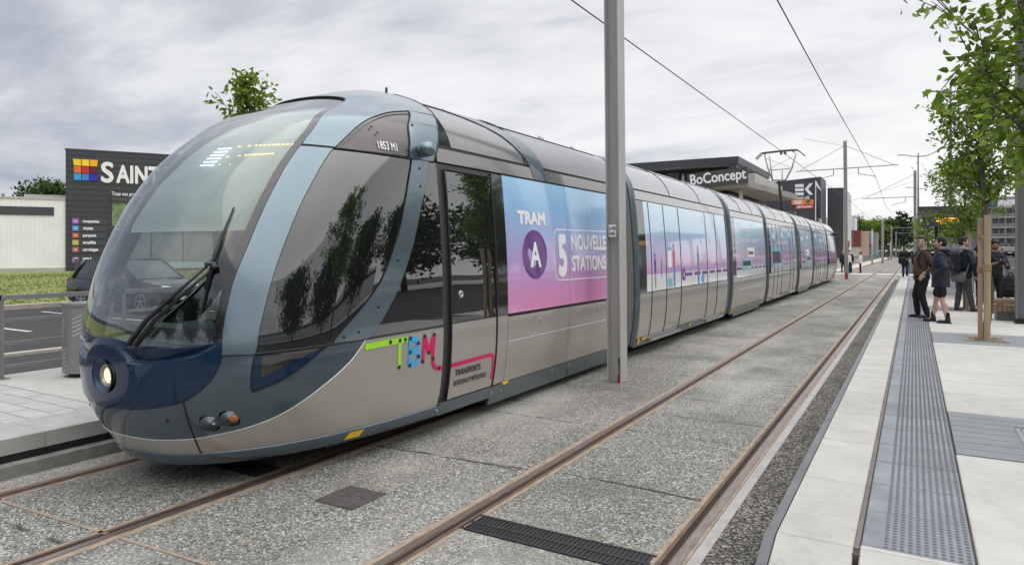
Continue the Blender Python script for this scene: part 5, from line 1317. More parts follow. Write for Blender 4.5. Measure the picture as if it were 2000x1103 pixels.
t5 = copy_tree(pear); put(t5, (-9.0, 13.4, .3), .9, 'young pear tree farther along the left platform, hidden behind the tram', G1, .9)
t6 = make_tree('pear_tree', 21, 4.2, 1.7, .95, .12, 1500, M_leafD, .045, nb=22); put(t6, (.62, 42.5, .3), .3, 'light green tree between the shelter and the walking man', G1, .9)
def stake(x, y, h, lab, r=.048):
    o = MB().tube([(x, y, .28), (x, y, h * .5), (x, y, h)], [r, r * 1.02, r], 14).build('tree_stake', M_stake, angle=50); tag(o, lab, 'stake', 'wooden tree stakes')
    b = MB(); b.lathe([(r + .004, 0), (r + .012, .01), (r + .012, .11), (r + .004, .12)], 14, Matrix.Translation((x, y, h - .95)), cap=False); b.build('strap', mat('stake_strap', (.30, .20, .11), .9), o); return o
stake(1.075, 14.12, 2.44, 'thick pale wooden stake, right one of the pair at the tree by the bench', .050); stake(.985, 14.25, 2.40, 'slimmer darker wooden stake, left one of the pair by the bench', .036)
MB().tube([(.97, 14.2, 2.05), (1.06, 14.4, 2.08)], .035, 8).build('tie', MATS['stake_strap']).parent = bpy.data.objects['tree_stake.001']
stake(1.20, 21.3, 2.5, 'wooden stake behind the head of the man with the grey bag', .055); stake(-8.0, 6.0, 2.2, 'wooden stake of the left platform tree, seen through the windscreen', .05)
stake(.55, 42.3, 2.2, 'distant wooden stake under the light green tree', .05)
G2 = 'trees beyond the far crossing'
oak = make_tree('broadleaf_tree', 5, 9.5, 1.6, 4.3, .44, 5600, M_leafB, .22, nb=26, upright=.45, droop=.2)
oak2 = make_tree('broadleaf_tree', 6, 8.5, 1.2, 4.2, .44, 4600, M_leafD, .2, nb=26, upright=.4, droop=.2)
put(oak, (-86, 41, .4), 0, 'round topped green tree rising behind the pale corrugated wall', 'trees behind the shops', .98)
o2 = copy_tree(oak2); put(o2, (-92, 31, .4), 1, 'lower green tree behind the pale wall near the left edge', 'trees behind the shops', .85)
WOOD = [(-21, 232, 1.1), (-16.5, 228, 1.25), (-11.5, 236, 1.3), (-8, 246, 1.2), (-15, 262, 1.45), (-5, 262, 1.3), (-22, 250, 1.35)]
for i, (x, y, s) in enumerate(WOOD):
    o = copy_tree(oak if i % 2 else oak2) if i else oak2
    put(o, (x, y, 0), i * 1.3, ['yellowish round tree of the distant woods above the railing', 'dark round tree of the distant woods above the railing'][i % 2], G2, s)
rng_ = np.random.default_rng(9); n_ = 5200; P_ = np.stack([rng_.uniform(-34, 40, n_), rng_.uniform(214, 219, n_), rng_.uniform(.1, 3.2, n_) + rng_.normal(0, .15, n_)], -1)
vs_, f_ = leaf_mesh(P_, np.tile([[0, -.5, .4]], (n_, 1)), .6, rng_, .1); me_ = bpy.data.meshes.new('hedge'); me_.from_pydata(vs_.tolist(), [], f_.tolist()); tag(link('hedge', me_, M_leafB), 'long dark green hedge closing the view at the far end of the tracks', 'hedge')
def make_pine(seed, H):
    rng = np.random.default_rng(seed); b = MB(); b.tube([(0, 0, 0), (.2, .1, H * .5), (.1, 0, H * .96)], [.28, .2, .06], 8); P = []; D = []
    for i in range(26):
        h = H * (.22 + .74 * (i / 25)); L = 4.6 * (1 - .75 * (i / 25)) * rng.uniform(.6, 1.15); az = i * 2.4; d = V((math.cos(az), math.sin(az), .12)); e = V((.1, 0, h)) + d * L
        b.tube([(.1, 0, h), e], [.07, .02], 5)
        for k in range(70):
            t_ = rng.uniform(.3, 1.05); q = V((.1, 0, h)) + d * L * t_ + V(rng.normal(0, .38, 3)) * V((1, 1, .45)); P.append(tuple(q)); D.append((d.x, d.y, .3))
    vs, f = leaf_mesh(np.array(P), np.array(D), .55, rng, .0); root = empty('pine_tree'); b.build('trunk', M_bark, root); me = bpy.data.meshes.new('crown'); me.from_pydata(vs.tolist(), [], f.tolist()); link('crown', me, M_leafC, root); return root
pine = make_pine(4, 12)
for i, (x, y, s, l) in enumerate(((-2.6, 225, .98 * 1.08, 'dark pine with its flat top left of the post behind the passengers'), (1.2, 232, .9, 'dark pine partly hidden by the post behind the passengers'), (-6.3, 238, .78, 'shortest dark pine at the left of the pines'), (5, 240, .86, 'dark pine right of the far lamp masts'))):
    o = pine if i == 0 else copy_tree(pine); put(o, (x, y, 0), i, l, 'dark pines beyond the crossing', s)
G3 = 'roadside trees across the right road'
BEH = ((9, -16, .9, 'tree behind the camera, seen only as a reflection in the windscreen'), (2, -20, 1.0, 'tree behind the camera, mirrored in the dark nose'), (-7, -22, .95, 'tree far behind the camera, mirrored in the nose left of the headlight'))  # unseen trees added behind the camera to darken reflections in the nose
for i, (x, y, s, l) in enumerate(BEH + ((24.5, 162, .72, 'dark green tree before the pale apartment block at the right edge'), (21, 170, .55, 'small green tree left of the photographer, before the apartment block'), (22.5, 16, .95, 'roadside tree opposite the cab, seen only as a reflection in its window'), (23, 26, 1.05, 'full roadside tree mirrored in the cab side window'), (22.5, 37, 1.0, 'roadside tree mirrored in the small rear cab window'), (23, 50, 1.05, 'roadside tree mirrored in the glass of the cab door'), (22.5, 6, 1.0, 'roadside tree mirrored low in the navy nose'))):
    o = copy_tree(oak); put(o, (x, y, rz(y) + .1), i * .9 + .3, l, G3, s)

# ------------------------------------------------------------------ buildings
def clad(name, col, pitch, axis='Z', rough=.55, strength=.5):
    """metal cladding with fine grooves at a fixed pitch along one axis of the object"""
    m = bpy.data.materials.new(name); nt, N, L, p = nodes_of(m); p.inputs['Roughness'].default_value = rough
    tc = N.new('ShaderNodeTexCoord'); w = N.new('ShaderNodeTexWave'); w.bands_direction = axis; w.inputs['Scale'].default_value = .314159 / pitch
    L.new(tc.outputs['Object'], w.inputs['Vector'])
    n = N.new('ShaderNodeTexNoise'); n.inputs['Scale'].default_value = .8; n.inputs['Detail'].default_value = 5; L.new(tc.outputs['Object'], n.inputs['Vector'])
    r = N.new('ShaderNodeValToRGB'); r.color_ramp.elements[0].color = c4([c * .82 for c in col]); r.color_ramp.elements[1].color = c4([c * 1.1 for c in col]); L.new(n.outputs['Fac'], r.inputs[0])
    pw = N.new('ShaderNodeMath'); pw.operation = 'POWER'; pw.inputs[1].default_value = .35; L.new(w.outputs['Fac'], pw.inputs[0])
    b = N.new('ShaderNodeBump'); b.inputs['Strength'].default_value = strength; b.inputs['Distance'].default_value = .03; L.new(pw.outputs[0], b.inputs['Height'])
    L.new(r.outputs[0], p.inputs['Base Color']); L.new(b.outputs[0], p.inputs['Normal']); return m
C_dark = clad('anthracite_cladding', (.045, .049, .060), .42); C_anth = mat('anthracite_panel', (.060, .064, .077), .5, var=(.4, .12)); C_white = clad('pale_corrugated', (.88, .88, .875), .28, 'X', .6, .6)
C_glassd = mat('dark_window', (.03, .035, .04), .08, coat=.6); C_pale = mat('pale_render', (.50, .49, .46), .85, var=(.6, .12)); C_shut = clad('shutter_grey', (.22, .24, .25), .12); C_lt = mat('light_concrete', (.46, .455, .44), .85, var=(.35, .18))
Dv = V((.521, .853, 0)).normalized(); SB = empty('carpet_shop', (-53.55, 26.5, .35), math.atan2(Dv.y, Dv.x), 'anthracite shop with multicoloured square logo and white SAINT lettering', 'shop')
# local: x along the facade, -y towards the tracks
def lb(b, x0, x1, z0, z1, y0, y1): return b.box((x0, y0, z0 - .35), (x1, y1, z1 - .35))
lb(MB(), 0, 26, 0, 9.2, 0, 16).build('wall', C_dark, SB)
lb(MB(), -.04, 26.04, 9.2, 9.32, -.04, 16).build('coping', C_anth, SB)
for i, (c, xx) in enumerate((((.90, .62, .03), 0), ((.95, .66, .04), 1), ((.93, .45, .01), 2), ((.80, .17, .02), 0), ((.62, .015, .03), 1), ((.13, .012, .03), 2), ((.03, .36, .72), 0), ((.06, .22, .60), 1), ((.02, .03, .50), 2))):
    r_ = i // 3; x0 = .52 + xx * .50; z0 = 8.08 - r_ * .53; e = [.06, 0, -.0][xx] if r_ == 0 else 0
    sk_ = {0: (-.06 if xx == 0 else .06 if xx == 2 else 0), 1: 0, 2: 0}[r_]
    b = MB(); b.prism([(x0 + (-.0), z0 - .35), (x0 + .45, z0 - .35), (x0 + .45 + (sk_ if xx == 2 else 0), z0 + .48 - .35), (x0 + (sk_ if xx == 0 else 0), z0 + .48 - .35)], 'y', -.09, -.003); b.build('logo_square', mat('logo_%d' % i, c, .4), SB)
sl_ = lambda x, z: frame_fn((x, -.03, z - .35), (1, 0, 0), (0, 0, 1))
text('shop_lettering', 'S', 2.08, D_white, sl_(2.2, 6.98), SB, bold=.06, xs=.90, extrude=.04); text('shop_lettering', 'AINT MACLOU', 1.82, D_white, sl_(3.26, 6.98), SB, bold=.07, xs=.66, spacing=1.04, extrude=.04)
text('slogan_lettering', 'Tous vos projets', .40, D_white, sl_(2.92, 5.98), SB, bold=.008, xs=.72)
for i, (w, c) in enumerate((('moquettes', (.40, .12, .60)), ('vinyles', (.08, .30, .75)), ('parquets', (.52, .10, .06)), ('stratifiés', (.45, .42, .05)), ('carrelages', (.50, .12, .08)), ('pose à\ndomicile', (.45, .12, .58)))):
    z0 = 3.76 - i * .525 - (.24 if i == 5 else 0)
    s_ = lb(MB(), .41, 2.62, z0, z0 + (.47 if i < 5 else .50), -.05, -.003).build('product_sign', C_anth, SB); lb(MB(), .42, .82, z0 + .05, z0 + .44, -.062, -.052).build('icon', mat('icon_%d' % i, c, .5), s_)
    lb(MB(), .52, .72, z0 + .2, z0 + .28, -.066, -.063).build('icon_mark', mat('icon_pale', (.7, .65, .75), .5), s_)
    text('sign_lettering', w, .30 if i < 5 else .26, D_white, frame_fn((1.08, -.055, z0 + (.15 if i < 5 else .29) - .35), (1, 0, 0), (0, 0, 1)), s_, bold=.011, xs=.80)
lb(MB(), 2.95, 8.6, 3.7, 5.55, -.04, -.003).build('banner', mat('garden_banner', (.30, .42, .22), .6, var=(.9, .9, (.02, .05, .035))), SB); lb(MB(), 2.95, 8.6, 5.55, 5.82, -.3, -.003).build('canopy', P_blackg, SB)
for x0 in (3.4, 5.6, 7.8): lb(MB(), x0, x0 + 2.1, .5, 3.35, -.03, -.003).build('shutter', C_shut, SB)
lb(MB(), 3.2, 10.1, 3.36, 3.52, -.25, -.003).build('lintel', C_lt, SB); lb(MB(), 3.4, 9.9, .45, .95, -.05, -.031).build('low_window', mat('pale_glass', (.42, .50, .47), .2), SB)  # low window in an even pale green-grey
lb(MB(), 10.4, 13.2, 3.0, 6.2, -.06, -.003).build('banner', C_anth, SB)
for i, c in enumerate(((.06, .1, .5), (.06, .35, .15), (.06, .35, .5), (.05, .3, .1))): lb(MB(), 10.5, 10.9, 5.6 - i * .6, 5.95 - i * .6, -.075, -.062).build('icon', mat('icon_far_%d' % i, c, .5), SB)
WB = empty('warehouse', (-53.55 + .3, 26.5 + .2, .35), math.atan2(Dv.y, Dv.x), 'low pale corrugated warehouse with a dark band on the far left', 'warehouse')
lb(MB(), -34, -.02, .58, 5.52, .3, 14).build('wall', C_white, WB); lb(MB(), -34, -.02, .0, .58, .25, 14).build('plinth', C_lt, WB); lb(MB(), -34.05, -.02, 5.52, 5.68, .24, 14).build('coping', C_pale, WB)
lb(MB(), -34, -1.05, 4.38, 4.98, .22, .299).build('dark_band', C_anth, WB); lb(MB(), -3.0, -.02, 5.68, 5.95, 1.5, 6).build('roof_unit', C_pale, WB)
def bollard(p, lab):
    o = MB().lathe([(.11, 0), (.11, 1.05), (.09, 1.1), (.02, 1.12)], 14, Matrix.Translation(p)).build('bollard', C_anth, angle=40); MB().lathe([(.114, .9), (.114, .96)], 14, Matrix.Translation(p), cap=False).build('band', D_white, o); return tag(o, lab, 'bollard', 'bollards before the carpet shop')
bollard((-52.5, 26.7, .35), 'dark bollard under the lowest product sign'); bollard((-47.5, 34.2, .35), 'dark bollard seen through the windscreen above the car bonnet')
rk = MB(); rk.ell((-26.9, 10.3, .18), (.55, .4, .16), 12, 7); o = rk.build('boulder', mat('pale_rock', (.48, .42, .35), .9, var=(3, .3), bump=(9, .8)), smooth=True); tag(o, 'pale flat boulder lying on the grass bank', 'boulder')
# furniture store with terrace and big cantilevered slab (far along the left road)
FB = empty('furniture_store', (-21.06, 97.84, 0), 0, 'dark store with white BoConcept sign, terrace cafe and long concrete canopy', 'shop')
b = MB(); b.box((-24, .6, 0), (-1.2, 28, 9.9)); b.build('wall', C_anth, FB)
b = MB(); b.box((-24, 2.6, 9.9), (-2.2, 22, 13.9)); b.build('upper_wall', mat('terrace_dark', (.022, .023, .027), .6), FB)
b = MB(); b.box((-24, 0, 13.95), (0, 24, 14.95)); b.build('roof', C_anth, FB); MB().box((-23.8, .2, 13.88), (-.2, 23.8, 13.948)).build('soffit', C_lt, FB)
MB().box((-1.2, .1, 12.0), (-.3, 1.2, 13.88)).build('pier', C_anth, FB)
b = MB(); b.box((-24, 0, 10.5), (2.0, 1.4, 11.2)); b.box((.1, 1.4, 10.5), (2.0, 24, 12.6)); b.build('terrace_wall', C_lt, FB)
b = MB(); b.add([(2.0, -3.2, 10.35), (4.4, 24, 10.2), (-24, 24, 10.2), (-24, -3.2, 10.35), (2.0, -3.2, 11.1), (4.4, 24, 11.15), (-24, 24, 11.15), (-24, -3.2, 11.1)], [(0, 1, 2, 3)[::-1], (4, 5, 6, 7), (0, 1, 5, 4), (1, 2, 6, 5), (2, 3, 7, 6), (3, 0, 4, 7)]); b.build('canopy', mat('shaded_concrete', (.27, .265, .25), .9, var=(.35, .2)), FB)  # canopy concrete darkened in its colour for the shade under the overhang
b = MB(); b.add([(-6.1, -3.6, 10.40), (2.0, -3.6, 11.0), (2.0, -3.6, 12.98), (-6.1, -3.6, 12.46), (-6.1, -3.2, 10.40), (2.0, -3.2, 11.0), (2.0, -3.2, 12.98), (-6.1, -3.2, 12.46)], [(0, 1, 2, 3), (7, 6, 5, 4), (0, 4, 5, 1), (1, 5, 6, 2), (2, 6, 7, 3), (3, 7, 4, 0)]); sg_ = b.build('sign_board', C_anth, FB)
text('sign_lettering', 'BoConcept', 1.95, D_white, frame_fn((-5.75, -3.62, 10.93), (1, 0, .070), (-.070, 0, 1)), sg_, bold=.045, xs=.84)
text('cafe_lettering', 'Canopée café', 1.25, mat('faded_lettering', (.20, .20, .20), .6), frame_fn((-8.6, 2.58, 12.05), (1, 0, 0), (0, 0, 1)), FB, bold=.01, xs=.80)
for x in (-4.9, -2.9): MB().ell((x, 2.5, 13.3), (.35, .05, .2), M=Matrix.Rotation(.5, 4, 'Y')).build('leaf_sign', mat('leaf_green', (.10, .35, .04), .5), FB)
b = MB()
for k in range(7): b.box((-11, 2.5, 12.0 + k * .22), (-9.2, 2.58, 12.09 + k * .22))
b.build('louvres', mat('louvre_tan', (.30, .26, .20), .7), FB)
for x in (-8.3, -1.6, -.4): MB().lathe([(.30, 0), (.22, 1.2), (.06, 1.75)], 8, Matrix.Translation((x, 1.8, 11.4 if x < -5 else 11.9))).build('folded_parasol', C_pale, FB)
b = MB(); b.box((.3, -1, 8.2), (.42, 1, 10.2)); b.build('column', C_lt, FB)
for x in (-20, -15.5, -11, -6.5): MB().box((x, .55, .6), (x + 4, .598, 7.5)).build('shop_window', C_glassd, FB)
# EK block
EB = empty('anthracite_block', (-15.29, 141.85, 0), 0, 'tall anthracite block with white EK sign and coloured tenant panels', 'shop')
b = MB(); b.prism([(-14, 0), (0, 0), (0, 15.88), (-14, 14.9)], 'y', 0, 9); b.build('wall', C_anth, EB)
b = MB(); b.prism([(.02, 0), (2.95, 0), (2.95, 14.55), (.02, 14.62)], 'y', 11.5, 27); b.build('rear_wall', C_anth, EB)
b = MB(); b.box((2.96, 11.6, 0), (3.3, 27, 14.0)); b.build('side_wall', mat('pale_green_white', (.50, .55, .52), .7), EB)
for z0, z1 in ((7.4, 9.2), (10.2, 12.8), (3, 6)): MB().box((3.3, 13, z0), (3.34, 17, z1)).build('window', C_glassd, EB)
for k in range(3): MB().box((-4.55, -.1, 14.05 - k * .80), (-3.0, -.003, 14.62 - k * .80)).build('sign_bar', D_white, EB)
b = MB(); b.prism([(-1.35, 14.68), (-1.95, 14.68), (-2.85, 13.6), (-1.95, 12.48), (-1.35, 12.48), (-2.18, 13.6)], 'y', -.1, -.003); b.build('sign_chevron', D_white, EB)
text('tenant_lettering', 'Canopée café', .86, D_white, frame_fn((-5.1, -.03, 11.72), (1, 0, 0), (0, 0, 1)), EB, bold=.016, xs=.66)
s_ = MB().box((-5.2, -.1, 10.68), (-1.26, -.003, 11.58)).build('tenant_panel', mat('panel_orange', (.80, .25, .04), .5), EB); text('tenant_lettering', 'BASIC', .95, D_white, frame_fn((-4.7, -.12, 10.80), (1, 0, 0), (0, 0, 1)), s_, bold=.05, xs=.60); text('tenant_lettering', 'FIT', .95, C_anth, frame_fn((-2.55, -.12, 10.80), (1, 0, 0), (0, 0, 1)), s_, bold=.05, xs=.66)
s_ = MB().box((-4.46, -.1, 9.85), (-1.26, -.003, 10.66)).build('tenant_panel', mat('panel_red', (.50, .03, .03), .5), EB); text('tenant_lettering', 'CHULLANKA', .62, D_white, frame_fn((-3.75, -.12, 10.05), (1, 0, 0), (0, 0, 1)), s_, bold=.02, xs=.62)
MB().prism([(-4.3, 9.95), (-4.1, 9.95), (-3.95, 10.35), (-3.8, 9.95), (-3.6, 9.95), (-3.95, 10.6)], 'y', -.13, -.103).build('logo_mark', D_white, s_)
b = MB(); b.box((-.95, -.2, 0), (-.80, -.003, 15.1)); b.prism([(-.80, 14.2), (-.0, 13.2), (-.0, 13.5), (-.80, 15.1)], 'y', -.2, -.003); b.build('white_fin', D_white, EB); MB().box((-.78, -.12, 3), (-.25, -.003, 14)).build('slot_window', C_glassd, EB)
MB().tube([(.1, -2, 0), (.1, -2, 7.8)], .28, 10).build('chimney', M_post, EB)
# red brown shop beyond
RB = empty('brown_shop', (-13.6, 177, 0), 0, 'red brown shop with a line drawing of an armchair over a white base', 'shop')
MB().box((-8, 0, 2.7), (3.0, 10, 6.5)).build('wall', mat('red_brown_cladding', (.165, .05, .045), .6, var=(.6, .12)), RB); MB().box((-8, .2, 0), (3.0, 10, 2.7)).build('base_wall', C_pale, RB); MB().box((-8, 4, 6.5), (1.6, 10, 9.7)).build('upper_wall', mat('white_sheet', (.75, .75, .78), .5), RB)
MB().box((3.0, .5, 0), (4.6, 11, 6.3)).build('pink_strip', clad('pale_pink_strips', (.50, .36, .30), .9, 'X'), RB); MB().box((4.6, .8, 0), (6.2, 11, 6.0)).build('grey_wing', C_shut, RB)
b = MB(); ch = [(-.6, 4.3), (-.5, 5.9), (.7, 6.1), (1.5, 5.6), (1.2, 4.6), (1.4, 3.4), (.9, 3.2), (-.6, 3.2)]; b.tube([(x, -.02, z) for x, z in cr(ch, 4)], .05, 5); b.tube([(-.5, -.02, 4.3), (.9, -.02, 4.2), (1.2, -.02, 4.6)], .05, 5); b.build('armchair_drawing', mat('line_pale', (.42, .32, .30), .6), RB)
MB().box((-1.2, .12, 0), (-.3, .198, 2.3)).build('door', C_glassd, RB)
# apartment block at the right
AB = empty('apartment_block', (20.0, 256, 0), -.12, 'pale curved apartment block with rows of balconies at the right edge', 'building')
MB().box((-2.6, 1, 0), (22, 14, 15.2)).build('wall', mat('apartment_grey', (.26, .265, .27), .7, var=(.3, .1)), AB); MB().box((.6, 2, 15.2), (22, 13, 18.0)).build('penthouse', C_pale, AB)
MB().box((.3, 1.6, 18.0), (22.4, 13.4, 18.35)).build('roof', C_pale, AB)
for k in range(5):
    b = MB(); b.rbox((-3.2, -.4, 2.6 + k * 3.05), (22, 1, 3.0 + k * 3.05), .2); b.build('balcony_slab', C_pale, AB)
for k in range(5):
    for j in range(7):
        w = MB().box((-2.2 + j * 3.4, .93, 3.1 + k * 3.05 - 3.05), (.2 + j * 3.4, .998, 5.4 + k * 3.05 - 3.05)).build('window', C_glassd, AB); MB().box((-1.05 + j * 3.4, .90, 3.1 + k * 3.05 - 3.05), (-.95 + j * 3.4, .929, 5.4 + k * 3.05 - 3.05)).build('frame', D_white, w)
    b = MB(); b.box((-3.1, -.38, 3.0 + k * 3.05), (22, -.34, 4.0 + k * 3.05)); b.build('balcony_rail', glass('balcony_glass_%d' % k, (.5, .52, .54), .1, body=(.3, .3, .3), bodyfac=.4), AB)
for j in range(8): MB().box((-2.9 + j * 3.4, -.30, 0), (-2.7 + j * 3.4, .9, 15)).build('fin', C_pale, AB)
MB().box((1.0, -.6, 15.3), (9.5, -.5, 17.2)).build('banner', D_white, AB); MB().box((-.4, -.62, 15.1), (2.2, -.52, 17.3)).build('banner_blue', mat('banner_blue', (.02, .08, .30), .5), AB)
# long hall across the right road (mirrored in the tram)
HB = empty('roadside_hall', (58, -20, 0), 0, 'long pale roadside hall across the right road, mirrored in the tram', 'warehouse')
MB().box((0, 0, 0), (20, 90, 6)).build('wall', C_white, HB); MB().box((-.05, 0, 4.4), (-.003, 90, 5.2)).build('dark_band', C_anth, HB)

# ------------------------------------------------------------------ cars
def car(loc, rz_, paint_m, lab, grp, L=4.4, H=1.62, W=1.83, suv=True, rear_lights=True):
    t = empty('parked_car', loc, rz_, lab, 'car', grp); hw = W / 2
    def ring(x, zb, zt, w, tuck=.9):
        return [(x, -w * .93, zb), (x, -w, zb + (zt - zb) * .35), (x, -w, zb + (zt - zb) * .75), (x, -w * tuck, zt), (x, 0, zt + .025), (x, w * tuck, zt), (x, w, zb + (zt - zb) * .75), (x, w, zb + (zt - zb) * .35), (x, w * .93, zb)]
    gc = .22; f = H / 1.62
    st = [(-L / 2, .50, .80, hw * .80), (-L / 2 + .06, .34, 1.00 * f, hw * .92), (-L / 2 + .45, gc, 1.05 * f, hw * .98), (-L * .2, gc, 1.03 * f, hw), (L * .08, gc, 1.0 * f, hw), (L * .20, gc, 1.0 * f, hw), (L * .34, gc, .94 * f, hw * .99), (L / 2 - .22, .26, .84 * f, hw * .93), (L / 2 - .04, .34, .72 * f, hw * .80), (L / 2, .42, .62 * f, hw * .70)]
    MB().loft([ring(*s_) for s_ in st]).build('body', paint_m, t, angle=40)
    gl = [(-L / 2 + .28, 1.0 * f, 1.06 * f, hw * .86), (-L / 2 + .75, 1.0 * f, H - .06, hw * .74), (-L * .08, 1.0 * f, H - .005, hw * .76), (L * .06, .98 * f, H - .03, hw * .75), (L * .24, .97 * f, 1.02 * f, hw * .84)]
    def gring(x, zb, zt, w): return [(x, -hw * .93, zb), (x, -(w + hw * .93) / 2 * 1.02, (zb + zt) / 2), (x, -w, zt - .02), (x, -w * .8, zt), (x, w * .8, zt), (x, w, zt - .02), (x, (w + hw * .93) / 2 * 1.02, (zb + zt) / 2), (x, hw * .93, zb)]
    MB().loft([gring(*s_) for s_ in gl]).build('windows', C_glassd, t, angle=30)
    b = MB()
    R = [(-L / 2 + .62, H - .10, hw * .74), (-L / 2 + .80, H - .035, hw * .74), (-L * .08, H + .012, hw * .76), (L * .07, H - .02, hw * .745)]
    b.loft([[(x, -w, z - .03), (x, -w * .8, z), (x, w * .8, z), (x, w, z - .03), (x, w * .8, z - .05), (x, -w * .8, z - .05)] for x, z, w in R]); b.build('roof', paint_m, t, angle=40)
    for s_ in (-1, 1):
        p = MB(); p.tube([(L * .235, s_ * hw * .90, 1.0 * f), (L * .07, s_ * hw * .765, H - .04)], .03, 6); p.build('window_pillar', paint_m, t, smooth=True); p = MB(); p.tube([(-L * .06, s_ * hw * .945, 1.0 * f), (-L * .07, s_ * hw * .775, H - .02)], .035, 6); p.build('window_pillar', paint_m, t, smooth=True); p = MB(); p.tube([(-L / 2 + .42, s_ * hw * .94, 1.03 * f), (-L / 2 + .72, s_ * hw * .76, H - .07)], .05, 6); p.build('window_pillar', paint_m, t, smooth=True)
    for s_ in (-1, 1):
        MB().ell((L * .17, s_ * (hw + .09), 1.03 * f), (.07, .11, .07)).build('mirror', paint_m, t, smooth=True)
        MB().ell((L / 2 - .24, s_ * hw * .66, .76 * f), (.24, .17, .075), M=Matrix.Rotation(-s_ * .45, 4, 'Z')).build('headlight', mat('car_lamp', (.65, .68, .70), .08, coat=1), t, smooth=True)
        MB().rbox((-L / 2 + .0, s_ * hw * .70 - .16, .84 * f), (-L / 2 + .12, s_ * hw * .70 + .16, 1.0 * f), .02).build('tail_light', mat('tail_red', (.45, .01, .01), .2, coat=1), t)
        for x in (-L * .30, L * .315):
            w = MB().lathe([(.20, -.10), (.32, -.10), (.345, -.07), (.345, .07), (.32, .10), (.20, .10)], 28, Matrix.Translation((x, s_ * (hw - .10), .345)) @ Matrix.Rotation(PI / 2, 4, 'X')).build('wheel', P_rubber, t, angle=35)
            r_ = MB(); Mx = Matrix.Translation((x, s_ * (hw + .002), .345)) @ Matrix.Rotation(-s_ * PI / 2, 4, 'X')
            for k in range(5): r_.box((-.025, .03, -.02), (.025, .215, .0), Mx @ Matrix.Rotation(k * 2 * PI / 5, 4, 'Z'))
            r_.lathe([(.05, -.02), (.05, .008), (.01, .012)], 12, Mx); r_.lathe([(.235, -.02), (.235, .0), (.212, .004), (.205, -.02)], 28, Mx, cap=False); r_.build('rim', mat('alloy', (.45, .45, .46), .3, metal=.8), w)
            MB().lathe([(.37, -.02), (.39, -.015), (.39, .0), (.37, .004)], 26, Mx, cap=False).build('wheel_arch', P_rubber, t)
    b = MB(); b.rbox((L / 2 - .10, -hw * .42, .50), (L / 2 + .012, hw * .42, .68), .02); b.build('grille', P_rubber, t); MB().ell((L / 2 + .015, 0, .64 * f), (.015, .09, .05)).build('badge', mat('alloy', (.45, .45, .46), .3, metal=.8), t, smooth=True)
    MB().rbox((L / 2 - .03, -.26, .40), (L / 2 + .01, .26, .50), .005).build('number_plate', D_white, t); MB().rbox((-L / 2 - .015, -.26, .62), (-L / 2 + .05, .26, .73), .005).build('number_plate', D_white, t)
    return t
C_blk = mat('car_black_violet', (.016, .012, .018), .18, metal=.3, coat=1); C_sil = mat('car_silver', (.36, .37, .38), .28, metal=.6, coat=.8); C_blu = mat('car_dark_blue', (.012, .02, .05), .2, coat=1); C_rd = mat('car_red', (.35, .02, .02), .25, coat=1); C_wh = mat('car_white', (.6, .6, .6), .3, coat=.8)
car((-20.95, 12.45, -.02), .10, C_blk, 'black crossover parked with its front to the rails, seen through the windscreen', 'parked cars')
GC = 'cars on the right road'
for i, (x, y, m, l, r_) in enumerate(((14.6, 100, C_sil, 'silver car seen from behind, right of the photographer', PI / 2), (13.4, 112, C_blu, 'dark blue car ahead of the silver car', PI / 2), (15.6, 128, C_wh, 'white car in the distant queue behind the railing', PI / 2), (12.5, 140, C_rd, 'red car in the distant queue behind the railing', PI / 2), (12.2, 126, C_blk, 'black car in the distant queue behind the railing', PI / 2))):
    car((x, y, rz(y)), r_, m, l, GC, H=1.48, L=4.2)
# ------------------------------------------------------------------ people
def remesh(name, b, m, parent, vox=.008, smooth=6, noise=0):
    me = bpy.data.meshes.new(name); me.from_pydata(b.v, [], b.f); bm = bmesh.new(); bm.from_mesh(me); bmesh.ops.recalc_face_normals(bm, faces=bm.faces); bm.to_mesh(me); bm.free()
    o = bpy.data.objects.new(name, me); COL.objects.link(o); r = o.modifiers.new('r', 'REMESH'); r.mode = 'VOXEL'; r.voxel_size = vox; r.adaptivity = 0
    s = o.modifiers.new('s', 'SMOOTH'); s.factor = .5; s.iterations = smooth
    dg = bpy.context.evaluated_depsgraph_get(); me2 = bpy.data.meshes.new_from_object(o.evaluated_get(dg)); bpy.data.objects.remove(o)
    if noise:
        # cloth folds: soft ridges along the fabric
        n = len(me2.vertices); co = np.zeros(n * 3); me2.vertices.foreach_get('co', co); co = co.reshape(-1, 3); no = np.zeros(n * 3); me2.vertices.foreach_get('normal', no); no = no.reshape(-1, 3)
        k = np.sin(co[:, 2] * 46 + np.sin(co[:, 0] * 25) * 2.2 + np.sin(co[:, 1] * 21) * 2) * .6 + np.sin(co[:, 2] * 23 + co[:, 0] * 31 - co[:, 1] * 17) * .5
        co += no * (k * noise)[:, None]; me2.vertices.foreach_set('co', co.ravel()); me2.update()
    return link(name, me2, m, parent, True)
def limb(b, pts, rs, n=12):
    pts = [V(p) for p in pts]; b.tube(pts, rs, n)
    for p, r in zip(pts, rs): b.ell(p, (r, r, r), n, 8)
def rings(b, R, n=20):
    b.loft([[(cx + rx * math.cos(a), cy + ry * math.sin(a), z) for a in np.linspace(0, 2 * PI, n, endpoint=False)] for z, rx, ry, cx, cy in R])
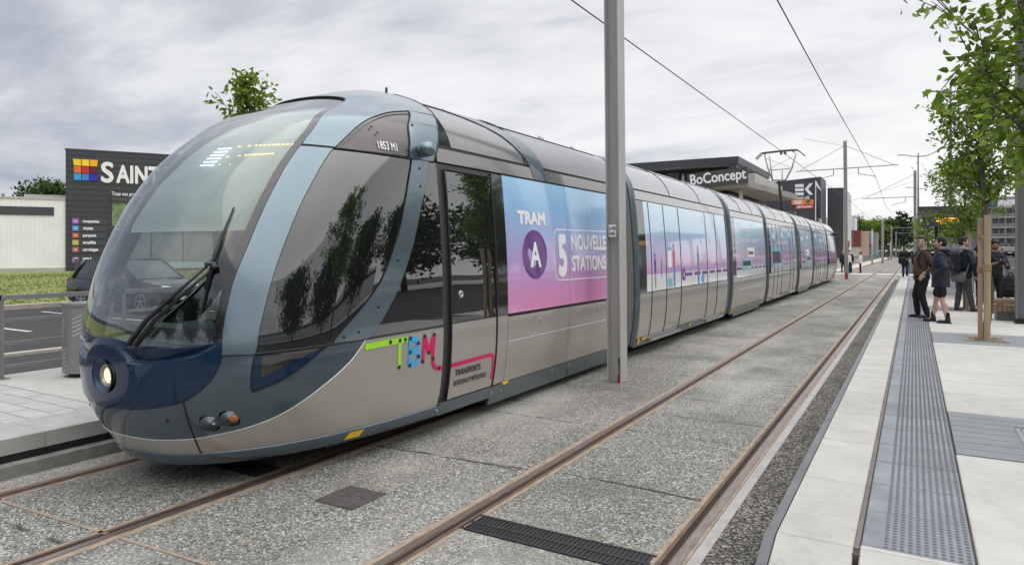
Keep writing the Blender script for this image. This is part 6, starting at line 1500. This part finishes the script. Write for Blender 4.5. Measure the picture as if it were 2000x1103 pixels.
def hand(b, w, d, up, k=1.0, curl=.6, side=1):
    """palm and five fingers from wrist w along d; 'up' points out of the back of the hand"""
    w, d, up = V(w), V(d).normalized(), V(up); up = (up - d * up.dot(d)).normalized(); s = d.cross(up) * side
    for i in range(5): q = -.034 + .017 * i; b.tube([w + d * .005 * k, w + d * .045 * k + s * q * .7 * k, w + d * .085 * k + s * q * k], [.017 * k, .016 * k, .011 * k], 8)
    for i, L in enumerate((.062, .074, .078, .070, )):
        q = -.030 + .020 * i; p0 = w + d * .085 * k + s * q * k; d1 = (d * math.cos(curl * .5) - up * math.sin(curl * .5)); p1 = p0 + d1 * L * .5 * k; d2 = (d * math.cos(curl * 1.4) - up * math.sin(curl * 1.4)); p2 = p1 + d2 * L * .5 * k
        limb(b, [p0, p1, p2], [.0095 * k, .0088 * k, .0075 * k], 8)
    t0 = w + d * .02 * k + s * .03 * k; t1 = t0 + (d * .6 + s * .7).normalized() * .04 * k; t2 = t1 + (d * .9 - up * .3).normalized() * .035 * k; limb(b, [t0, t1, t2], [.013 * k, .011 * k, .009 * k], 8)
M_skin = mat('skin_fair', (.52, .335, .26), .5, var=(14, .12)); M_skin2 = mat('skin_tan', (.36, .20, .135), .5, var=(14, .12)); M_hair = mat('hair_dark_brown', (.022, .014, .010), .55, var=(40, .5)); M_hairb = mat('hair_black', (.008, .007, .007), .5, var=(40, .4)); M_hairg = mat('hair_grey', (.38, .37, .36), .6, var=(40, .3))
def cloth(name, c, r=.85, v=.22): return mat(name, c, r, var=(22, v), bump=(160, .25), spec=.25)
def person(label, pos, facing, H, skin=M_skin, hair=M_hair, hairstyle='short', top=None, trousers=None, shoes=None, arms=None, head_yaw=0.0, head_pitch=0.0, kind='shirt', legs=None, shorts=False, lean=0.0, vox=.009, bulk=1.0, hood=None, socks=None, beard=None, sleeve=1.0, grp=None, cap=None, belly=0.0):
    k = H / 1.78; rt = empty('person', pos, facing, label, 'person', grp); rt.scale = (k, k, k)       # local: +Y forward, +X the person's right
    ar = arms or {}; AR = {}
    for s, nm in ((1, 'r'), (-1, 'l')): AR[nm] = ar.get(nm, [(.24 * s, -.02, 1.12), (.25 * s, .06, .86)])
    lg = legs or {'r': [(.10, .01, .50), (.11, -.03, .09)], 'l': [(-.10, .02, .50), (-.11, .0, .09)]}
    hp = V((0, .012, 1.655)); Mh = Matrix.Translation(hp) @ Matrix.Rotation(head_yaw, 4, 'Z') @ Matrix.Rotation(head_pitch, 4, 'X')
    b = MB()
    # head
    b.ell((0, 0, 0), (.1, .1, .1), M=Matrix.Diagonal((.1, .1, .1)).to_4x4()); b.v = []; b.f = []
    def he(c, r, rx=0): MB_ = MB().ell((0, 0, 0), r, 18, 12, Matrix.Rotation(rx, 4, 'X')); b.add([Mh @ (V(p) + V(c)) for p in MB_.v], MB_.f)
    he((0, -.008, .025), (.077, .098, .100)); he((0, .022, -.045), (.060, .068, .070)); he((0, .062, -.085), (.030, .026, .022)); he((0, .080, .022), (.050, .018, .016)); he((0, .092, -.018), (.013, .020, .030), -.35); he((0, .104, -.032), (.015, .014, .011)); he((0, .078, -.060), (.030, .018, .012))
    for s in (-1, 1): he((s * .079, -.012, -.010), (.011, .020, .034)); he((s * .045, .058, -.022), (.026, .030, .026))
    limb(b, [(0, -.012, 1.46), (0, -.004, 1.58)], [.062, .056], 14)
    rings(b, [(.86, .145, .10, 0, 0), (.95, .155, .105, 0, 0), (1.08, .135, .098, 0, 0), (1.25, .155, .11, 0, 0), (1.38, .165, .10, 0, 0), (1.45, .10, .075, 0, -.01), (1.49, .065, .062, 0, -.012)])
    for s, nm in ((1, 'r'), (-1, 'l')):
        e, w = AR[nm][0], AR[nm][1]; limb(b, [(s * .165, -.005, 1.40), e, w], [.050, .038, .026])
        hd = AR[nm][2] if len(AR[nm]) > 2 else (V(w) - V(e)); up = AR[nm][3] if len(AR[nm]) > 3 else (s, 0, 0); hand(b, w, hd, up, 1.0, AR[nm][4] if len(AR[nm]) > 4 else .7, 1 if s > 0 else -1)
        kn, an = lg[nm]; q_ = 1.0 if shorts else .72; limb(b, [(s * .085, 0, .90), kn, an], [.085 * q_, .053 * q_, .036 * q_]); b.ell((V(kn) * .55 + V(an) * .45) + V((0, -.022 * q_, 0)), (.046 * q_, .05 * q_, .11), 12, 8)
        b.ell(V(an) + V((0, .06, -.045)), (.036, .10, .030), 12, 8)
    remesh('body', b, skin, rt, vox, 4)
    def small(nm, c, r, m):
        MB_ = MB().ell((0, 0, 0), r, 10, 6); q = MB(); q.add([Mh @ (V(p) + V(c)) for p in MB_.v], MB_.f); return q.build(nm, m, rt, smooth=True)
    for s in (-1, 1):
        small('eye', (s * .031, .0865, .004), (.0125, .006, .0075), mat('eye_white', (.34, .30, .28), .3)); small('iris', (s * .031, .0925, .004), (.0058, .0025, .0062), mat('eye_dark', (.015, .01, .008), .2))
        small('brow', (s * .032, .0945, .027), (.020, .006, .0045), hair)
    small('mouth', (0, .0965, -.062), (.022, .005, .0055), mat('lips', (.30, .11, .095), .5))
    if beard:
        q = MB(); q.add([Mh @ (V(p) + V((0, .030, -.062))) for p in MB().ell((0, 0, 0), (.064, .066, .052), 16, 10).v], MB().ell((0, 0, 0), (.064, .066, .052), 16, 10).f); q.build('beard', beard, rt, smooth=True)
    hb = MB()
    def hh(c, r): M_ = MB().ell((0, 0, 0), r, 18, 12); hb.add([Mh @ (V(p) + V(c)) for p in M_.v], M_.f)
    if hairstyle != 'bald':
        hh((0, -.022, .050), (.086, .098, .090)); hh((0, -.045, .0), (.082, .075, .085)); hh((0, .045, .098), (.062, .045, .032))
        for s in (-1, 1): hh((s * .066, .005, .04), (.020, .050, .048))
        rng = np.random.default_rng(int(abs(pos[1]) * 10))
        for i in range(26): a, t_ = rng.uniform(0, 2 * PI), rng.uniform(.1, 1.35); hh((.082 * math.sin(t_) * math.cos(a), -.02 + .098 * math.sin(t_) * math.sin(a), .05 + .092 * math.cos(t_)), (.018, .020, .015))
        if hairstyle == 'bun': hh((0, -.12, .03), (.04, .04, .04))
        remesh('hair', hb, hair, rt, .010, 3, .0015)
    if cap: 
        cb = MB(); M_ = MB().ell((0, 0, 0), (.094, .110, .085), 18, 12); cb.add([Mh @ (V(p) + V((0, -.01, .06))) for p in M_.v if True], M_.f); remesh('cap', cb, cap, rt, .012, 3)
    B = bulk
    tb = MB(); low = {'shirt': .92, 'jacket': .80, 'coat': .74}[kind]; g = {'shirt': .014, 'jacket': .030, 'coat': .036}[kind]
    rings(tb, [(low, (.150 + g) * B, (.108 + g) * B, 0, .004 + belly * .3), (1.02, (.146 + g) * B, (.108 + g) * B, 0, .01 + belly), (1.14, (.148 + g) * B, (.106 + g) * B, 0, .006 + belly * .6), (1.28, (.165 + g) * B, (.116 + g) * B, 0, 0), (1.39, (.172 + g), (.104 + g), 0, -.006), (1.45, .115 + g * .6, .082 + g * .6, 0, -.012), (1.492, .072 + g * .4, .068 + g * .4, 0, -.014)])
    for s, nm in ((1, 'r'), (-1, 'l')):
        e, w = V(AR[nm][0]), V(AR[nm][1]); we = e.lerp(w, sleeve); gr = g * .8
        limb(tb, [(s * .170, -.006, 1.395), e, we], [.060 + gr, .046 + gr, .036 + gr])
    if kind == 'coat': limb(tb, [(-.07, .07, 1.50), (0, .085, 1.49), (.07, .07, 1.50)], [.028] * 3)
    remesh('top', tb, top, rt, vox * 1.1, 5, .0035 if kind == 'shirt' else .006)
    if hood:
        hb2 = MB(); limb(hb2, cr([(-.11, .05, 1.475), (-.125, -.05, 1.50), (-.07, -.125, 1.50), (0, -.15, 1.485), (.07, -.125, 1.50), (.125, -.05, 1.50), (.11, .05, 1.475)], 3), [.036] * 19); limb(hb2, [(-.06, -.13, 1.44), (0, -.15, 1.40), (.06, -.13, 1.44)], [.045] * 3); remesh('hood', hb2, hood, rt, .011, 5, .003)
    lb_ = MB(); rings(lb_, [(.84, .162 * B, .118 * B, 0, 0), (.92, .160 * B, .116 * B, 0, 0), (1.00, .150 * B, .110 * B, 0, .004)])
    for s, nm in ((1, 'r'), (-1, 'l')):
        kn, an = V(lg[nm][0]), V(lg[nm][1])
        if shorts: ke = V((s * .088, 0, .90)).lerp(kn, .74); limb(lb_, [(s * .088, 0, .88), ke], [.100, .094])
        else: limb(lb_, [(s * .088, 0, .88), kn, an.lerp(kn, -.02) + V((0, 0, .015))], [.102, .074, .060])
    remesh('shorts' if shorts else 'trousers', lb_, trousers, rt, vox * 1.1, 4, .0045)
    for s, nm in ((1, 'r'), (-1, 'l')):
        an = V(lg[nm][1]); sb_ = MB(); z0 = an.z - .09
        sb_.ell(an + V((0, -.01, -.035)), (.046, .055, .052), 14, 9); sb_.ell(an + V((0, .085, -.055)), (.047, .105, .038), 14, 9); sb_.ell(an + V((0, .13, -.062)), (.045, .065, .030), 14, 9); limb(sb_, [an + V((0, -.01, .02)), an + V((0, 0, -.03))], [.045, .046])
        sb_.v = [(p[0], p[1], max(p[2], z0 + .001)) for p in sb_.v]; so = remesh('shoe', sb_, shoes, rt, .009, 3)
        q = MB(); q.prism([(an.x + .050 * math.cos(a) * (1.0 if math.sin(a) < 0 else .95), an.y + .055 + .135 * math.sin(a)) for a in np.linspace(0, 2 * PI, 18, endpoint=False)], 'z', z0 - .002, z0 + .022); q.build('sole', mat('sole_dark', (.02, .02, .02), .8) if shoes.name != 'shoe_white' else D_white, so)
        if socks: q = MB(); limb(q, [an + V((0, -.004, .10)), an + V((0, -.004, .0))], [.045, .042]); remesh('sock', q, socks, rt, .010, 2)
    return rt
T_brown = cloth('brown_wool', (.095, .060, .043)); T_navy = cloth('dark_navy_shell', (.030, .030, .042), .6); T_black = cloth('black_denim', (.018, .018, .021)); T_shorts = cloth('black_shorts', (.010, .010, .011), .6); T_jkt = cloth('blue_black_jacket', (.020, .027, .04), .6); T_gtr = cloth('grey_trousers', (.075, .08, .09)); T_jean = cloth('blue_denim', (.025, .045, .085)); T_wht = cloth('white_cotton', (.68, .68, .68)); T_gry = cloth('grey_canvas', (.15, .15, .145)); T_blkj = cloth('black_softshell', (.016, .016, .019), .6); T_tee = cloth('blue_black_tee', (.02, .028, .034))
S_blk = mat('shoe_black', (.012, .012, .013), .5, var=(30, .3)); S_wht = mat('shoe_white', (.65, .65, .64), .5); S_brn = mat('shoe_tan_black', (.12, .05, .02), .55, var=(16, .9, (.012, .011, .011)))
def dirang(dx, dy): return math.atan2(-dx, dy)          # rotation that turns local +Y to (dx, dy)
WG = 'passengers waiting on the right platform'
def on(rt, name, b, m, vox=.012, noise=.004, label=None, cat=None, grp=None, smooth=4):
    """a carried thing: built in the wearer's axes, then placed as a top-level object"""
    M_ = Matrix.Translation(rt.location) @ Matrix.Rotation(rt.rotation_euler.z, 4, 'Z') @ Matrix.Diagonal((rt.scale[0],) * 3).to_4x4()
    b.v = [tuple(M_ @ V(p)) for p in b.v]; o = remesh(name, b, m, None, vox, smooth, noise); return tag(o, label, cat, grp)
def straps(rt, o, m, wide=.018, gx=.105, dep=.155):
    M_ = Matrix.Translation(rt.location) @ Matrix.Rotation(rt.rotation_euler.z, 4, 'Z') @ Matrix.Diagonal((rt.scale[0],) * 3).to_4x4()
    for s in (-1, 1):
        b = MB(); b.tube([M_ @ V(p) for p in cr([(s * gx, -.15, 1.36), (s * (gx + .012), -.06, 1.475), (s * (gx + .012), .07, 1.43), (s * (gx + .03), dep * .95, 1.28), (s * (gx + .06), .08, 1.08), (s * (gx + .04), -.12, 1.02)], 5)], wide, 7); b.build('strap', m, o, smooth=True)
def pack(b, w=.15, d=.10, z0=.98, z1=1.42, y=-.26):
    rings(b, [(z0, w * .9, d * .8, 0, y), (z0 + .05, w, d, 0, y), ((z0 + z1) / 2, w, d * 1.05, 0, y), (z1 - .06, w * .95, d * .85, 0, y + .01), (z1, w * .7, d * .5, 0, y + .03)], 22); rings(b, [(z0 + .04, w * .75, d * .5, 0, y - d * .8), (z0 + .2, w * .75, d * .5, 0, y - d * .8)], 18)
# 1 brown sweater
fa_ = dirang(-.93, -.36)
P1 = person('young man in brown sweater and black jeans, hand in pocket, looking to the camera', (.17, 18.28, .3), fa_, 1.86, top=T_brown, trousers=T_black, shoes=S_blk, kind='shirt', sleeve=.62, head_yaw=.95, grp=WG, vox=.008, bulk=1.17, belly=.04,
            arms={'l': [(-.315, -.13, 1.13), (-.205, .075, .965), (.12, .35, -.9), (-1, .2, .1), .35], 'r': [(.28, -.08, 1.12), (.20, .08, .95), (-.2, .2, -.9), (1, .2, 0), .5]}, legs={'l': [(-.10, .06, .50), (-.11, -.05, .09)], 'r': [(.10, .10, .50), (.12, .05, .09)]})
b = MB(); pack(b, .14, .085, 1.0, 1.42, -.235); bp1 = on(P1, 'backpack', b, T_blkj, .012, .004, 'black backpack worn by the man in the brown sweater', 'backpack', 'backpacks of the passengers'); straps(P1, bp1, T_blkj, .020)
# 2 navy jacket and shorts
P2 = person('young man in dark hooded jacket and black shorts, hands in pockets, looking left', (.50, 17.22, .3), dirang(-.97, .18), 1.83, top=T_navy, trousers=T_shorts, shoes=S_blk, kind='coat', shorts=True, hood=T_navy, head_yaw=.10, grp=WG, vox=.008, socks=T_black, bulk=1.14,
            arms={'l': [(-.29, -.11, 1.14), (-.165, .065, .985), (.35, .25, -.8), (-1, 0, 0), .6], 'r': [(.29, -.11, 1.14), (.165, .065, .985), (-.35, .25, -.8), (1, 0, 0), .6]}, legs={'l': [(-.11, -.03, .50), (-.13, -.13, .09)], 'r': [(.12, .10, .50), (.14, .17, .09)]})
# 3 grey shoulder bag
P3 = person('man seen from behind in dark jacket and grey trousers, head turned right', (1.08, 20.85, .3), dirang(.72, .70), 1.88, top=T_jkt, trousers=T_gtr, shoes=S_brn, kind='jacket', hood=cloth('pale_hood', (.26, .27, .29)), head_yaw=-.55, grp=WG, vox=.009, bulk=1.14,
            arms={'r': [(.30, -.02, 1.14), (.27, .10, .88), (0, .3, -.9), (1, 0, 0), .7], 'l': [(-.27, -.04, 1.12), (-.22, .14, .93)]}, legs={'l': [(-.13, .03, .50), (-.17, .0, .09)], 'r': [(.13, .03, .50), (.19, .08, .09)]})
b = MB(); pack(b, .185, .125, .95, 1.44, -.28); bp3 = on(P3, 'backpack', b, T_blkj, .012, .004, 'bulky black backpack worn by the man in grey trousers', 'backpack', 'backpacks of the passengers'); straps(P3, bp3, T_blkj, .02)
b = MB(); rings(b, [(.70, .17, .05, .05, -.20), (.74, .20, .065, .05, -.20), (.86, .21, .065, .05, -.20), (.94, .20, .045, .05, -.19)], 22); rings(b, [(.74, .15, .03, .05, -.265), (.86, .16, .03, .05, -.265)], 18)
gb_ = on(P3, 'shoulder_bag', b, T_gry, .011, .004, 'grey canvas shoulder bag at the hip of the man in grey trousers', 'bag')
M_ = Matrix.Translation(P3.location) @ Matrix.Rotation(P3.rotation_euler.z, 4, 'Z'); MB().tube([M_ @ V(p) for p in cr([(.24, -.18, .93), (.20, -.02, 1.30), (.02, .02, 1.56), (-.2, -.2, 1.25), (-.14, -.22, .93)], 5)], .014, 6).build('strap', T_gry, gb_, smooth=True)
# 4 woman with dark cap
person('woman in black with dark hair under a dark cap, half hidden by the backpack', (1.50, 21.75, .3), dirang(.92, .25), 1.66, skin=M_skin2, hair=M_hairb, hairstyle='bun', top=T_blkj, trousers=T_black, shoes=S_wht, kind='jacket', grp=WG, cap=mat('cap_black', (.012, .012, .014), .8))
# 5 photographer
P5 = person('man in dark shirt holding a black camera behind the stakes', (1.72, 20.55, .3), dirang(.30, -.95), 1.80, skin=M_skin2, hair=M_hairb, beard=M_hairb, top=T_tee, trousers=T_black, shoes=S_blk, kind='shirt', sleeve=.35, head_pitch=-.35, head_yaw=-.15, grp=WG,
            arms={'r': [(.27, .02, 1.12), (.10, .30, 1.22), (-.5, .5, .3), (.3, -.2, -.9), 1.0], 'l': [(-.27, .02, 1.12), (-.12, .30, 1.20), (.5, .5, .3), (-.3, -.2, -.9), 1.0]})
M_ = Matrix.Translation(P5.location) @ Matrix.Rotation(P5.rotation_euler.z, 4, 'Z') @ Matrix.Diagonal((P5.scale[0],) * 3).to_4x4()
b = MB(); b.rbox((-.07, .36, 1.20), (.07, .42, 1.29), .012, M_); b.rbox((-.025, .37, 1.285), (.025, .42, 1.315), .01, M_); cm = tag(b.build('camera', mat('camera_black', (.012, .012, .013), .4), angle=30), 'black camera held by the man behind the stakes', 'camera'); MB().lathe([(.036, 0), (.036, .07), (.039, .075), (.03, .078)], 18, M_ @ Matrix.Translation((0, .42, 1.24)) @ Matrix.Rotation(-PI / 2, 4, 'X')).build('lens', MATS['camera_black'], cm, angle=30)
MB().tube([M_ @ V(p) for p in cr([(-.08, .38, 1.27), (-.12, .14, 1.40), (-.07, -.04, 1.50), (.07, -.04, 1.50), (.12, .14, 1.40), (.08, .38, 1.27)], 4)], .008, 6).build('strap', MATS['camera_black'], cm, smooth=True)
b = MB(); rings(b, [(.80, .17, .10, 1.86, 18.72), (.84, .19, .12, 1.86, 18.72), (1.05, .18, .12, 1.86, 18.72), (1.22, .14, .08, 1.84, 18.74), (1.30, .06, .04, 1.84, 18.75)], 22); rings(b, [(.83, .14, .03, 1.86, 18.59), (1.0, .14, .03, 1.86, 18.59)], 16)
bb = tag(remesh('backpack', b, T_blkj, None, .012, 4, .004), 'black backpack standing on the wooden bench', 'backpack', 'backpacks of the passengers'); b = MB(); b.tube(cr([(1.80, 18.62, 1.27), (1.84, 18.60, 1.36), (1.90, 18.66, 1.28)], 5), .012, 6); b.build('handle', T_blkj, bb, smooth=True)
# 6 walker
P6 = person('man in black jacket, blue jeans and white shoes walking towards the camera', (-.42, 43.8, .3), dirang(.05, -1), 1.80, skin=M_skin2, hair=M_hairb, top=T_blkj, trousers=T_jean, shoes=S_wht, kind='jacket', vox=.013, grp=WG, arms={'r': [(.29, -.02, 1.14), (.12, .26, 1.06)], 'l': [(-.29, -.02, 1.14), (-.12, .26, 1.08)]}, legs={'r': [(.09, .10, .52), (.09, .06, .10)], 'l': [(-.09, .0, .50), (-.10, -.16, .13)]})
b = MB(); rings(b, [(.78, .14, .08, .16, .27), (.9, .19, .12, .16, .28), (1.1, .18, .12, .14, .27), (1.18, .1, .07, .12, .27)], 18); on(P6, 'shoulder_bag', b, T_blkj, .016, .004, 'black bag carried before the chest of the walking man', 'bag')
person('man in a white top just behind the man in the brown sweater', (.80, 33.5, .3), dirang(-.2, -1), 1.80, top=T_wht, trousers=T_black, shoes=S_blk, kind='shirt', vox=.013, grp=WG, hair=M_hairb, skin=M_skin2)
FG = 'people standing by the far end of the tram'
person('woman in white jacket and black trousers at the far crossing', (-3.75, 62.2, 0), dirang(-1, -.1), 1.72, top=T_wht, trousers=T_black, shoes=S_blk, kind='jacket', vox=.016, grp=FG, bulk=1.15, hair=M_hair, belly=.02, arms={'l': [(-.27, .02, 1.12), (-.15, .25, 1.02)], 'r': [(.27, .02, 1.12), (.15, .25, 1.02)]})
person('man in dark blue jacket behind the foot of the red-footed post', (-5.05, 62.8, 0), dirang(.3, -1), 1.82, top=T_jkt, trousers=T_jean, shoes=S_brn, kind='jacket', vox=.016, grp=FG, hair=M_hairg)
person('person in white shirt and blue jeans right of the red-footed post', (-4.55, 62.0, 0), dirang(.8, -.4), 1.72, top=T_wht, trousers=T_jean, shoes=S_brn, kind='shirt', vox=.016, grp=FG, hair=M_hairg)
person('person in navy jacket right behind the one in the white shirt', (-4.62, 63.6, 0), dirang(-.2, -1), 1.84, top=T_jkt, trousers=T_jean, shoes=S_blk, kind='jacket', vox=.016, grp=FG)
